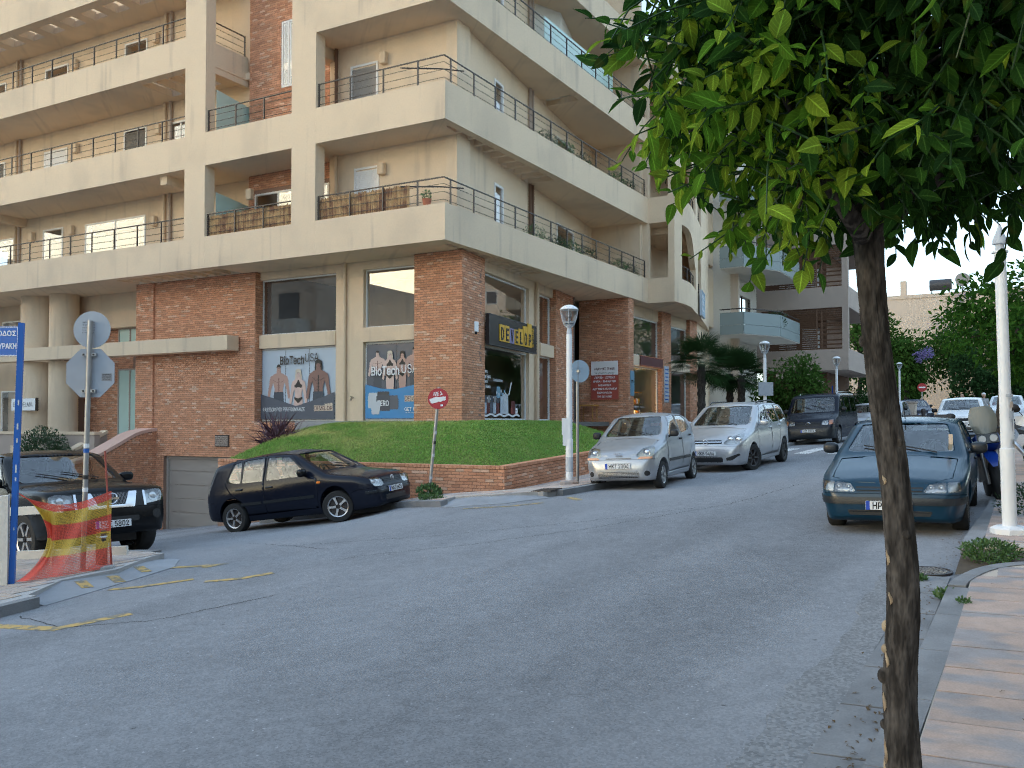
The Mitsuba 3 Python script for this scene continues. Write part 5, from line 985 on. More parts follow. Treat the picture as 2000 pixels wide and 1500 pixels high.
# ---- dark teal hatchback behind the tree trunk
bP = Body(4.03, [(0, .50), (.02, .58), (.06, .65), (.13, .70), (.5, .79), (.9, .865), (1.18, .925), (2.0, 1.335), (2.4, 1.38), (3.0, 1.37), (3.4, 1.30), (3.6, 1.24), (3.85, .96), (3.98, .85), (4.03, .55)],
    [(0, .60), (.04, .70), (.15, .77), (.4, .82), (.9, .84), (3.2, .845), (3.7, .81), (3.95, .75), (4.03, .66)], [(.15, .90), (.3, .955), (.5, 1.0), (.72, 1.0), (.9, .965)], [(0, .25), (.08, .19), (.5, .17), (3.5, .19), (3.95, .27), (4.03, .34)], [(0, .76), (1, .86), (4.0, .92)], tumble=.38)
PEU = dict(body=bP, dz0=-.03, fx=.80, wb=2.58, r=.295, tw=.185, track=1.44, rim='seven', cavity=(1.2, 3.85, .42), ws=(1.05, 2.35), rs=(3.2, 4.1), ws0=1.2, dash=1.46, dz=.90, sz=.5, rear_seat=2.7, imz=1.23,
    glass=[('windscreen', 'front', rnd([(-.665, .955), (.665, .955), (.53, 1.295), (-.53, 1.295)], .04)), ('side_window', 'side', rnd([(1.64, .935), (2.1, 1.285), (2.5, 1.315), (2.56, .945)], .03)), ('side_window', 'side', rnd([(2.63, .945), (2.58, 1.315), (3.12, 1.29), (3.32, .98)], .03)), ('rear_window', 'rear', rnd([(-.55, .99), (.55, .99), (.48, 1.24), (-.48, 1.24)], .04))],
    lamps=[('headlight', 'front', rnd([(.36, .545), (.44, .645), (.62, .665), (.625, .545)], .02), 'lamp_reflector', 0, 0, -.05, .45, True), ('indicator', 'front', rnd([(.635, .545), (.63, .665), (.76, .665), (.775, .56)], .015), 'lamp_white', 0, 0, -.05, .45, True)],
    panels=[('front_bumper', 'all', P2([(-.1, .1), (.40, .1), (.46, .30), (.46, .50), (-.1, .535)]), None), ('rear_bumper', 'all', P2([(4.3, .1), (3.7, .1), (3.68, .4), (3.72, .6), (4.3, .6)]), None), ('bonnet', 'top', rnd([(.10, -.50), (.055, 0), (.10, .50), (.28, .68), (1.12, .70), (1.15, 0), (1.12, -.70), (.28, -.68)], .03), None),
        ('front_door', 'side', rnd([(1.32, .30), (1.30, .88), (1.54, .92), (2.05, 1.32), (2.555, 1.35), (2.60, .94), (2.60, .30)], .03), None), ('rear_door', 'side', rnd([(2.605, .30), (2.605, .94), (2.56, 1.35), (3.18, 1.33), (3.40, .96), (3.30, .76), (3.05, .55), (2.95, .30)], .03), None)],
    trim=[('grille', 'front', rnd([(-.36, .555), (-.38, .61), (.38, .61), (.36, .555)], .01), 'black_plastic', .003, -.01, -.05, .4, False), ('grille_bar', 'front', rect(-.37, .37, .572, .59, .004), 'paint_teal', .012, -.01, -.05, .4, False), ('bumper_strip', 'front', rect(-.86, .86, .40, .485, .01), 'bumper_dark', .012, -.005, -.05, .46, False), ('air_intake', 'front', rnd([(-.44, .27), (-.48, .33), (.48, .33), (.44, .27)], .015), 'black_plastic', .004, -.01, -.05, .3, False), ('side_moulding', 'side', rect(1.34, 2.58, .44, .50, .012), 'bumper_dark', .012, -.005, 0, 0, 0)] + [('grille_mesh', 'front', rect(-.44, .44, z, z+.01, .002), 'bumper_dark', .01, -.01, -.05, .3, False) for z in (.285, .308)],
    mirror=(1.62, .95), mirrormat='bumper_dark', handles=[(2.46, .80), (3.2, .82)], plate=(-.016, .39), handlemat='bumper_dark')
hP = (.015, -1)
kP, MP, addP, _, _ = car('parked_teal_hatchback', 'dark teal hatchback parked at the right kerb, half hidden by the tree trunk', PEU, (-1.50, 12.35), hP, 'paint_teal', plate='HPO 6081')
addP('aerial', tube([(2.12, .0, 1.36), (1.98, .0, 1.50)], .006, 5), 'black_plastic')
addP('sun_screen', cbox((1.5, -.60, 1.0), (.02, .05, .34)), 'tan_plaster')
# ---- dark pick-up with the double chrome grille
bN = Body(5.2, [(0, .62), (.03, .80), (.08, .98), (.18, 1.06), (.5, 1.10), (1.0, 1.14), (1.38, 1.18), (2.1, 1.70), (2.5, 1.77), (3.3, 1.75), (3.6, 1.66), (3.72, 1.15), (5.0, 1.12), (5.15, 1.10), (5.2, .7)],
    [(0, .66), (.05, .78), (.2, .88), (.5, .925), (1, .93), (4.8, .93), (5.1, .90), (5.2, .86)], [(.25, .92), (.4, .96), (.6, 1.0), (.95, 1.0), (1.15, .965)], [(0, .42), (.08, .34), (.5, .34), (4.8, .42), (5.2, .5)], [(0, 1.0), (1, 1.10), (5, 1.13)], tumble=.27, crown=.04, rc=.08)
NAV = dict(body=bN, fx=.93, wb=3.2, r=.385, tw=.255, track=1.57, rim='six', cavity=(1.4, 3.7, .6), ws=(1.25, 2.5), rs=(3.4, 3.8), ws0=1.42, dash=1.62, dz=1.14, sz=.75, rear_seat=2.5, imz=1.6,
    glass=[('windscreen', 'front', rnd([(-.74, 1.21), (.74, 1.21), (.62, 1.64), (-.62, 1.64)], .05)), ('side_window', 'side', rnd([(1.72, 1.17), (2.16, 1.60), (2.52, 1.66), (2.56, 1.17)], .03)), ('side_window', 'side', rnd([(2.64, 1.17), (2.60, 1.66), (3.3, 1.64), (3.5, 1.2)], .03))],
    lamps=[('headlight', 'front', rnd([(.53, .76), (.53, .96), (.74, .98), (.84, .95), (.86, .80)], .02), 'lamp_reflector', 0, 0, -.05, .6, True)],
    panels=[('front_bumper', 'all', P2([(-.1, .2), (.46, .2), (.52, .45), (.50, .70), (-.1, .735)]), 'paint_black'), ('bonnet', 'top', rnd([(.12, -.55), (.085, 0), (.12, .55), (.3, .76), (1.30, .80), (1.34, 0), (1.30, -.80), (.3, -.76)], .03), None),
        ('front_door', 'side', rnd([(1.46, .45), (1.44, 1.12), (1.64, 1.16), (2.12, 1.65), (2.57, 1.70), (2.60, 1.16), (2.60, .45)], .03), None), ('rear_door', 'side', rnd([(2.605, .45), (2.605, 1.16), (2.575, 1.70), (3.32, 1.68), (3.56, 1.2), (3.56, .9), (3.45, .45)], .03), None)],
    trim=[('grille', 'front', rnd([(-.50, .74), (-.51, .955), (.51, .955), (.50, .74)], .02), 'black_plastic', .004, -.01, -.05, .4, False), ('grille_frame', 'front', rnd([(-.34, .73), (-.40, .965), (-.28, .965), (-.20, .775), (.20, .775), (.28, .965), (.40, .965), (.34, .73)], .008), 'chrome', .022, -.01, -.05, .4, False), ('lamp_edge', 'front', rnd([(.49, .74), (.49, .965), (.525, .965), (.525, .74)], .004), 'chrome', .016, -.01, -.05, .5, True), ('bumper_intake', 'front', rect(-.40, .40, .52, .60, .02), 'black_plastic', .004, -.02, -.05, .3, False), ('fog_lamp_recess', 'front', Point(.68, .60).buffer(.07), 'black_plastic', .004, -.02, -.05, .5, True)] +
        [('grille_mesh', 'front', Polygon([(y-.004+dx, .775), (y+.004+dx, .775), (y+.004-dx, .95), (y-.004-dx, .95)]), 'mid_grey', .008, -.01, -.05, .4, False) for y in np.arange(-.22, .23, .05) for dx in (.05, -.05)],
    mirror=(1.7, 1.2), mirrormat='paint_black', mirror_w=.22, handles=[(2.46, 1.0)], plate=(-.022, .50), rimmat='alloy')
hN = np.array([.979, -.206])
kN, MN, addN, _, _ = car('parked_pickup', 'black pick-up with a chrome grille standing behind the orange safety net', NAV, np.array([-11.64, 8.47]) - hN*.93, hN, 'paint_black', plate='HZE 5802', cat_='pickup truck', steer=-.1)
b = badge_ring(addN, -.012, .87, .075); addN('emblem', box(-.022, -.005, -.095, .095, .855, .885), 'chrome', parent=b)
# ================================================================== signs, lamps, posters, small things
RT = np.array([math.cos(YAW), math.sin(YAW), 0]); FW = np.array([-math.sin(YAW), math.cos(YAW), 0])
def pavz(x, y, d=.115): return gz(x, y)+d
# ---- stop sign and round sign seen from behind
def disc(c, n, r, th, sides=40, rot=0.0):
    n = np.asarray(n, float)/np.linalg.norm(n); ex = np.cross([0, 0, 1], n); ex /= np.linalg.norm(ex); pl = Polygon([(r*math.cos(2*math.pi*(k+rot)/sides), r*math.sin(2*math.pi*(k+rot)/sides)) for k in range(sides)])
    return tf(prism_z(pl, -th/2, th/2), frame(c, ex, np.cross(n, ex), n))
M('sign_back', base_color=proc(lambda p, n, uv: mi.Color3f(.31, .345, .39)*(.9 + .2*fbm(p.x*6, p.y*6, p.z*6, 3))), roughness=.5, specular=.4)
k = thing('stop_sign', 'octagonal stop sign seen from behind on a steel post with a round sign above it', 'road sign')
b0 = np.array([-9.93, 6.79, pavz(-9.93, 6.79)]); tp_ = np.array([-9.86, 6.80, b0[2]+3.02]); back = np.array([.46, -.80, 0]); ex = np.array([.8, .46, 0])/math.hypot(.8, .46)
post = tube([b0-[0, 0, .05], tp_], .031, 12); part(k, 'post', post, 'galvanised', 40)
c8 = b0*.21+tp_*.79; c8 = c8 - back*.05
part(k, 'octagon_plate', disc(c8, back, .318, .006, 8, .5), 'sign_back'); part(k, 'octagon_face', disc(c8-back*.006, back, .318, .004, 8, .5), 'sign_red')
c0 = b0*.035+tp_*.965 - back*.056 + np.array([0, 0, .0]); part(k, 'round_plate', disc(c0, back, .225, .006), 'sign_back'); part(k, 'round_face', disc(c0-back*.006, back, .225, .004), 'paper_white')
for z in (-.22, .22):
    part(k, 'clamp', tf(cbox((0, 0, 0), (.17, .05, .035)), frame(c8+np.array([0, 0, z])+back*.035, ex, -back, Z1)), 'galvanised')
    for s in (-.06, .06): part(k, 'bolt', disc(c8+ex*s+np.array([0, 0, z])+back*.062, back, .012, .012, 10), 'black_plastic')
lab = part(k, 'label', tf(box(-.06, .06, -.045, .045, -.001, .001), frame(c8+ex*.2+np.array([0, 0, -.05])+back*.006, ex, Z1, back)), 'mid_grey')
for i, s in enumerate(('KATASKEVI PINAKIDON', 'ODIKI SIMANSI', '2008')): part(k, 'lettering', text_on(s, .014, c8+ex*.2+np.array([0, 0, -.02-.028*i])+back*.008, ex, back, .001, width=.10), 'black_plastic')
for i, s in enumerate(('MESOGIAKI AE', 'ODIKI ASFALIA', 'TYPOS P-47', 'EN 12899', 'REFLEX')): part(k, 'lettering', text_on(s, .013, c0+ex*-.04+np.array([0, 0, .09-.032*i])+back*.005, ex, back, .001, width=.15), 'dark_grey')
for z, c in ((1.42, 'sign_blue'), (1.48, 'paper_white'), (1.1, 'black_plastic'), (.95, 'paper_white')): part(k, 'sticker', tube([b0+(tp_-b0)*(z/3.02), b0+(tp_-b0)*((z+.05)/3.02)], .0325, 12, cap=False), c)
# ---- blue street-name sign
k = thing('street_name_sign', 'blue street name panel on a square blue post at the left edge', 'street sign')
b1 = np.array([-10.03, 5.98, pavz(-10.03, 5.98)]); t1 = b1+np.array([.07, .03, 2.96]); part(k, 'post', tube([b1-[0, 0, .05], t1], .042, 4), 'sign_blue')
pe = -ex; pc = t1+pe*.28+np.array([0, 0, -.21]); part(k, 'panel', tf(box(-.25, .25, -.17, .17, -.012, .012), frame(pc, ex, Z1, back)), 'sign_blue')
part(k, 'border', cat([tf(box(-.245, .245, a, a+.008, .012, .015), frame(pc, ex, Z1, back)) for a in (-.165, .157)] + [tf(box(a, a+.008, -.157, .157, .012, .015), frame(pc, ex, Z1, back)) for a in (-.245, .237)]), 'paper_white')
part(k, 'lettering', text_on('ΟΔΟΣ', .055, pc+np.array([0, 0, .09])+back*.013+ex*.12, ex, back, .003, True), 'paper_white'); part(k, 'lettering', text_on('ΝΙΚ. ΣΤΑΥΡΑΚΗ', .062, pc+np.array([0, 0, -.055])+back*.013, ex, back, .003, True, width=.46), 'paper_white')
for z, w, s in ((1.78, .07, .8), (1.62, .05, .5), (1.30, .09, .7), (1.18, .04, .5), (.62, .03, .4), (2.05, .06, .5)): part(k, 'sticker', tf(box(.022-.03*s, .022, -w/2, w/2, -.001, .001), frame(b1+(t1-b1)*(z/2.96)+back*.031, ex, Z1, back)), 'pale_grey')
# ---- white rendered wall at the left edge
wv = np.array([[-10.10, 5.93], [-10.95, 5.35], [-10.75, 4.9], [-9.85, 5.72]]); wv = np.array([[-9.99, 5.90], [-12.0, 4.35], [-12.15, 4.50], [-10.12, 6.0]])
solo('low_white_wall', from_m3(m3.Manifold.hull_points(np.array([[x, y, z] for i, (x, y) in enumerate(wv) for z in (gz(x, y)-.1, gz(x, y)+(1.12 if i in (0, 3) else .95))]))), 'white_plaster', 'rough white rendered low wall at the left edge behind the blue post', 'wall')
# ---- bollard with stake, safety net, barrier
bb = np.array([-9.80, 6.95, pavz(-9.80, 6.95)])
k = thing('bollard', 'brown striped bollard at the pavement corner holding the safety net', 'bollard')
part(k, 'body', lathe([(0, 0), (.068, 0), (.066, .40), (.06, .46), (0, .48)], 20, bb), 'wood_brown', 40); part(k, 'base', lathe([(0, -.02), (.15, -.02), (.15, .03), (.08, .05), (0, .05)], 20, bb), 'grey_concrete', 40)
for z, c in ((.38, 'paper_white'), (.43, 'sign_yellow'), (.34, 'black_plastic')): part(k, 'band', lathe([(.066, z), (.0695, z), (.0695, z+.018), (.066, z+.018)], 20, bb), c)
stk0, stk1 = bb+np.array([.07, .09, 0]), bb+np.array([-.03, .05, 1.42]); solo('red_stake', tube([stk0, stk1], .011, 6), 'board_red', 'thin dark red steel stake rising behind the bollard', 'stake')
nk = thing('safety_net', 'torn orange and yellow plastic safety net strung from the blue post to the bollard', 'safety net')
flat('net_red', (.72, .10, .06), .5); flat('net_yellow', (.66, .44, .06), .5)
nA, nB = b1+np.array([.06, .03, 1.02]), bb+np.array([.05, .07, .93]); hN_ = .88
def npnt(u, v):
    """u from the post to the bollard, v from the top edge down"""
    top = nA*(1-u)+nB*u; sag = .17*4*u*(1-u)*(1-.3*u)
    bot0 = b1+np.array([.10, -.02, .03]); bot = bot0*(1-u)+(bb+np.array([.1, .05, .02]))*u
    p = top*(1-v)+bot*v; p[2] -= sag*(1-v)*(1-.4*v)
    pull = math.exp(-((u)/.28)**2)*math.sin(min(v, 1)*math.pi)**.8; p = p + (nB-nA)*.34*pull*(1-u)
    off = .07*math.sin(u*9+v*3)*(v*(1-v)*2) + .22*v*v*u*(1-u)*2.5 + .03*math.sin(17*u+5*v); return p + back*off
NU, NV = 110, 46; grid = np.array([[npnt(i/NU, j/NV) for j in range(NV+1)] for i in range(NU+1)])
def strand(P, w, side):
    P = np.asarray(P); s = np.broadcast_to(np.asarray(side, float), P.shape)*w/2; V = np.stack([P-s, P+s], 1).reshape(-1, 3); i = np.arange(len(P)-1)*2
    return V, np.concatenate([np.stack([i, i+1, i+2], -1), np.stack([i+1, i+3, i+2], -1)])
bands = [(0, 5, 'net_red'), (5, 14, 'net_yellow'), (14, 24, 'net_red'), (24, 34, 'net_yellow'), (34, 46, 'net_red')]
for a, b_, c in bands:
    Vs, Fs, n0 = [], [], 0
    jobs = [(grid[:, j], .0055 if a else .010, Z1) for j in range(a, b_+(b_ == 46))] + [(grid[i, a:b_+1], .0052, ex) for i in range(0, NU+1)]
    for P, w, sd in jobs:
        V, F = strand(P, w, sd); Vs.append(V); Fs.append(F+n0); n0 += len(V)
    part(nk, 'net_band', (np.vstack(Vs), np.vstack(Fs)), c)
bk_ = thing('low_barrier', 'low white two-rail barrier standing at the kerb behind the safety net', 'barrier')
for z in (.16, .74):
    A_, B_ = np.array([-12.1, 6.85, 0]), np.array([-9.95, 7.42, 0]); A_[2] = gz(*A_[:2])+.1+z; B_[2] = gz(*B_[:2])+.1+z
    if z > .5: B_ = A_*.45+B_*.55
    d = (B_-A_); L = np.linalg.norm(d); d /= L; q = np.cross(d, Z1); part(bk_, 'rail', tf(box(0, L, -.02, .02, -.055, .055), frame(A_, d, -q, np.cross(q, d)*-1 if np.cross(q, d)[2] < 0 else np.cross(q, d))), 'white_plaster')
for t in (.02, .5):
    p = np.array([-12.1, 6.85])*(1-t)+np.array([-9.95, 7.42])*t; part(bk_, 'post', box(p[0]-.025, p[0]+.025, p[1]-.05, p[1]-.022, gz(*p), gz(*p)+.9), 'white_plaster')
# ---- no-entry sign
k = thing('no_entry_sign', 'small round red no-entry sign with torn white stickers on a leaning post', 'road sign')
r0 = np.array([-10.62, 14.93, pavz(-10.62, 14.93)-.02]); rc = np.array([-10.42, 14.98, 2.19]); part(k, 'post', tube([r0, rc+np.array([.012, 0, .24])], .033, 12), 'galvanised', 40)
nf = np.array([.42, -.9, .06]); nf /= np.linalg.norm(nf); exs = np.cross(Z1, nf); exs /= np.linalg.norm(exs); ups = np.cross(nf, exs); cf = rc+nf*.05
part(k, 'disc', disc(cf, nf, .212, .006), 'sign_red')
bar = Polygon([(-.185, -.02), (-.05, .035), (.02, .03), (.15, .045), (.155, -.03), (.09, -.045), (.06, -.065), (.0, -.06), (-.02, -.075), (-.06, -.085), (-.14, -.10), (-.165, -.06)]); Fm = frame(cf, exs, ups, nf)
part(k, 'bar', tf(prism_z(bar, .0032, .006), Fm), 'paper_white')
for i, p in enumerate(([(-.10, .05), (-.085, .055), (-.07, .12), (-.09, .13)], [(-.06, .05), (-.045, .05), (-.03, .13), (-.05, .14)], [(-.02, .05), (.0, .05), (.0, .14), (-.015, .14)], [(.03, .06), (.1, .09), (.10, .10), (.03, .075)], [(.06, .08), (.075, .08), (.055, .15), (.04, .14)], [(.05, -.12), (.1, -.12), (.1, -.155), (.05, -.155)])): part(k, 'sticker', tf(prism_z(Polygon(p), .0032, .0055), Fm), 'paper_white')
for z in (.35, .8, 1.05, 1.25): q = r0+(rc-r0)*(z/1.95); part(k, 'sticker', tube([q, q+(rc-r0)*.03], .0345, 12, cap=False), 'pale_grey' if z != 1.05 else 'black_plastic')
# ---- street lamps
def lamp(x, y, H, label, lean=(0, 0), head=True, detail=True):
    k = thing('street_lamp', label, 'street lamp', 'white street lamps with bowl heads'); b = np.array([x, y, pavz(x, y)]); top = b+np.array([lean[0], lean[1], H])
    q = lambda t: b*(1-t)+top*t
    part(k, 'base', lathe([(0, -.05), (.20, -.05), (.20, .05), (.15, .08), (0, .08)], 8, b), 'pink_tile_1' if detail and head else 'white_paint')
    part(k, 'pole', tube([b, q(.30), q(.302), top], [.075, .075, .062, .060], 18), 'white_paint', 40)
    if head:
        t = top; part(k, 'socket', lathe([(0, 0), (.055, 0), (.05, .10), (.04, .14), (.07, .2), (0, .2)], 20, t-[0, 0, .02]), 'pale_grey', 40)
        part(k, 'bowl', lathe([(.05, .14), (.10, .20), (.15, .34), (.175, .50), (.172, .50), (.146, .34), (.096, .205), (.05, .15)], 28, t), 'clear_plastic', 40)
        part(k, 'lower_bowl', lathe([(.05, .13), (.085, .18), (.118, .26), (.116, .262), (.082, .185), (.05, .14)], 28, t), 'pale_grey', 40)
        part(k, 'cap', lathe([(.185, .50), (.192, .51), (.15, .56), (.07, .60), (0, .61), (0, .59), (.17, .505), (.185, .50)], 28, t), 'white_paint', 40)
        part(k, 'lamp_holder', cat([lathe([(0, .2), (.035, .2), (.03, .34), (0, .34)], 12, t), lathe([(0, .34), (.055, .36), (.06, .42), (.04, .47), (0, .49)], 14, t)]), 'mid_grey', 40)
        for a in range(4): th = a*math.pi/2+.4; part(k, 'rib', tube([t+[.05*math.cos(th), .05*math.sin(th), .14], t+[.104*math.cos(th), .104*math.sin(th), .2], t+[.154*math.cos(th), .154*math.sin(th), .34], t+[.18*math.cos(th), .18*math.sin(th), .505]], .008, 5), 'pale_grey')
    return k, b, top
kl, lb, lt = lamp(-8.16, 16.38, 3.05, 'white street lamp with taped paper on its pole in front of the lawn')
pp = np.array([-.075, -.075, 0])
part(kl, 'taped_paper', tf(box(-.10, .06, -.17, .17, .0, .003), frame(lb+np.array([-.02, -.075, 1.17]), RT, Z1, -FW)), 'paper_white'); part(kl, 'taped_paper', tf(box(-.08, .07, -.10, .12, .0, .003), frame(lb+np.array([-.02, -.078, .88]), RT, Z1, -FW)), 'paper_white')
part(kl, 'door', tube([lb+[0, 0, .25], lb+[0, 0, .55]], .0765, 18, cap=False), 'pale_grey')
lamp(-8.25, 32.2, 3.1, 'white street lamp with a square panel between the palms and the van'); lamp(-8.1, 45.0, 3.1, 'white street lamp in front of the shuttered building'); lamp(-7.9, 67.0, 3.4, 'farthest white street lamp beside the purple blossoms')
solo('back_of_panel_sign', tf(box(-.26, .26, -.24, .24, -.01, .01), frame(np.array([-8.19, 32.1, gz(-8.2, 32)+2.1]), RT, Z1, -FW)), 'sign_back', 'grey square sign panel on the lamp beside the palms', 'road sign')
kr, rb, rtp = lamp(-.23, 11.39, 3.12, 'white lamp pole with torn stickers at the right edge, its head hidden in leaves', head=False, lean=(-.06, -.02))
part(kr, 'collar', lathe([(.06, 0), (.085, 0), (.085, .02), (.06, .02)], 20, rtp), 'white_paint', 40); part(kr, 'neck', lathe([(0, 0), (.045, 0), (.045, .09), (.075, .10), (.072, .15), (.035, .24), (.012, .32), (0, .33)], 20, rtp), 'pale_grey', 40)
part(kr, 'flange', lathe([(0, .0), (.17, .0), (.17, .02), (0, .02)], 24, rb), 'galvanised')
for a in range(4): part(kr, 'bolt', lathe([(0, 0), (.022, 0), (.022, .05), (0, .05)], 6, rb+np.array([.135*math.cos(a*1.57+.5), .135*math.sin(a*1.57+.5), .015])), 'galvanised')
RL = np.random.default_rng(9)
for i, (z, w, h_, c) in enumerate(((1.15, .10, .22, 'paper_white'), (1.30, .13, .10, 'pale_grey'), (1.08, .12, .08, 'paper_white'), (1.42, .05, .06, 'tan_plaster'), (1.52, .10, .03, 'pale_grey'), (1.0, .14, .035, 'galvanised'))):
    a0 = -1.1+RL.uniform(-.5, .7); n = 8; t0 = z/3.12; cc = rb*(1-t0)+rtp*t0; ang_ = np.linspace(a0, a0+w/.068, n); rr_ = .0775
    V = np.vstack([[cc+np.array([rr_*math.cos(a), rr_*math.sin(a), -h_/2]), cc+np.array([rr_*1.0*math.cos(a), rr_*math.sin(a), h_/2+.01*RL.random()])] for a in ang_]); j = np.arange(n-1)*2
    part(kr, 'sticker', (V, np.concatenate([np.stack([j, j+2, j+1], -1), np.stack([j+1, j+2, j+3], -1)])), c)
part(kr, 'torn_paper', (np.array([[.07, -.02, 0], [.18, .0, -.03], [.15, -.02, .10], [.06, -.06, .09]])+rb+[0, 0, 1.2], np.array([[0, 1, 2], [0, 2, 3]])), 'paper_white')
# slim pole with a round pale blue sign beside the lamp
k = thing('round_blue_sign', 'pale blue round sign on a slim steel post just behind the street lamp', 'road sign'); sb_ = np.array([-8.22, 16.88, pavz(-8.22, 16.88)])
part(k, 'post', tube([sb_, sb_+[.0, 0, 2.55]], .032, 12), 'galvanised', 40); part(k, 'disc', disc(sb_+np.array([.045, .02, 2.33]), (.83, -.55, 0), .235, .006), 'pale_panel'); part(k, 'clamp', cbox(sb_+np.array([.02, 0, 2.33]), (.07, .09, .05)), 'galvanised')
for i, s in enumerate(('ELEGCHOMENI', 'STATHMEFSI')): part(k, 'lettering', text_on(s, .03, sb_+np.array([.05, .02, 2.40-.12*i])+np.array([.83, -.55, 0])*.005, (.55, .83, 0), (.83, -.55, 0), .002, width=.26), 'pale_grey')
# ---- shop sign
def rframe(s, o, z): p = rw(s, o); return frame([p[0], p[1], z], [*DR, 0], Z1, [*NR, 0])
k = thing('shop_sign', 'black shop fascia with the word DEVELOP on yellow and violet tiles', 'shop sign')
part(k, 'board', tf(box(-1.8, 2.15, -.43, .43, -.12, .0), rframe(3.3, .30, 4.42)), 'sign_black'); part(k, 'trim', tf(cat([box(-1.8, 2.15, .43, .45, -.12, .012), box(-1.8, 2.15, -.45, -.43, -.12, .012)]), rframe(3.3, .30, 4.42)), 'dark_grey')
hts = [.50, .50, .46, .46, .52, .64, .76]
for i, ch in enumerate('DEVELOP'):
    x = -1.05+i*.385; part(k, 'letter_tile', tf(box(x, x+.36, -.27, -.27+hts[i], .0, .03), rframe(3.3, .30, 4.40)), 'sign_violet' if ch == 'V' else 'sign_yellow')
    part(k, 'letter', tf(text_on(ch, .36, (x+.18, -.04, .031), X1, Z1, .012, True, width=.20), rframe(3.3, .30, 4.40)), 'sign_black')
part(k, 'small_lettering', tf(text_on('STORE', .10, (1.78, .05, .002), Y1, Z1, .008, True, width=.62), rframe(3.3, .30, 4.42)), 'sign_yellow')
# goods and stickers in the shop window
k = thing('window_sticker', 'printed window sticker of tubs, shakers and white lettering low in the dark shop window', 'sticker')
wf = rframe(1.65, -.085, 1.85); rs = random.Random(2)
def pf(nm, poly, mat, lift): part(k, nm, tf(prism_z(poly, lift, lift+.003), wf), mat)
wave = [(x, .10+.03*math.sin(x*9)) for x in np.linspace(.02, 3.2, 60)]
pf('white_edge', LineString(wave).buffer(.03), 'paper_white', .0); pf('white_edge', LineString([(x, .62+.05*math.sin(x*6)) for x in np.linspace(.02, 1.2, 20)]).buffer(.025), 'paper_white', .0)
for i in range(6):
    x = .2+i*.24; pf('printed_tub', affinity.translate(rnd([(0, 0), (.22, 0), (.22, .34), (0, .34)], .03), x-.11, .14), ('poster_slate', 'poster_pale', 'maroon')[i % 3], .002); pf('printed_tub', affinity.translate(rnd([(0, 0), (.19, 0), (.19, .22), (0, .22)], .03), x-.06, .46), ('mid_grey', 'poster_navy')[i % 2], .004)
for x, w_, h_, c in ((1.75, .32, .55, 'poster_pale'), (2.0, .5, .62, 'pale_grey'), (1.45, .3, .35, 'sky_print'), (2.65, .34, .42, 'maroon'), (2.55, .18, .22, 'board_red'), (2.95, .22, .2, 'paper_white'), (2.9, .3, .14, 'maroon')): pf('printed_shaker', affinity.translate(rnd([(0, 0), (w_, 0), (w_*.95, h_), (w_*.05, h_)], .05), x-w_/2, .14 if c != 'sky_print' else .62), c, .006)
for i in range(9): pf('printed_bottle', Point(1.3+i*.09, .78+.06*math.sin(i*2)).buffer(.05), 'sky_print' if i % 2 else 'pale_grey', .008)
pf('printed_strap', LineString([(2.30, .75), (2.5, 1.12)]).buffer(.03), 'paper_white', .006)
for i, s in enumerate(('Vitamins', 'Energy Food', 'Shakers', 'Whey Snack')): part(k, 'lettering', tf(text_on(s, .09, (.12+.04*(i == 2), 1.35-.15*i, .002), X1, Z1, .003, True, False), wf), 'paper_white')
part(k, 'lettering', tf(text_on('Combinations', .085, (1.05, 1.12, .002), X1, Z1, .003, True, False), wf), 'pale_grey')
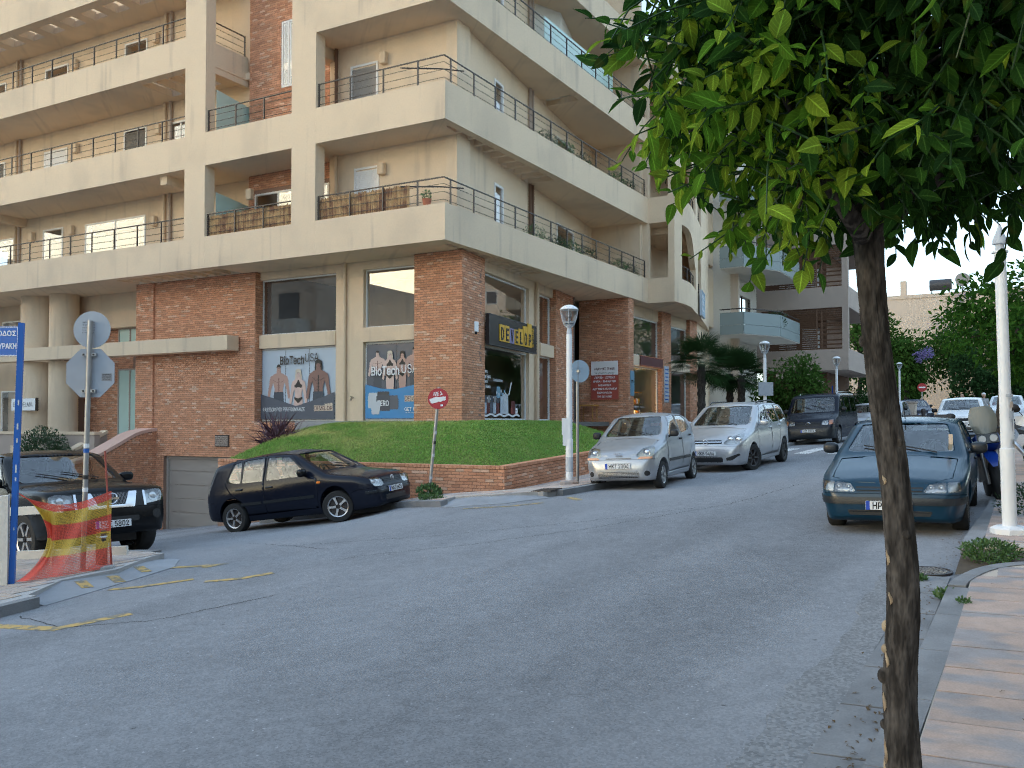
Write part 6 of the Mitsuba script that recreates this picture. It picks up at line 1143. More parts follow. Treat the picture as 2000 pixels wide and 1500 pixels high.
# ---- posters
def poster(name, label, x0, x1, z0, z1):
    k = thing(name, label, 'poster'); w, h = x1-x0, z1-z0; yv = YC+1.5+.085
    F0 = frame([x0, yv, z0], X1, Z1, -Y1); layer = [0]
    def pf(nm, poly, mat, up=True):
        poly = poly.intersection(sbox(0, 0, w, h)) if poly.geom_type != 'x' else poly
        if poly.is_empty: return
        if up: layer[0] += 1
        l = layer[0]*.0012; part(k, nm, shear(tf(prism_z(poly, l, l+.001), F0)), mat)
    def tx(s, hh, x, z, mat, width=None, bold=True):
        layer[0] += 1; part(k, 'lettering', shear(tf(text_on(s, hh, (x, z, layer[0]*.0012), X1, Z1, .001, bold, width=width), F0)), mat)
    return k, pf, tx, w, h
SHP = lambda pts: Polygon(pts).buffer(.012).buffer(-.0, quad_segs=4)
def figure(pf, cx, zf, H, kind, sk, hair, long=False, wd=1.35):
    """a printed standing figure: torso, arms, head, trunks or bikini"""
    s = H; A = lambda pts: affinity.translate(affinity.scale(SHP(pts), s*wd, s, origin=(0, 0)), cx, zf); sy = lambda pts: pts + [(-x, z) for x, z in pts[::-1]]
    man = kind == 'man'; sw = .135 if man else .095
    if long: pf('printed_hair', A(sy([(.055, .70), (.06, .88), (.045, .985), (.0, 1.0)])), hair)
    pf('printed_legs', A(sy([(.0, .02), (.085 if man else .07, .02), (.088, .30), (.078, .44), (0, .46)])), 'poster_navy' if man else sk)
    for sg in (1, -1): pf('printed_arm', affinity.translate(affinity.scale(SHP([(sg*sw*.80, .79), (sg*(sw+.022), .765), (sg*(sw+.042), .70), (sg*(sw+.052), .60), (sg*(sw+.072), .47), (sg*(sw+.085), .36), (sg*(sw+.062), .34), (sg*(sw+.042), .46), (sg*(sw+.018), .57), (sg*(sw-.01), .66)]), s*wd, s, origin=(0, 0)), cx, zf), sk)
    pf('printed_torso', A(sy([(0, .40), (.078 if man else .072, .42), (.070 if man else .055, .52), (sw*.80, .66), (sw, .755), (sw*.75, .80), (.035, .83), (.03, .88), (0, .88)])), sk)
    dk = 'skin_dark_print' if sk != 'skin_dark_print' else 'hair_dark'
    if man:
        pf('printed_line', A([(-.002, .46), (.002, .46), (.002, .74), (-.002, .74)]).buffer(-.006*s), dk)
        for sg in (1, -1): pf('printed_line', affinity.translate(affinity.scale(LineString([(0, .665), (sg*.05, .655), (sg*sw*.8, .70)]).buffer(.004), s*wd, s, origin=(0, 0)), cx, zf), dk, sg > 0)
        for q in (.50, .55, .60): pf('printed_line', affinity.translate(affinity.scale(LineString([(-.035, q), (.035, q)]).buffer(.003), s, s, origin=(0, 0)), cx, zf), dk)
        pf('printed_trunks', A(sy([(0, .30), (.088, .30), (.08, .45), (0, .45)])), 'poster_navy')
    else:
        for sg in (1, -1): pf('printed_top', affinity.translate(affinity.scale(Polygon([(0, .655), (sg*.075, .65), (sg*.08, .70), (sg*.04, .73), (sg*.01, .80), (0, .80)]), s*wd, s, origin=(0, 0)), cx, zf), 'hair_dark', sg > 0)
        pf('printed_briefs', A(sy([(0, .36), (.03, .39), (.075, .435), (.072, .455), (.0, .425)])), 'hair_dark')
    pf('printed_head', affinity.translate(affinity.scale(Point(0, .925).buffer(.05), 1.02*s, 1.32*s, origin=(0, .925)), cx, zf+(s-1)*.925), sk)
    if not long: pf('printed_hair', affinity.translate(affinity.scale(Point(0, .955).buffer(.055).intersection(sbox(-1, .950, 1, 2)), s, s, origin=(0, 0)), cx, zf), hair)
    else: pf('printed_hair', A(sy([(.0, .965), (.036, .955), (.048, .93), (.046, .985), (.02, 1.003), (0, 1.005)])), hair)
    for sg in (1, -1): pf('printed_eye', affinity.translate(affinity.scale(LineString([(sg*.010, .935), (sg*.027, .937)]).buffer(.004), s, s, origin=(0, 0)), cx, zf), 'hair_dark', sg > 0)
    pf('printed_mouth', affinity.translate(affinity.scale(LineString([(-.012, .900), (.012, .900)]).buffer(.003), s, s, origin=(0, 0)), cx, zf), dk)
k, pf, tx, w, h = poster('window_poster', 'pale window poster with three athletes over the slogan PASSION FOR PERFORMANCE', -21.04, -18.06, 1.83, 3.99)
pf('sheet', sbox(0, 0, w, h), 'poster_pale')
for x in (.98, 1.95): pf('sheet_joint', sbox(x-.012, 0, x+.012, h), 'poster_slate')
figure(pf, .70, .12, 1.57, 'man', 'skin_print', 'hair_dark', wd=1.3); figure(pf, 1.52, -.06, 1.58, 'woman', 'skin_light_print', 'hair_blond', True, 1.2); figure(pf, 2.33, .03, 1.75, 'man', 'skin_dark_print', 'hair_dark', True, 1.2)
pf('dark_sweep', Polygon([(0, 0), (0, .78), (.5, .66), (1.0, .52), (1.45, .40), (1.95, .52), (2.5, .66), (3, .82), (3, 0)]), 'poster_slate')
tx('BioTech', .25, 1.28, 1.82, 'hair_dark', .98); tx('USA', .25, 2.08, 1.88, 'hair_dark', .54, False)
tx('PASSION FOR PERFORMANCE', .115, .95, .30, 'paper_white', 1.72, False)
def small_logo(x, z, s, tx, pf):
    for i, ch in enumerate('DEVELOP'): pf('logo_tile', sbox(x+i*.105*s, z, x+i*.105*s+.095*s, z+(.17+.012*i*(i > 3))*s), 'tan_plaster', i == 0)
    tx('DEVELOP', .12*s, x+.36*s, z+.085*s, 'maroon', .70*s, False)
small_logo(2.18, .24, 1.0, tx, pf)
k, pf, tx, w, h = poster('blue_window_poster', 'blue and grey window poster with four athletes and a large tub marked ZERO', -16.90, -14.74, 1.84, 4.01)
pf('sheet', sbox(0, 0, w, h), 'poster_slate'); pf('sheet_joint', sbox(1.08, 0, 1.095, h), 'hair_dark')
figure(pf, .40, .87, 1.10, 'man', 'skin_light_print', 'hair_dark', wd=1.35); figure(pf, 1.30, .82, 1.10, 'woman', 'skin_print', 'hair_dark', True, 1.2); figure(pf, .87, .72, 1.22, 'woman', 'skin_light_print', 'hair_blond', True, 1.2); figure(pf, 1.74, .84, 1.18, 'man', 'skin_print', 'hair_dark', wd=1.3)
pf('blue_sweep', Polygon([(0, 0), (0, 1.0), (.6, .86), (1.1, .84), (1.7, .95), (2.2, 1.08), (2.2, 0)]), 'poster_blue')
tx('BioTech', .25, .72, 1.38, 'paper_white', 1.0); tx('USA', .25, 1.58, 1.42, 'paper_white', .55, False)
for x, z, s, c in ((.30, .30, .8, 'pale_grey'), (1.02, .26, .72, 'poster_slate'), (.66, .22, 1.0, 'poster_navy')):
    pf('printed_tub', affinity.translate(affinity.scale(rnd([(-.24, 0), (.24, 0), (.25, .42), (.20, .46), (-.20, .46), (-.25, .42)], .02), s, s, origin=(0, 0)), x, z), c); pf('printed_lid', affinity.translate(affinity.scale(rnd([(-.22, .46), (.22, .46), (.21, .56), (-.21, .56)], .02), s, s, origin=(0, 0)), x, z), 'dark_grey' if c == 'poster_navy' else c)
tx('ZERO', .15, .66, .44, 'paper_white', .40); pf('printed_glass', Polygon([(.25, .12), (.52, .12), (.58, .5), (.2, .5)]), 'pale_grey'); small_logo(1.42, .48, 1.0, tx, pf); tx('GET MORE', .10, 1.75, .26, 'paper_white', .66); pf('underline', sbox(1.45, .17, 2.1, .178), 'paper_white')
# ---- alarm box, red and white board, trestle, price list
k = thing('alarm_siren', 'small white alarm box with a dark lens on the brick corner pier', 'alarm'); q = PW + DR*.9 + NR*.2
part(k, 'box', cbox((q[0]-.08, q[1], 4.42), (.13, .20, .30), -.144+math.pi/2*0, .02), 'white_paint'); part(k, 'lens', lathe([(0, -.07), (.05, -.06), (.065, 0), (0, 0)], 14, (q[0]-.06, q[1]-.02, 4.27)), 'black_gloss', 40)
k = thing('menu_board', 'red and white lettered board on the brick end wall', 'sign board'); bx0, bx1 = -14.66, -13.53; yb = 31.42+SH*(-1.0)-.05
part(k, 'upper_panel', box(bx0, bx1, yb-.04, yb, 3.55, 4.08), 'paper_white'); part(k, 'lower_panel', box(bx0, bx1, yb-.041, yb, 2.62, 3.549), 'board_red')
part(k, 'frame', cat([box(bx0-.02, bx0, yb-.05, yb, 2.6, 4.1), box(bx1, bx1+.02, yb-.05, yb, 2.6, 4.1), box(bx0, bx1, yb-.05, yb, 2.6, 2.62), box(bx0, bx1, yb-.05, yb, 4.08, 4.1)]), 'terracotta')
cxm = (bx0+bx1)/2
part(k, 'lettering', text_on('ΑΝΑΨΥΚΤ ΤΕΧΝΗ', .09, (cxm, yb-.042, 3.78), X1, -Y1, .004, True, width=.86), 'maroon'); part(k, 'lettering', text_on('Ζαχαροπλαστείο', .06, (cxm, yb-.042, 3.63), X1, -Y1, .004, width=.8), 'dark_grey')
for i, s in enumerate(('ΣΑΡΠΙΑ - ΣΟΥΒΛΑ', 'ΚΡΕΠΑ - ΒΑΦΛΑ ΤΩΝ', 'ΑΙΧΕΙΡΕΣ', 'ΔΕΥΤΕΡΑ ΚΥΡΙΑΚΗ', 'ΠΑΡΟΥΣΙΑ', 'ΤΗΛ 2610 0000')): part(k, 'lettering', text_on(s, .075, (cxm, yb-.043, 3.45-.145*i), X1, -Y1, .004, True, width=(.85, .95, .55, 1.0, .6, .6)[i]), 'paper_white')
k = thing('trestle_table', 'small ochre wooden trestle table against the brick end wall', 'table'); tx0 = -14.65
part(k, 'top', box(tx0-.35, tx0+.35, 30.75, 31.25, 2.36, 2.41), 'ochre_wood')
for dx, dy in ((-.30, 30.8), (.30, 30.8), (-.30, 31.2), (.30, 31.2)): part(k, 'leg', tube([(tx0+dx, dy, 1.4), (tx0+dx*.9, dy, 2.36)], .018, 6), 'ochre_wood')
k = thing('price_list', 'tall pale blue price list on the brick pier right of the lit shop', 'notice'); part(k, 'sheet', box(-13.545, -13.515, 36.2, 36.75, 2.6, 4.15), 'pale_grey')
for i in range(9): part(k, 'printed_row', box(-13.515, -13.512, 36.27, 36.68, 2.7+i*.16, 2.75+i*.16), 'sign_blue')
k = thing('blue_notice', 'narrow blue notice on the edge of the brick end wall', 'notice'); part(k, 'sheet', box(-13.15, -13.12, 31.55, 31.9, 2.75, 3.7), 'sky_print'); part(k, 'lettering', text_on('ΩΡΕΣ', .09, (-13.118, 31.72, 3.3), Y1, X1, .003, True, width=.28), 'sign_black')
k = thing('shop_fascia', 'maroon fascia panel above the lit shop window', 'shop sign'); part(k, 'panel', box(-13.545, -13.50, 33.5, 36.0, 4.05, 4.40), 'maroon'); part(k, 'edge', cat([box(-13.546, -13.49, 33.46, 36.04, 4.40, 4.43), box(-13.546, -13.49, 33.46, 36.04, 4.02, 4.05)]), 'terracotta')
k = thing('menu_stand', 'white menu board with blue lines standing by the cream wall', 'menu board'); mp = np.array([-13.0, 40.8]); 
part(k, 'board', tf(box(-.38, .38, -.5, .5, -.02, .02), frame([*mp, gz(*mp)+1.28], RT, Z1, -FW)), 'paper_white'); part(k, 'leg', tf(cat([box(-.36, -.32, -1.2, -.5, -.02, .02), box(.32, .36, -1.2, -.5, -.02, .02)]), frame([*mp, gz(*mp)+1.28], RT, Z1, -FW)), 'wood_brown')
for i in range(5): part(k, 'printed_row', tf(box(-.3, .3, .3-.15*i, .33-.15*i, .02, .023), frame([*mp, gz(*mp)+1.28], RT, Z1, -FW)), 'sky_print')
# the lit shop: two strip lights, a warm lamp, shelves
scene['lamp_glow'] = {'type': 'diffuse', 'reflectance': {'type': 'rgb', 'value': [.5, .4, .25]}}
wl_ = thing('warm_lamp', 'warm glowing lamp inside the lit shop window', 'lamp'); scene[wl_+'__bulb'] = mikit.ply(trimesh.creation.icosphere(subdivisions=2, radius=.11).apply_translation([-14.3, 34.25, 2.62]), 'lamp_glow', True, emitter={'type': 'area', 'radiance': {'type': 'rgb', 'value': [7, 4.0, 1.2]}}); part(wl_, 'stand', tube([(-14.3, 34.25, 2.52), (-14.3, 34.25, 1.93)], .02, 6), 'brown_metal')
for i, z in enumerate((3.75, 3.1)):
    st_ = thing('strip_light', ('upper', 'lower')[i]+' white strip light inside the lit shop', 'lamp'); scene[st_+'__tube'] = mikit.ply(box(-15.3, -14.2, 33.6, 33.68, z, z+.05), 'lamp_glow', False, emitter={'type': 'area', 'radiance': {'type': 'rgb', 'value': [1.0, .95, .65]}})
k = thing('shop_shelf', 'shelves with jars inside the lit shop window', 'shelf')
for z in (2.0, 2.5, 3.0): part(k, 'board', box(-15.4, -14.3, 34.6, 35.6, z, z+.03), 'ochre_wood')
for i in range(9): part(k, 'jar', lathe([(0, 0), (.08, 0), (.08, .18), (.05, .22), (0, .22)], 10, (-14.4, 34.7+.1*i, (2.03, 2.53)[i % 2])), ('terracotta', 'sign_yellow', 'paper_white')[i % 3], 40)
# ---- pots and plants on the balconies
flat('leaf_mid', (.055, .12, .03), .55); flat('leaf_dark', (.022, .055, .018), .5); flat('leaf_purple', (.085, .035, .05), .5)
def leafball(c, r, n, L, mat, rng_, up=.3, sq=(1, 1, 1)):
    d = rng_.normal(size=(n, 3)); d /= np.linalg.norm(d, axis=1, keepdims=True); p = np.asarray(c)+d*np.asarray(sq)*r*rng_.uniform(.35, 1, (n, 1))**.6; dd = d*.7+rng_.normal(size=(n, 3))*.5+[0, 0, up]; dd /= np.linalg.norm(dd, axis=1, keepdims=True)
    return blade_cloud(p, dd, rng_.uniform(.6, 1.2, n)*L, rng_.uniform(.35, .5, n)*L, rng_.normal(size=(n, 3)))
rp_ = np.random.default_rng(21)
def potplant(x, y, z, r, label, mat='leaf_mid', pot='terracotta', n=160):
    k = thing('potted_plant', label, 'potted plant', None); part(k, 'pot', lathe([(0, 0), (.09, 0), (.12, .16), (.13, .18), (0, .17)], 16, (x, y, z)), pot, 40); part(k, 'leaves', leafball((x, y, z+.2+r*.8), r, n, .09, mat, rp_), mat); return k
potplant(-13.75, YC+.1, ZT[0]+.0, .12, 'small terracotta pot with a succulent on the first-floor corner parapet', n=70)
for i, y in enumerate((24.6, 26.2, 27.1, 28.4, 31.2, 32.3)): potplant(XC-.42, y, ZT[0]-.45, .42, ('bushy green plant behind the first-floor railing, %s along the long balcony' % ('first', 'second', 'third', 'fourth', 'fifth', 'last')[i]), 'leaf_dark' if i % 2 else 'leaf_mid', n=420)
for i, y in enumerate((25.3, 26.6, 28.0, 30.8, 31.9)): potplant(XC-.36, y, ZT[1]-.4, .38, ('plant spilling over the second-floor parapet, %s along the balcony' % ('first', 'second', 'third', 'fourth', 'last')[i]), 'leaf_mid' if i % 2 else 'leaf_dark', n=340)
# ---- spiky flax plant on the lawn corner, round bush, roadside weeds
k = thing('flax_plant', 'spiky dark purple flax plant beside the left window poster', 'plant'); fc = np.array([-18.35, 18.5, 1.10]); nn_ = 150
D = rp_.normal(size=(nn_, 3)); D[:, 2] = np.abs(D[:, 2])*.9+.25; D /= np.linalg.norm(D, axis=1, keepdims=True); part(k, 'blades', blade_cloud(fc+rp_.normal(size=(nn_, 3))*.05, D, rp_.uniform(.7, 1.15, nn_), rp_.uniform(.035, .06, nn_), rp_.normal(size=(nn_, 3)), .35), 'leaf_purple')
k = thing('round_bush', 'dense dark green conifer bush in front of the terrace parapet', 'bush'); bc = np.array([-27.6, 16.3, gz(-27.6, 16.3)]); 
V, F, n0 = [], [], 0
for c, r, m in (((-27.9, 17.6, .45), 1.0, 5200), ((-27.2, 17.7, .05), .8, 3200), ((-28.6, 17.6, -.1), .9, 3200)):
    v, f = leafball(c, r, m, .10, None, rp_, .5, (1, .8, 1.15)); V.append(v); F.append(f+n0); n0 += len(v)
part(k, 'leaves', (np.vstack(V), np.vstack(F)), 'leaf_dark'); part(k, 'stem', tube([(-27.9, 17.6, -1.9), (-27.9, 17.6, .2)], .08, 8), 'wood_brown')
def weed(x, y, dz, r, n, label, L=.05, mat='leaf_mid', name='weed', up=.6, sq=(1, 1, .5)):
    z = gz(x, y)+dz; return solo(name, leafball((x, y, z+r*.3), r, n, L, mat, rp_, up, sq), mat, label, 'weeds')
weed(-.36, 9.75, .08, .27, 1200, 'clump of small-leaved weeds in the planting bed beside the kerb', .045, sq=(1, 1, .42))
weed(-10.55, 14.85, .1, .26, 500, 'tuft of weeds at the foot of the no-entry sign', .09, up=1.2, sq=(1, 1, .6)); weed(-10.1, 14.3, .05, .22, 420, 'dry weeds along the kerb beside the no-entry sign', .06, sq=(1.4, .5, .25))
for i, (x, y) in enumerate(((-.02, 13.2), (.5, 12.7), (.2, 14.4), (.85, 13.6), (.9, 15.0))): weed(x, y, .12, .42, 800, 'low flowering shrub behind the lamp pole, %s of the row' % ('first', 'second', 'third', 'fourth', 'last')[i], .055, 'leaf_dark', 'low_shrub', sq=(1, 1, .6))
def sprig(x, y, h, label, dz=.02):
    k = thing('weed_sprig', label, 'weeds'); z = gz(x, y)+dz
    for s in range(3):
        a = rp_.uniform(0, 6.28); e = np.array([x+.07*math.cos(a), y+.07*math.sin(a), z+h*rp_.uniform(.7, 1)]); part(k, 'stem', tube([(x, y, z), (np.array([x, y, z])+e)/2+[.01, 0, .01], e], .004, 5), 'leaf_mid'); t = rp_.uniform(.2, 1, 26)[:, None]; P = np.array([x, y, z])*(1-t)+e*t
        D = rp_.normal(size=(26, 3)); D[:, 2] = D[:, 2]*.3+.25; D /= np.linalg.norm(D, axis=1, keepdims=True); part(k, 'leaves', blade_cloud(P, D, rp_.uniform(.03, .055, 26), rp_.uniform(.012, .02, 26), rp_.normal(size=(26, 3))), 'leaf_mid')
sprig(-.60, 3.42, .30, 'leafy weed sprig left of the trunk foot'); sprig(-.50, 3.55, .2, 'small weed sprig just left of the trunk foot'); sprig(-.16, 3.40, .34, 'weed sprig right of the trunk foot', .08)

# ---- dry leaves and grit along the right kerb
rl_ = np.random.default_rng(71); nl_ = 420; lx = np.where(rl_.random(nl_) < .7, -.70-np.abs(rl_.normal(size=nl_))*.10, rl_.uniform(-.45, 1.2, nl_)); ly = rl_.uniform(3.3, 14, nl_); lz = g(lx, ly)+np.where(lx < -.64, .020, .122); ld = rl_.normal(size=(nl_, 3)); ld[:, 2] *= .12; ld /= np.linalg.norm(ld, axis=1, keepdims=True)
keep_ = (lx < -.64) | (rl_.random(nl_) < .25); V_, F_ = blade_cloud(np.column_stack([lx, ly, lz])[keep_], ld[keep_], rl_.uniform(.015, .05, nl_)[keep_], rl_.uniform(.008, .02, nl_)[keep_], np.tile([0, 0, 1.], (nl_, 1))[keep_], .3)
put('leaf_litter', (V_, F_), 'dry_leaf'); labels['leaf_litter'] = {'kind': 'stuff', 'label': 'dry brown leaves and grit lying along the right kerb and gutter', 'category': 'leaf litter'}
solo('fallen_leaf', blade_cloud(np.array([[.02, 5.62, gz(.02, 5.62)+.122]]), np.array([[.8, .5, .1]]), [.06], [.03], np.array([[0, 0, 1.]]), .8), 'dry_leaf', 'single dark curled leaf on the pink pavement slabs', 'leaf')
weed(-.63, 8.15, .02, .09, 130, 'small tuft of weeds in the kerb joint before the planting bed', .05, up=.9); weed(-.47, 7.6, .11, .05, 60, 'tiny weeds between kerb and pavement slabs', .035, up=.9); weed(-.9, 8.9, .01, .05, 70, 'dry weeds at the gutter beside the manhole', .05, up=.8)
# ================================================================== trees
M('bark', base_color=proc(lambda p, n, uv: mix((.026, .023, .021), (.085, .076, .069), smoothstep(.30, .75, fbm(p.x*60, p.y*60, p.z*11, 4)))*(.7 + .6*noise(p.x*170, p.y*170, p.z*60))), roughness=.95, specular=.15)
M('bark_scar', base_color=proc(lambda p, n, uv: mix((.42, .33, .22), (.2, .14, .09), noise(p.x*60, p.y*60, p.z*40))), roughness=.9)
def leafcol(p, uv, c):
    v = dr.abs(uv.y*2-1); rib = smoothstep(.13, .03, v); vein = smoothstep(.55, .95, dr.sin((uv.x*7-v*1.8)*6.283))*(1-rib); blot = smoothstep(.62, .78, fbm(p.x*26, p.y*26, p.z*26, 3))
    a = mi.Color3f(c)*(.70 + .6*noise(p.x*14, p.y*14, p.z*14)); a = a*(1+1.1*rib+.35*vein) + mi.Color3f(.02, .03, .006)*rib
    return mix(a, mi.Color3f(.16, .15, .03)*.8, blot*.35)
LEAFC = [(.024, .070, .015), (.035, .098, .017), (.019, .053, .016), (.085, .20, .022), (.19, .30, .032)]  # the last two are brighter tones for leaves painted as lit
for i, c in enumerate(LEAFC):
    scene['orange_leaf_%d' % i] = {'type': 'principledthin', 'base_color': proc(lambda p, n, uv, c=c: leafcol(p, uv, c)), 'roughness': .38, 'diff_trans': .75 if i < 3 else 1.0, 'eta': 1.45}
scene['far_leaf'] = {'type': 'principledthin', 'base_color': proc(lambda p, n, uv: mix((.030, .078, .018), (.080, .150, .030), noise(p.x*1.3, p.y*1.3, p.z*1.3)*.6 + noise(p.x*11, p.y*11, p.z*11)*.4)), 'roughness': .6, 'diff_trans': .5, 'eta': 1.4}
scene['far_leaf_b'] = {'type': 'principledthin', 'base_color': proc(lambda p, n, uv: mix((.023, .058, .022), (.052, .108, .034), noise(p.x*1.3, p.y*1.3, p.z*1.3)*.6 + noise(p.x*11, p.y*11, p.z*11)*.4)), 'roughness': .6, 'diff_trans': .5, 'eta': 1.4}
scene['blossom'] = {'type': 'principledthin', 'base_color': {'type': 'rgb', 'value': [.26, .21, .42]}, 'roughness': .7, 'diff_trans': .7, 'eta': 1.4}
scene['palm_leaf'] = {'type': 'principledthin', 'base_color': {'type': 'rgb', 'value': [.028, .065, .022]}, 'roughness': .5, 'diff_trans': .4, 'eta': 1.4}
def leaf_mesh(n=5, fold=.22, curl=.25, wav=0.0):
    """one pointed oval leaf of unit length along +x, folded along its midrib"""
    t = np.linspace(0, 1, n+1); w = .262*np.sin(np.pi*t**.85)**.85; w[0] = .012; w[-1] = 0; z = -curl*t**2; V = []
    uvs = []
    for ti, wi, zi in zip(t, w, z): uvs += [[ti, 0], [ti, .5], [ti, 1]]; V += [[ti, -wi, zi+fold*wi+wav*math.sin(ti*9)*wi], [ti, 0, zi], [ti, wi, zi+fold*wi-wav*math.sin(ti*8)*wi]]
    F = []
    for k in range(n): a = k*3; F += [[a, a+3, a+1], [a+1, a+3, a+4], [a+1, a+4, a+2], [a+2, a+4, a+5]]
    return np.array(V), np.array(F), np.array(uvs)
LV = [leaf_mesh(5, .25, .2), leaf_mesh(5, .12, .38, .1), leaf_mesh(5, .35, .05, .12), leaf_mesh(5, .2, .55)]
def leaf_frames(P, D, U, S):
    D = D/np.linalg.norm(D, axis=1, keepdims=True); Yv = np.cross(U, D); Yv /= np.maximum(np.linalg.norm(Yv, axis=1, keepdims=True), 1e-9); Zv = np.cross(D, Yv); A = np.zeros((len(P), 4, 4)); A[:, :3, 0] = D*S[:, None]; A[:, :3, 1] = Yv*S[:, None]; A[:, :3, 2] = Zv*S[:, None]; A[:, :3, 3] = P; A[:, 3, 3] = 1; return A
rt_ = np.random.default_rng(33)
# ---- the orange tree in the foreground
ht = thing('orange_tree', 'leafy orange tree with a bare leaning trunk in the right foreground', 'tree')
tz = gz(-.40, 3.25)
TP = np.array([[-.375, 3.20, tz-.05], [-.375, 3.18, .45], [-.382, 3.165, .80], [-.368, 3.15, 1.12], [-.385, 3.14, 1.45], [-.415, 3.12, 1.75], [-.440, 3.095, 2.05], [-.450, 3.08, 2.25], [-.46, 3.07, 2.42]])
TR = np.array([.062, .058, .052, .051, .046, .042, .041, .045, .056])
tt = np.linspace(0, 1, 420); cum = np.r_[0, np.cumsum(np.linalg.norm(np.diff(TP, axis=0), axis=1))]; cum /= cum[-1]; pts = PchipInterpolator(cum, TP)(tt); rad = PchipInterpolator(cum, TR)(tt)
tm = tube(pts, rad, 150); v = tm.vertices.copy(); cx_ = np.column_stack([np.interp(v[:, 2], pts[:, 2], pts[:, 0]), np.interp(v[:, 2], pts[:, 2], pts[:, 1])]); dvec = v[:, :2]-cx_; dl = np.linalg.norm(dvec, axis=1, keepdims=True)+1e-6; du = dvec/dl
low = meshkit.fbm(np.column_stack([du*1.1, v[:, 2:]*2.4]), 3, 5)-.5; fis = np.abs(meshkit.fbm(np.column_stack([du*5.5, v[:, 2:]*4.5]), 3, 8)-.5); fine = meshkit.fbm(np.column_stack([du*16, v[:, 2:]*22]), 3, 2)-.5
v[:, :2] += du*(.016*low + .018*(np.minimum(fis, .09)-.045) + .0045*fine)[:, None]; tm.vertices = v
part(ht, 'trunk', tm, 'bark', True)
for z, a, s in ((1.02, 3.0, .016), (1.33, 5.3, .014), (.86, 3.3, .02), (.70, 3.2, .013), (.45, 5.2, .014), (1.62, 5.6, .012), (1.95, 3.2, .016), (.50, 3.1, .016), (.95, 3.4, .012)):
    c = np.array([np.interp(z, pts[:, 2], pts[:, 0]), np.interp(z, pts[:, 2], pts[:, 1]), z]); r = np.interp(z, pts[:, 2], rad); m = trimesh.creation.icosphere(subdivisions=2, radius=s); m.apply_scale([1, 1, 1.3]); m.apply_translation(c+np.array([math.cos(a)*r, math.sin(a)*r, 0])*.96); part(ht, 'knot', m, 'bark_scar' if z in (.50, 1.02, .95) else 'bark', True)
for z, a, L in ((.92, 3.9, .05), (.78, 3.7, .06), (.62, 3.75, .08), (1.12, 4.0, .04), (.55, 3.6, .1), (1.25, 3.9, .05), (1.5, 4.1, .03), (.40, 3.7, .06)):
    c = np.array([np.interp(z, pts[:, 2], pts[:, 0]), np.interp(z, pts[:, 2], pts[:, 1]), z]); r = np.interp(z, pts[:, 2], rad)*1.02; q = []
    for t in np.linspace(0, 1, 5): q.append(c+np.array([math.cos(a+.12*math.sin(t*5))*r, math.sin(a+.12*math.sin(t*5))*r, (t-.5)*L]))
    part(ht, 'bark_scar', tube(q, [.001, .005, .006, .004, .001], 6), 'bark_scar')
fork = np.array([-.46, 3.07, 2.36]); Cc = np.array([-.50, 3.10, 3.0])
def limb(p0, p1, r0, r1, wob, n=9):
    t = np.linspace(0, 1, n)[:, None]; P = p0*(1-t)+p1*t; P += wob*np.sin(t*np.pi)*rt_.normal(size=3)*.5; P[:, 2] += .06*np.sin(t[:, 0]*np.pi); return P, np.linspace(r0, r1, n)
def cdir(az, el): return np.array([math.cos(az)*math.cos(el), math.sin(az)*math.cos(el), math.sin(el)])
def in_crown(p):
    q = (p-np.array([-.37, 3.10, 2.98]))/np.array([.86, .88, .78]); a = p[0]*.865+p[1]*.502; lo = np.interp(a, [.3, .55, .72, .98, 1.12, 1.6, 2.0], [2.58, 2.46, 2.20, 2.20, 2.38, 2.36, 2.32]); return (q*q).sum() < 1 and p[2] > lo
tips = []; limbs = []; twigs = []
main = [(2.65, .72, 1.05), (3.6, .60, .95), (.5, .55, 1.05), (-.4, .60, 1.1), (1.5, .7, 1.0), (4.6, .65, .85), (5.6, .65, 1.0), (2.1, .95, .95), (0.1, 1.0, 1.0), (3.1, .75, 1.05), (-1.1, .85, .9)]
for az, el, L in main:
    e = fork+cdir(az, el+(.35 if 2.4 < az < 5 else 0))*L*(.52 if 2.4 < az < 5 else .70)*rt_.uniform(.85, 1.05); P, r = limb(fork-[0, 0, .08], e, .034, .012, .16); limbs.append(tube(P, r, 8))
    for j in range(6):
        s = P[3+j if 3+j < len(P) else -1]; d = cdir(az+rt_.normal()*.9, el*.4+rt_.normal()*.5); e2 = s+d*rt_.uniform(.3, .55); e2 = e2 if in_crown(e2) else s+(e2-s)*.25; P2_, r2 = limb(s, e2, .011, .004, .06, 6); limbs.append(tube(P2_, r2, 5))
        for m_ in range(5):
            s3 = P2_[1+m_ if 1+m_ < 6 else 5]; d3 = d*.5+rt_.normal(size=3)*.6; d3[2] -= .12; d3 /= np.linalg.norm(d3); e3 = s3+d3*rt_.uniform(.14, .30)
            if in_crown(e3): twigs.append((s3, e3))
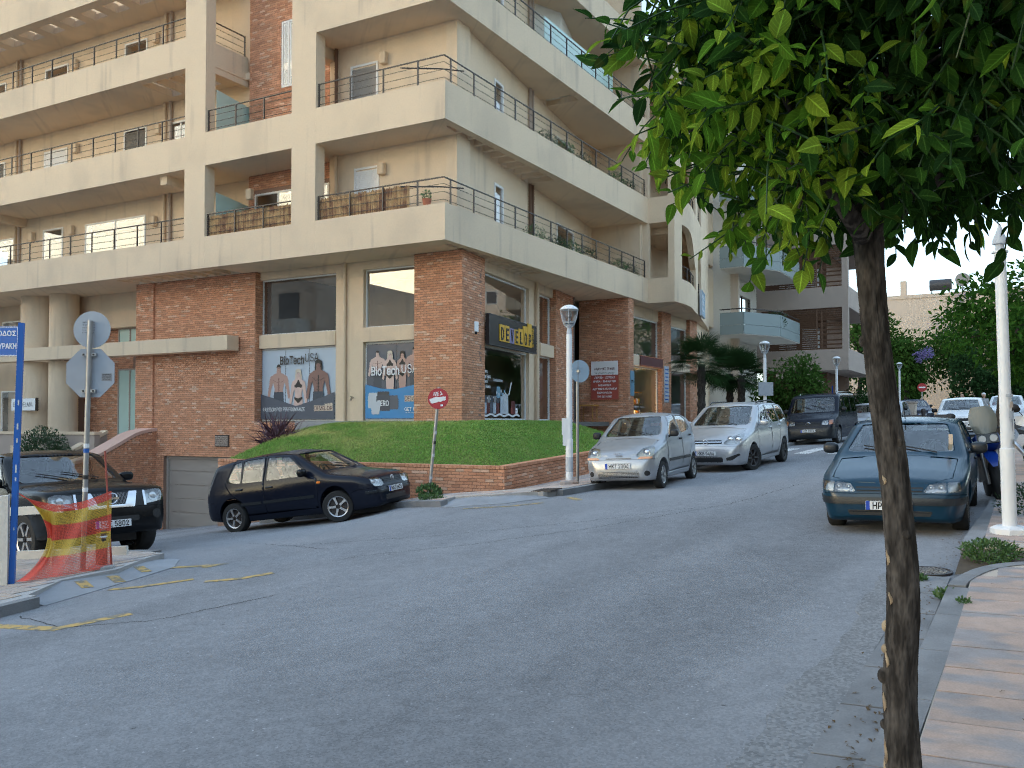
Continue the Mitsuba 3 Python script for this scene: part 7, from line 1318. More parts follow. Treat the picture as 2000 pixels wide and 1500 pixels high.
# further shoots so that the crown fills its outline (seen in the photograph: wide, flat below, reaching left)
while len(twigs) < 1850:
    d = rt_.normal(size=3); d /= np.linalg.norm(d); p = np.array([-.37, 3.10, 2.98])+d*np.array([.86, .88, .78])*rt_.uniform(.15, 1.0)**.5
    if not in_crown(p): continue
    if np.linalg.norm((p-EYE)) < 1.35: continue
    o = d*.6+rt_.normal(size=3)*.5; o[2] -= .25; o /= np.linalg.norm(o); twigs.append((p-o*.12, p+o*rt_.uniform(.08, .2)))
part(ht, 'limbs', cat(limbs), 'bark', 40); tw = [tube([a, (a+b)/2+rt_.normal(size=3)*.01, b], [.0035, .003, .002], 4, cap=False) for a, b in twigs]
part(ht, 'twigs', cat(tw), 'leaf_dark', kind='stuff')
Pn, Dn, Un, Sn = [], [], [], []
for a, b in twigs:
    nl = rt_.integers(5, 9); ax_ = (b-a)/np.linalg.norm(b-a)
    for j in range(nl):
        t = (j+.6)/nl; p = a*(1-t)+b*t; th = j*2.4+rt_.uniform(0, 1); e1 = np.cross(ax_, [0, 0, 1.]); e1 /= np.linalg.norm(e1)+1e-9; e2 = np.cross(ax_, e1); d = ax_*rt_.uniform(.3, .8)+e1*math.cos(th)+e2*math.sin(th); d[2] -= rt_.uniform(.05, .55); Pn.append(p); Dn.append(d); Un.append(np.array([0, 0, 1.])+rt_.normal(size=3)*.45); Sn.append(rt_.uniform(.04, .075) if rt_.random() < .5 else rt_.uniform(.065, .108))
Pn, Dn, Un, Sn = map(np.array, (Pn, Dn, Un, Sn)); A = leaf_frames(Pn, Dn, Un, Sn); near_ = np.linalg.norm(Pn-EYE, axis=1); order = np.argsort(near_/Sn)
aa = Pn[:, 0]*.865+Pn[:, 1]*.502; lit_leaf = ((aa < 1.0) & (Pn[:, 2] < 2.72) & (rt_.random(len(Pn)) < .8)) | ((aa < .75) & (rt_.random(len(Pn)) < .35)) | (rt_.random(len(Pn)) < .035)  # light on the lower-left leaves is painted in by picking brighter leaf colours
cidx = np.where(lit_leaf, np.where(rt_.random(len(Pn)) < .55, 4, 3), rt_.choice(5, len(Pn), p=[.40, .27, .29, .035, .005])); vidx = rt_.integers(0, 4, len(Pn))
lp = {}
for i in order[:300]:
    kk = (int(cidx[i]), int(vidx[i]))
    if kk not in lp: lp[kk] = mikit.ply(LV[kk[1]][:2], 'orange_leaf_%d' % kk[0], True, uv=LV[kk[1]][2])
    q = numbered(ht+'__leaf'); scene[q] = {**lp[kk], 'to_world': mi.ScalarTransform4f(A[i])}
def leaf_mass(sel, A, vidx, VV=None):
    VV = VV or LV; Vs, Fs, Us, n0 = [], [], [], 0
    for vi in range(len(VV)):
        s = sel[vidx[sel] == vi]
        if not len(s): continue
        v0, f0, u0 = VV[vi]; Us.append(np.tile(u0, (len(s), 1))); v = np.einsum('nij,mj->nmi', A[s][:, :3, :3], v0)+A[s][:, None, :3, 3]; Vs.append(v.reshape(-1, 3)); Fs.append((f0[None]+np.arange(len(s))[:, None, None]*len(v0)).reshape(-1, 3)+n0); n0 += len(s)*len(v0)
    return (np.vstack(Vs), np.vstack(Fs)), np.vstack(Us)
def pleaf(par, nm, mass, mat, **kw): return part(par, nm, mass[0], mat, True, uv=mass[1], **kw)
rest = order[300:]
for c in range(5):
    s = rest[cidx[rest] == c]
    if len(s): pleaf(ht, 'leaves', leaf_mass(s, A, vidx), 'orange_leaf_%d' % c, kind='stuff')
# ---- other trees
LV3 = [leaf_mesh(2, .2, .2), leaf_mesh(2, .1, .4)]
def crown_leaves(blobs, n, size, rng_, hollow=.45):
    vol = np.array([np.prod(np.broadcast_to(r, 3)) for _, r in blobs])**.75; w = vol/vol.sum(); ps, ds = [], []
    for (c, r), wi in zip(blobs, w):
        m = int(n*wi)+1; d = rng_.normal(size=(m, 3)); d /= np.linalg.norm(d, axis=1, keepdims=True); k_ = rng_.uniform(hollow, 1.08, (m, 1))**.7; ps.append(np.asarray(c)+d*np.broadcast_to(r, 3)*k_); ds.append(d)
    P, D = np.vstack(ps), np.vstack(ds); keep = meshkit.fbm(P*2.3/ max(.3, np.mean(vol)**.33), 3, 4) > .40; P, D = P[keep], D[keep]; N_ = len(P); D = D*.7+rng_.normal(size=(N_, 3))*.7; D[:, 2] -= .2
    return leaf_frames(P, D, np.array([0, 0, 1.])+rng_.normal(size=(N_, 3))*.6, rng_.uniform(.7, 1.3, N_)*size)
def tree(name, label, base, blobs, n, size, mat, trunk_r=.12, trunk_pts=None, cat_='tree', group=None, extra=None, bark='bark'):
    k = thing(name, label, cat_, group); A_ = crown_leaves(blobs, n, size, rt_); vi = rt_.integers(0, 2, len(A_)); pleaf(k, 'crown', leaf_mass(np.arange(len(A_)), A_, vi, LV3), mat)
    c = np.mean([b_[0] for b_ in blobs], 0); tp2 = trunk_pts or [base, (np.asarray(base)+c)/2+[.1, 0, 0], c]; part(k, 'trunk', tube(tp2, np.linspace(trunk_r, trunk_r*.5, len(tp2)), 10), bark, 40)
    for b_ in blobs[:6]: part(k, 'limb', tube([np.asarray(tp2[-2])*.4+np.asarray(tp2[-1])*.6, (np.asarray(b_[0])+c)/2, b_[0]], [trunk_r*.45, trunk_r*.3, trunk_r*.12], 6), bark)
    if extra:
        A_ = crown_leaves(extra, 900, .16, rt_, .2); pleaf(k, 'blossom', leaf_mass(np.arange(len(A_)), A_, rt_.integers(0, 2, len(A_)), LV3), 'blossom')
    return k
def blobset(c, r, n, rng_, sp=.6):
    c = np.asarray(c, float); r = np.broadcast_to(np.asarray(r, float), 3); out = [(c, r*.72)]
    for _ in range(n):
        d = rng_.normal(size=3); d /= np.linalg.norm(d); out.append((c+d*r*sp, r*rng_.uniform(.28, .48)))
    return out
g0 = gz(-.50, 19)
tree('street_orange_tree', 'second orange tree with a slim trunk beyond the lamp pole', (-.50, 19, g0), blobset((-.1, 19.3, g0+2.95), (1.75, 1.7, 1.15), 16, rt_), 5200, .13, 'orange_leaf_1', .085, [(-.52, 19, g0), (-.55, 19.02, g0+1.0), (-.45, 19.1, g0+2.0), (-.3, 19.2, g0+2.6)])
g1 = gz(.5, 28); tree('street_orange_tree', 'third orange tree farther along the right pavement', (.2, 28, g1), blobset((.6, 28, g1+3.0), (1.9, 1.9, 1.3), 12, rt_), 3600, .15, 'orange_leaf_0', .09)
g1 = gz(2.5, 13); tree('garden_tree', 'dark tree beside the right pavement behind the lamp pole', (3.4, 15.5, gz(3.4, 15.5)), blobset((3.2, 16.5, 5.2), (2.3, 2.4, 2.2), 14, rt_), 5200, .16, 'far_leaf_b', .14)
for i, (x, y, h, r) in enumerate(((5.5, 24, 6.5, 3.0), (6.5, 33, 7, 3.4), (5.0, 44, 6.5, 3.2), (7.5, 12, 6.5, 3.0), (8.5, 3, 7, 3.2))): tree('garden_tree', 'dark garden tree right of the street, %s from the front' % ('first', 'second', 'third', 'fourth', 'fifth')[i], (x, y, gz(x, y)), blobset((x, y, gz(x, y)+h*.62), (r, r, h*.42), 12, rt_), 5200, .22, 'far_leaf_b', .2)
bgt = [(-9.5, 92, 9, 6, 'far_leaf', 0), (-4.5, 96, 11, 6, 'far_leaf_b', 0), (1.5, 90, 11.5, 6, 'far_leaf_b', 0), (7, 84, 12, 6, 'far_leaf', 0), (-14, 88, 11, 5, 'far_leaf', 0), (12, 76, 12, 6, 'far_leaf_b', 0), (-1, 104, 12, 7, 'far_leaf', 1), (4.5, 66, 9, 4.2, 'far_leaf', 1), (-8.8, 79, 6.6, 2.2, 'far_leaf', 1), (8, 58, 10, 4.5, 'far_leaf_b', 0), (-18, 80, 9, 4, 'far_leaf', 0)]
for i, (x, y, h, r, m_, bl) in enumerate(bgt):
    zz = gz(x, y); bs_ = blobset((x, y, zz+h*.55), (r*.85, r*.85, h*.45), 14, rt_); ex_ = [((x+rt_.normal()*r*.5, y-r*.6, zz+h*rt_.uniform(.72, 1.0)), (r*.22,)*3) for _ in range(3)] if bl else None
    tree('jacaranda' if bl else 'park_tree', ('jacaranda with purple blossoms at the end of the street, number %s from the left' % ('one', 'two', 'three', 'four')[[b[5] for b in bgt[:i]].count(1)]) if bl else 'broad dark green tree closing the view at the end of the street, %s planted' % ('first', 'second', 'third', 'fourth', 'fifth', 'sixth', 'seventh', 'eighth', 'ninth', 'tenth', 'eleventh')[i], (x, y, zz), bs_, 5600, .36, m_, .25, extra=ex_, group='trees at the end of the street')
# shrubs and palms in front of the curved block
def palm(x, y, h, r, label, n=26):
    z0 = pavz(x, y); k = thing('fan_palm', label, 'palm tree', 'fan palms in front of the curved block'); P = [(x, y, z0), (x+.05, y, z0+h*.5), (x+.02, y, z0+h)]
    part(k, 'trunk', tube(np.linspace(P[0], P[2], 24), .15+.02*np.sin(np.arange(24)*2.2), 12), 'bark', False); Vs, Fs, n0 = [], [], 0
    for i in range(n*2):
        az = i*2.4; el = rt_.uniform(-.75, 1.35); d = cdir(az, el); st = np.array(P[2])+d*.1; en = np.array(P[2])+d*r*.55; part_n = 22; s = np.cross(d, [0, 0, 1.]); s /= np.linalg.norm(s); u = np.cross(s, d)
        a = np.linspace(-1.9, 1.9, part_n); D = np.cos(a)[:, None]*d+np.sin(a)[:, None]*s+.15*u*np.abs(np.sin(a))[:, None]; D[:, 2] -= .12; D /= np.linalg.norm(D, axis=1, keepdims=True)
        v, f = blade_cloud(np.tile(en, (part_n, 1)), D, np.full(part_n, r*.55)*rt_.uniform(.85, 1.05, part_n), np.full(part_n, .04), np.tile(u, (part_n, 1)), .25); Vs.append(v); Fs.append(f+n0); n0 += len(v)
        w_, f2 = strand(np.array([st, (st+en)/2, en]), .015, s); Vs.append(w_); Fs.append(f2+n0); n0 += len(w_)
    part(k, 'fronds', (np.vstack(Vs), np.vstack(Fs)), 'palm_leaf')
palm(-10.5, 31.9, 3.1, 1.3, 'fan palm with a bare trunk standing left of the two, by the brick shop pier'); palm(-9.9, 35.0, 2.7, 1.15, 'second fan palm, low and dense, nearer to the lamp with the square panel'); palm(-10.8, 36.5, 2.9, 1.3, 'third fan palm half hidden behind the other two')
zz = gz(-8.9, 38.6); tree('dense_shrub', 'dense rounded green shrub beside the black van', (-8.9, 38.6, zz), blobset((-8.8, 38.6, zz+2.3), (1.7, 1.5, 1.75), 18, rt_), 6500, .17, 'far_leaf', .1, cat_='shrub')
zz = gz(-11, 40.5); tree('dense_shrub', 'lower dark shrub behind the palms', (-11, 40.5, zz), blobset((-11, 40.0, zz+1.0), (2.0, 1.3, 1.0), 10, rt_), 3600, .16, 'far_leaf_b', .1, cat_='shrub')
zz = gz(-9.2, 57); tree('dense_shrub', 'dark spreading shrub in front of the far low wall', (-9.2, 57, zz), blobset((-9.2, 57, zz+1.2), (1.5, 1.5, 1.2), 8, rt_), 2600, .18, 'far_leaf_b', .1, cat_='shrub')
hk = thing('far_hedge', 'tall dark hedge below the trees at the end of the street', 'hedge'); hn = 26000
hp = rt_.uniform([-13, 83, 0], [14, 87, 1], (hn, 3)); hp[:, 2] = g(hp[:, 0], hp[:, 1]) + hp[:, 2]**.8*(4.6+1.2*np.sin(hp[:, 0]*.9)+.8*np.sin(hp[:, 0]*2.3)); hp = hp[(hp[:, 0] < -8.4) | (hp[:, 0] > -6.0)]; hn = len(hp)
hA = leaf_frames(hp, rt_.normal(size=(hn, 3)), np.array([0, 0, 1.])+rt_.normal(size=(hn, 3))*.6, rt_.uniform(.25, .45, hn)); pleaf(hk, 'leaves', leaf_mass(np.arange(hn), hA, rt_.integers(0, 2, hn), LV3), 'far_leaf_b')

# ================================================================== the far street
# ---- shuttered building
mb = thing('shuttered_building', 'beige four-storey building with brown louvred loggias beyond the curved block', 'building')
def bx(parent, nm, m, mat, **kw): return part(parent, nm, m, mat, **kw)
x0, x1, yb_ = -13.6, -8.55, 51.0; g_ = gz(-10, 51)
lv = [4.62, 8.05, 11.5, 14.9]
for i, z in enumerate(lv): bx(mb, 'balcony_parapet', box(x0, x1, yb_, yb_+.25, z, z+1.15), 'mauve_plaster'); bx(mb, 'floor_slab', box(x0, x1, yb_+.25, yb_+9, z, z+.25), 'mauve_plaster'); bx(mb, 'side_parapet', box(x1-.25, x1, yb_+.25, yb_+7, z, z+1.15), 'mauve_plaster')
for x in (x0, x1-.32): bx(mb, 'corner_post', box(x, x+.32, yb_+.002, yb_+.3, lv[0]+1.15, 18), 'mauve_plaster')
bx(mb, 'back_wall', box(x0, x1-1.5, yb_+2.0, yb_+9, g_-.5, 18), 'wood_brown')
for i in range(3):
    z0_, z1_ = lv[i]+1.15, lv[i+1]
    for zz in np.arange(z0_+.05, z1_, .115):
        for (a, b_) in ((x0+.34, x0+3.35), (x0+3.42, x1-.34)):
            if a > x0+2 and zz > z1_-.6 or a < x0+2 or (zz < z1_ and int(zz*10) % 2 == 0): bx(mb, 'louvre_slat', tf(box(a, b_, -.01, .01, -.045, .045), frame([0, yb_+.14, zz], X1, [0, .8, .6], [0, -.6, .8])), 'wood_brown')
    for x in (x0+3.38, x0+1.7, x1-1.4): bx(mb, 'louvre_post', box(x-.03, x+.03, yb_+.11, yb_+.17, z0_, z1_), 'wood_brown')
    for x in (x0+.9, x0+2.2): w = bx(mb, 'window', box(x, x+.95, yb_+1.93, yb_+2.0, z0_+.2, z0_+1.35), 'white_frame'); bx(w, 'pane', box(x+.06, x+.89, yb_+1.915, yb_+1.93, z0_+.26, z0_+1.29), 'shutter_white')
bx(mb, 'ground_wall', box(x0, x1-2.4, yb_+3.5, yb_+9, g_-.5, lv[0]), 'mauve_plaster'); bx(mb, 'entrance_canopy', prism_x(Polygon([(yb_-1.2, 4.25), (yb_-1.2, 4.4), (yb_+2, 4.0), (yb_+2, 3.85)]), x1-3.6, x1-1.6), 'tan_plaster')
kx = thing('blue_shop_sign', 'dark blue sign under the shuttered building', 'sign'); part(kx, 'board', box(-11.4, -10.0, yb_+3.3, yb_+3.4, 3.2, 3.9), 'plate_blue'); part(kx, 'lettering', text_on('ΙΑΤΡΕΙΟ', .22, (-10.7, yb_+3.298, 3.55), X1, -Y1, .004, width=1.1), 'paper_white')
# ---- neighbour with the pale blue balcony
nb_ = thing('balcony_building', 'pale building with a blue-grey panelled balcony next to the curved block', 'building')
nwp = sbox(45.2, g_-1, 50.2, 18.5)
for z in (6.2, 9.5, 12.8): nwp = nwp.difference(sbox(46, z, 49, z+2.3))
bx(nb_, 'wall', prism_x(nwp, -13.6, -13.3), 'white_plaster'); bx(nb_, 'wall', box(-22, -13.6, 45.2, 45.5, g_-1, 18.5), 'white_plaster'); bx(nb_, 'wall', box(-22, -19, 45.5, 50.2, g_-1, 18.5), 'white_plaster'); bx(nb_, 'roof', box(-19, -13.6, 45.5, 50.2, 18.2, 18.5), 'white_plaster'); bx(nb_, 'side_wall', box(-13.3, -12.9, 45.21, 45.5, g_-1, 18), 'tan_plaster')
for i, z in enumerate((6.2, 9.5, 12.8)):
    pl = Polygon([(-13.3, 43.4), (-12.1, 43.3), (-10.9, 45.6), (-10.9, 50), (-13.3, 50)]); s_ = bx(nb_, 'balcony_floor', prism_z(pl, z-.15, z), 'white_plaster')
    edge_ = [(-13.3, 43.4), (-12.1, 43.3), (-10.9, 45.6), (-10.9, 49.9)]
    for a, b_ in zip(edge_[:-1], edge_[1:]):
        for h0, h1 in ((-.12, .32), (.335, .95)): d = np.array(b_)-np.array(a); L = np.linalg.norm(d); bx(nb_, 'balcony_panel', tf(box(.01, L-.01, -.03, .03, z+h0, z+h1), rotz(math.atan2(d[1], d[0]), (*a, 0))), 'pale_blue_panel')
    bx(nb_, 'handrail', tube([(*p, z+1.12) for p in edge_], .03, 6), 'dark_steel')
    bx(nb_, 'door_frame', cat([box(-13.4, -13.34, 46, 46.08, z, z+2.3), box(-13.4, -13.34, 47.46, 47.54, z, z+2.3), box(-13.4, -13.34, 48.92, 49, z, z+2.3)]), 'brown_metal'); bx(nb_, 'inner_floor', box(-19, -13.6, 45.5, 50.2, z-.2, z), 'room_wall')
    rpl = np.random.default_rng(i); 
    for j in range(4): k = thing('balcony_plant', 'dark hanging plant on the blue-grey balcony, floor %s, %s along' % (('one', 'two', 'three')[i], ('first', 'second', 'third', 'last')[j]), 'potted plant'); part(k, 'pot', lathe([(0, 0), (.12, 0), (.16, .25), (0, .25)], 10, (-11.2-.3*j, 46.2+.5*j, z)), 'terracotta'); part(k, 'leaves', leafball((-11.2-.3*j, 46.2+.5*j, z+.75), .5, 300, .14, None, rpl), 'leaf_dark')
# ---- far walls and blocks
fw_ = thing('far_tan_building', 'plain tan building wall far behind the trees with a solar tank on its roof', 'building'); bx(fw_, 'wall', box(-24, 2.5, 108, 122, 0, 15.6), 'tan_plaster'); bx(fw_, 'roof_edge', box(-24, 2.5, 107.9, 108, 15.6, 16.0), 'tan_plaster'); bx(fw_, 'chimney', box(-12.8, -12.2, 110, 111, 15.6, 17.9), 'tan_plaster')
st_ = thing('solar_tank', 'dark roof tank with a dish on the far tan building', 'roof tank'); part(st_, 'tank', lathe([(0, -1.1), (.6, -1.1), (.62, 0), (.6, 1.1), (0, 1.1)], 20, (0, 0, 0), 'x').apply_translation([-8.6, 109.5, 17.1]), 'shutter_dark', 40); part(st_, 'dish', disc((-6.4, 109.4, 17.5), (.2, -1, .2), .75, .1, 24), 'shutter_grey'); part(st_, 'frame', cat([tube([(x, 109.5, 15.9), (x, 109.5, 17)], .06, 6) for x in (-9.5, -7.7, -6.4)]), 'dark_steel')
fb = thing('far_pink_building', 'pale pinkish apartment block far right behind the jacaranda', 'building'); bx(fb, 'wall', box(4.0, 20, 112, 126, 0, 22), 'tan_plaster'); bx(fb, 'roof_block', box(5, 12, 113, 120, 22, 25), 'tan_plaster')
for i in range(4):
    for j in range(5): w = bx(fb, 'window', box(5+i*3.6, 6.6+i*3.6, 111.95, 112.01, 4+j*3.4, 5.8+j*3.4), 'white_frame'); bx(w, 'pane', box(5.1+i*3.6, 6.5+i*3.6, 111.93, 111.95, 4.1+j*3.4, 5.7+j*3.4), 'shutter_dark')
lw = thing('far_low_wall', 'low beige wall with a coping at the end of the left pavement', 'wall'); zz = gz(-10, 60); bx(lw, 'wall', box(-13, -8.7, 60, 60.3, zz-.3, zz+1.75), 'mauve_plaster'); bx(lw, 'coping', box(-13.1, -8.6, 59.9, 60.4, zz+1.75, zz+2.15), 'tan_plaster')
# ---- buildings behind the camera and across the side street (they shade the street and are mirrored in the windows)
def block(name, label, x0, x1, y0, y1, h, face, mat, fl=3.2):
    k = thing(name, label, 'building'); z0 = min(gz(x0, y0), gz(x1, y1))-1; bx(k, 'wall', box(x0, x1, y0, y1, z0, h), mat); n = int((h-2)/fl)
    rows = []
    for i in range(n):
        z = 3.6+i*fl
        if face == 'y': bx(k, 'balcony', box(x0+.4, x1-.4, y1, y1+1.3, z, z+.9), 'white_plaster')
        elif face == '-y': bx(k, 'balcony', box(x0+.4, x1-.4, y0-1.3, y0, z, z+.9), 'white_plaster')
        else: bx(k, 'balcony', box(x0-1.3, x0, y0+.4, y1-.4, z, z+.9), 'white_plaster')
        L = (x1-x0) if 'y' in face else (y1-y0)
        for a in np.arange(1.2, L-2, 3.0):
            if face == 'y': w = bx(k, 'window', box(x0+a, x0+a+1.5, y1, y1+.05, z+.95, z+2.6), 'shutter_dark')
            elif face == '-y': w = bx(k, 'window', box(x0+a, x0+a+1.5, y0-.05, y0, z+.95, z+2.6), 'shutter_dark')
            else: w = bx(k, 'window', box(x0-.05, x0, y0+a, y0+a+1.5, z+.95, z+2.6), 'shutter_dark')
    return k
block('side_street_block', 'plain balconied apartment block across the side street, outside the left of the view', -72, -35, -14, 1.5, 10.5, 'y', 'tan_plaster')
block('opposite_block', 'balconied apartment block across the street behind the camera', 7.5, 20, -30, 30, 10.5, 'x', 'white_plaster')
# ---- far cars, planter, people, motorcycles
def slim(S):
    q = dict(S); return q
car('far_white_car', 'white saloon facing the camera beyond the blue motorcycle', GOLF, (-2.35, 38.4), (.02, -1), 'paint_white', detail=True, plate='YZB 2210')
car('far_white_van', 'white estate parked farther back behind the lamp pole', ZAF, (-1.15, 54.0), (.0, -1), 'paint_white', detail=False)
car('far_dark_car', 'dark blue saloon turning at the end of the street', GOLF, (-6.6, 66), (.35, -1), 'paint_navy', detail=False, plate='ZKA 4471')
car('far_silver_car', 'silver hatchback parked just beyond the black van', SPARK, (-7.4, 47.5), (-.06, -1), 'paint_silver_pale', detail=False)
car('far_silver_car', 'silver car with a sloping roof farther beyond the van', GOLF, (-7.3, 56.0), (-.04, -1), 'paint_silver', detail=False)
car('far_grey_car', 'grey-green car behind the two people', GOLF, (-3.6, 76), (.3, -1), 'paint_beige', detail=False)
k = thing('concrete_planter', 'beige concrete planter box standing beyond the tree trunk', 'planter'); p_ = np.array([-7.0, 60.5]); zz = gz(*p_); m_ = m3.Manifold.hull_points(np.array([[p_[0]+a*s, p_[1]+b_*s, zz+c] for a in (-.8, .8) for b_ in (-.5, .5) for c, s in ((0, .9), (1.35, 1.0))])); part(k, 'box', from_m3(m_), 'tan_plaster'); part(k, 'rim', box(p_[0]-.86, p_[0]+.86, p_[1]-.56, p_[1]+.56, zz+1.35, zz+1.45), 'mauve_plaster')
k = thing('small_bollard', 'dark iron bollard beside the concrete planter', 'bollard'); q_ = (-5.75, 60.0); part(k, 'body', lathe([(0, 0), (.14, 0), (.12, .75), (.16, .8), (.12, .95), (0, 1.0)], 14, (*q_, gz(*q_))), 'dark_steel', 40)
k = thing('far_no_entry_sign', 'small far no-entry sign with a white bar at the end of the street', 'road sign'); z_ = gz(-7.2, 74.4); part(k, 'post', tube([(-7.2, 74.4, z_), (-7.2, 74.4, z_+2.3)], .04, 8), 'galvanised'); part(k, 'disc', disc((-7.2, 74.34, 4.45), (.1, -1, 0), .33, .02), 'sign_red'); part(k, 'bar', tf(box(-.22, .22, -.05, .05, .012, .018), frame((-7.2, 74.34, 4.45), np.array([.995, .0995, 0]), Z1, np.array([.0995, -.995, 0]))), 'paper_white')
def bone(j, chains):
    m = m3.Manifold()
    for a, b_ in chains: m = m + m3.Manifold.hull_points(np.vstack([trimesh.creation.icosphere(subdivisions=2, radius=j[q][1]).vertices + j[q][0] for q in (a, b_)]))
    t = from_m3(m.refine_to_length(.05)); t.merge_vertices(); trimesh.smoothing.filter_taubin(t, iterations=6); return t
def person(label, pos, face, shirt, trouser, hair, hairstyle):
    k = thing('person', label, 'person', 'people standing among the far cars'); x, y = pos; z = gz(x, y); Mp = rotz(face, (x, y, z)); J = lambda **kw: {n: (np.array(v[:3]), v[3]) for n, v in kw.items()}
    leg = J(h1=(-.09, 0, .88, .10), k1=(-.10, .02, .48, .065), a1=(-.10, -.02, .09, .045), h2=(.09, 0, .88, .10), k2=(.11, .03, .48, .065), a2=(.12, .0, .09, .045), f1=(-.11, .12, .05, .04), f2=(.13, .13, .05, .04), p=(0, 0, .95, .13))
    part(k, 'trousers', tf(bone(leg, [('h1', 'k1'), ('k1', 'a1'), ('h2', 'k2'), ('k2', 'a2'), ('p', 'h1'), ('p', 'h2')]), Mp), trouser, True); part(k, 'shoe', tf(bone(leg, [('a1', 'f1')]), Mp), 'black_plastic', True); part(k, 'shoe', tf(bone(leg, [('a2', 'f2')]), Mp), 'black_plastic', True)
    up_ = J(p=(0, 0, .98, .15), c=(0, .0, 1.28, .155), s1=(-.18, 0, 1.42, .062), s2=(.18, 0, 1.42, .062), e1=(-.25, .0, 1.14, .048), e2=(.25, .02, 1.14, .048), n=(0, 0, 1.46, .07)); part(k, 'shirt', tf(bone(up_, [('p', 'c'), ('c', 's1'), ('c', 's2'), ('s1', 's2'), ('s1', 'e1'), ('s2', 'e2'), ('c', 'n')]), Mp), shirt, True)
    hd = J(n=(0, 0, 1.46, .055), n2=(0, .01, 1.56, .055), h=(0, .015, 1.64, .085), t=(0, .0, 1.69, .088), nose=(0, .105, 1.635, .016), ch=(0, .05, 1.585, .05)); part(k, 'head', tf(bone(hd, [('n', 'n2'), ('n2', 'h'), ('h', 't'), ('h', 'nose'), ('h', 'ch')]), Mp), 'skin', True)
    for s in (-1, 1):
        fa = J(e=(s*.25, .01, 1.14, .04), w=(s*.24, .10, .90, .028), m=(s*.24, .13, .82, .03)); fing = [('w', 'm')]
        for q in range(4): fa['f%d' % q] = (np.array([s*(.24-.03+.02*q), .15, .75-.008*(q % 2)]), .010); fa['b%d' % q] = (np.array([s*(.24-.03+.02*q), .14, .82]), .011); fing.append(('b%d' % q, 'f%d' % q))
        fa['t'] = (np.array([s*.20, .17, .81]), .012); fing.append(('m', 't')); part(k, 'arm', tf(bone(fa, [('e', 'w')]+fing), Mp), 'skin', True)
    if hairstyle: m_ = trimesh.creation.icosphere(subdivisions=3, radius=.097); m_.apply_translation([0, -.012, 1.70]); m_ = from_m3(to_m3(m_) ^ m3.Manifold.cube([1, 1, 1], True).translate([0, -.03, 2.19-.02])); part(k, 'hair', tf(m_, Mp), hair, True)
person('bald man in a navy jacket standing among the far cars', (-3.35, 55.5), 2.6, 'cloth_navy', 'cloth_navy', None, False); person('white-haired person standing beside the far white car', (-2.2, 53.5), 3.4, 'cloth_grey', 'cloth_navy', 'paper_white', True)
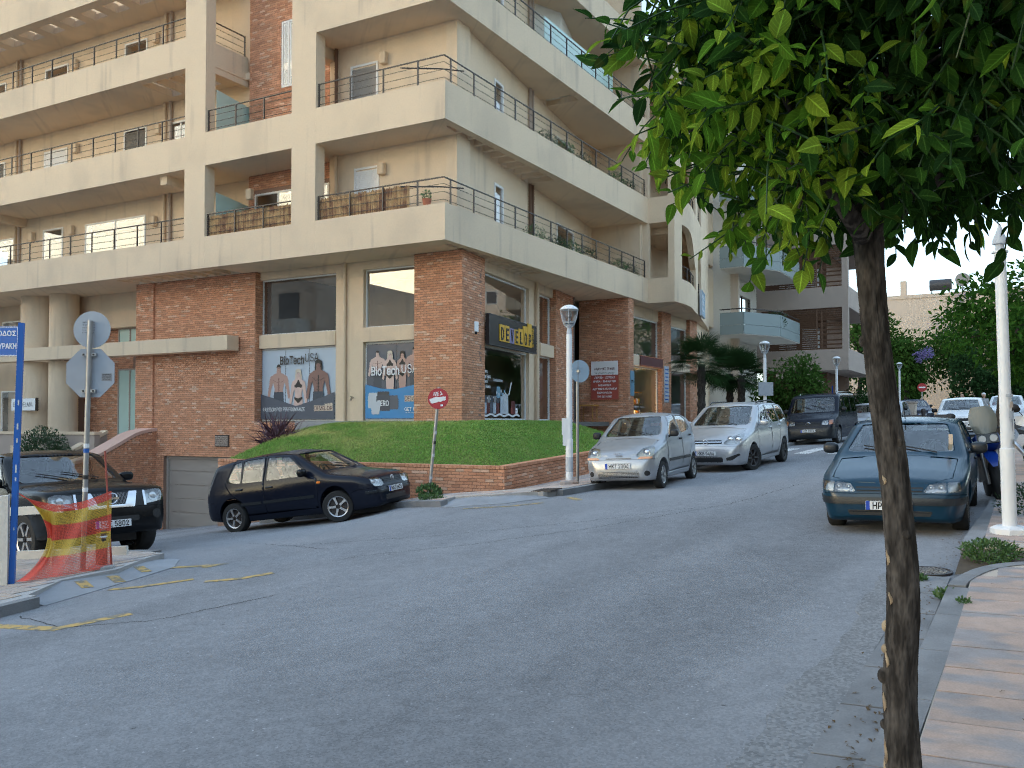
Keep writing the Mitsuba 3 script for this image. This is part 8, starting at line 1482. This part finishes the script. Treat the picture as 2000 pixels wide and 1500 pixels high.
# ---- motorcycles
def motorcycle(label, pos, heading, col, screen=True, det=True):
    k = thing('motorcycle', label, 'motorcycle', None); h = np.array([*heading, 0.]); h /= np.linalg.norm(h); x, y = pos; lean = .16
    ez = Z1*math.cos(lean)+np.cross(h, Z1)*math.sin(lean); ey = np.cross(ez, -h); Mm = frame([x, y, gz(x, y)], -h, ey, ez)   # x from the front wheel backwards, y to the rider's right
    A_ = lambda nm, m, mat, sm=40, parent=None: part(parent or k, nm, tf(m, Mm), mat, sm)
    for ax, r in ((0, .33), (1.45, .32)):
        w = A_('wheel', trimesh.creation.torus(r-.06, .062, 40, 12).apply_transform(trimesh.transformations.rotation_matrix(math.pi/2, [1, 0, 0])).apply_translation([ax, 0, r]), 'rubber')
        A_('rim', cat([lathe([(r-.11, -.03), (r-.09, -.04), (r-.09, .04), (r-.11, .03)], 30, (ax, 0, r), 'y')] + [tube([(ax, 0, r), (ax+(r-.1)*math.cos(a), 0, r+(r-.1)*math.sin(a))], .012, 5) for a in np.arange(0, 6.2, 1.047)]), 'alloy', parent=w); A_('brake_disc', lathe([(.07, .045), (.14, .045), (.14, .052), (.07, .052)], 24, (ax, 0, r), 'y'), 'galvanised', parent=w)
    for s in (-1, 1): A_('fork', tube([(0, s*.09, .33), (.12, s*.10, .72), (.24, s*.10, 1.02)], [.026, .03, .03], 10), 'galvanised')
    hull = lambda P: from_m3(m3.Manifold.hull_points(np.array(P)))
    A_('front_mudguard', hull([(-.42, s*.03, .60) for s in (-1, 1)]+[(-.1, s*.09, .74) for s in (-1, 1)]+[(.28, s*.08, .82) for s in (-1, 1)]+[(-.05, 0, .79), (-.30, 0, .66)]), col)
    A_('fairing', hull([(-.02, s*.16, .92) for s in (-1, 1)]+[(.0, s*.15, 1.06) for s in (-1, 1)]+[(.45, s*.22, .98) for s in (-1, 1)]+[(.55, s*.20, .72) for s in (-1, 1)]+[(.08, s*.10, .82) for s in (-1, 1)]), col)
    A_('lamp_housing', hull([(-.05, s*.15, .93) for s in (-1, 1)]+[(-.03, s*.14, 1.06) for s in (-1, 1)]+[(.03, s*.15, .9) for s in (-1, 1)]+[(.05, s*.13, 1.08) for s in (-1, 1)]), 'black_gloss')
    for s in (-1, 1): A_('headlight', lathe([(0, -.02), (.05, -.02), (.055, .0), (.05, .02), (0, .02)], 18, (-.055, s*.075, .995), 'x'), 'lamp_reflector')
    if screen:
        n = 9; V = []
        for j in range(7):
            t = j/6; hw = .13+.09*math.sin(t*2.6)-.05*t
            for i in range(n): a = (i/(n-1)-.5)*2; V.append([.0+.20*t+.10*a*a, hw*a, 1.06+.42*t])
        F = [[j*n+i, j*n+i+1, (j+1)*n+i+1, (j+1)*n+i] for j in range(6) for i in range(n-1)]; scr = trimesh.Trimesh(np.array(V), np.vstack([np.array(F)[:, [0, 1, 2]], np.array(F)[:, [0, 2, 3]]]), process=False); A_('windscreen', scr, 'smoke_screen', True)
    A_('tank', hull([(.48, s*.17, .98) for s in (-1, 1)]+[(.85, s*.14, .92) for s in (-1, 1)]+[(.50, s*.10, 1.08) for s in (-1, 1)]+[(.45, s*.16, .78) for s in (-1, 1)]+[(.85, s*.12, .75) for s in (-1, 1)]), col); A_('seat', hull([(.82, s*.13, .90) for s in (-1, 1)]+[(1.65, s*.12, .96) for s in (-1, 1)]+[(.85, s*.12, .80) for s in (-1, 1)]+[(1.65, s*.08, .86) for s in (-1, 1)]), 'black_plastic')
    A_('engine', hull([(.42, s*.18, .35) for s in (-1, 1)]+[(.95, s*.18, .32) for s in (-1, 1)]+[(.45, s*.15, .72) for s in (-1, 1)]+[(.9, s*.14, .75) for s in (-1, 1)]), 'mid_grey'); A_('frame_tube', cat([tube([(.25, 0, 1.0), (.5, s*.12, .6), (.95, s*.14, .42), (1.1, s*.12, .8)], .022, 8) for s in (-1, 1)]), 'dark_steel'); A_('swing_arm', cat([tube([(.95, s*.12, .42), (1.45, s*.09, .32)], .026, 8) for s in (-1, 1)]), 'galvanised'); A_('exhaust', tube([(.6, .16, .35), (1.0, .18, .36), (1.25, .2, .52), (1.65, .2, .66)], [.025, .03, .05, .05], 12), 'chrome')
    A_('handlebar', tube([(.38, -.42, 1.12), (.28, -.25, 1.14), (.26, 0, 1.09), (.28, .25, 1.14), (.38, .42, 1.12)], .013, 8), 'black_plastic'); A_('tail', hull([(1.5, s*.1, .92) for s in (-1, 1)]+[(1.9, s*.06, 1.0) for s in (-1, 1)]+[(1.6, s*.08, .82) for s in (-1, 1)]), col)
    for s in (-1, 1):
        A_('hand_guard', hull([(.22, s*.30, 1.06), (.22, s*.48, 1.08), (.26, s*.30, 1.17), (.26, s*.48, 1.16), (.24, s*.3, 1.06), (.28, s*.48, 1.1)]), 'black_plastic'); m_ = A_('mirror', cat([tube([(.30, s*.28, 1.14), (.26, s*.36, 1.30), (.28, s*.40, 1.36)], .008, 6), trimesh.creation.icosphere(subdivisions=2, radius=1).apply_scale([.025, .085, .055]).apply_translation([.28, s*.43, 1.39])]), 'black_plastic'); A_('indicator', trimesh.creation.icosphere(subdivisions=2, radius=.032).apply_translation([.02, s*.24, .93]), 'lamp_orange_pale')
    A_('side_stand', tube([(.7, -.14, .4), (.75, -.34, .02)], .014, 6), 'dark_steel'); return k
M('smoke_screen', base_color=(.20, .195, .16), roughness=.2, specular=.4)
motorcycle('blue and black touring motorcycle with a smoked windscreen behind the teal car', (-.42, 15.0), (.12, -1), 'paint_blue'); motorcycle('dark motorcycle parked at the right edge behind the lamp pole', (.42, 20.2), (.3, -1), 'paint_black', screen=False)
# zebra-side bin and low kerbside box hedge line at the far right
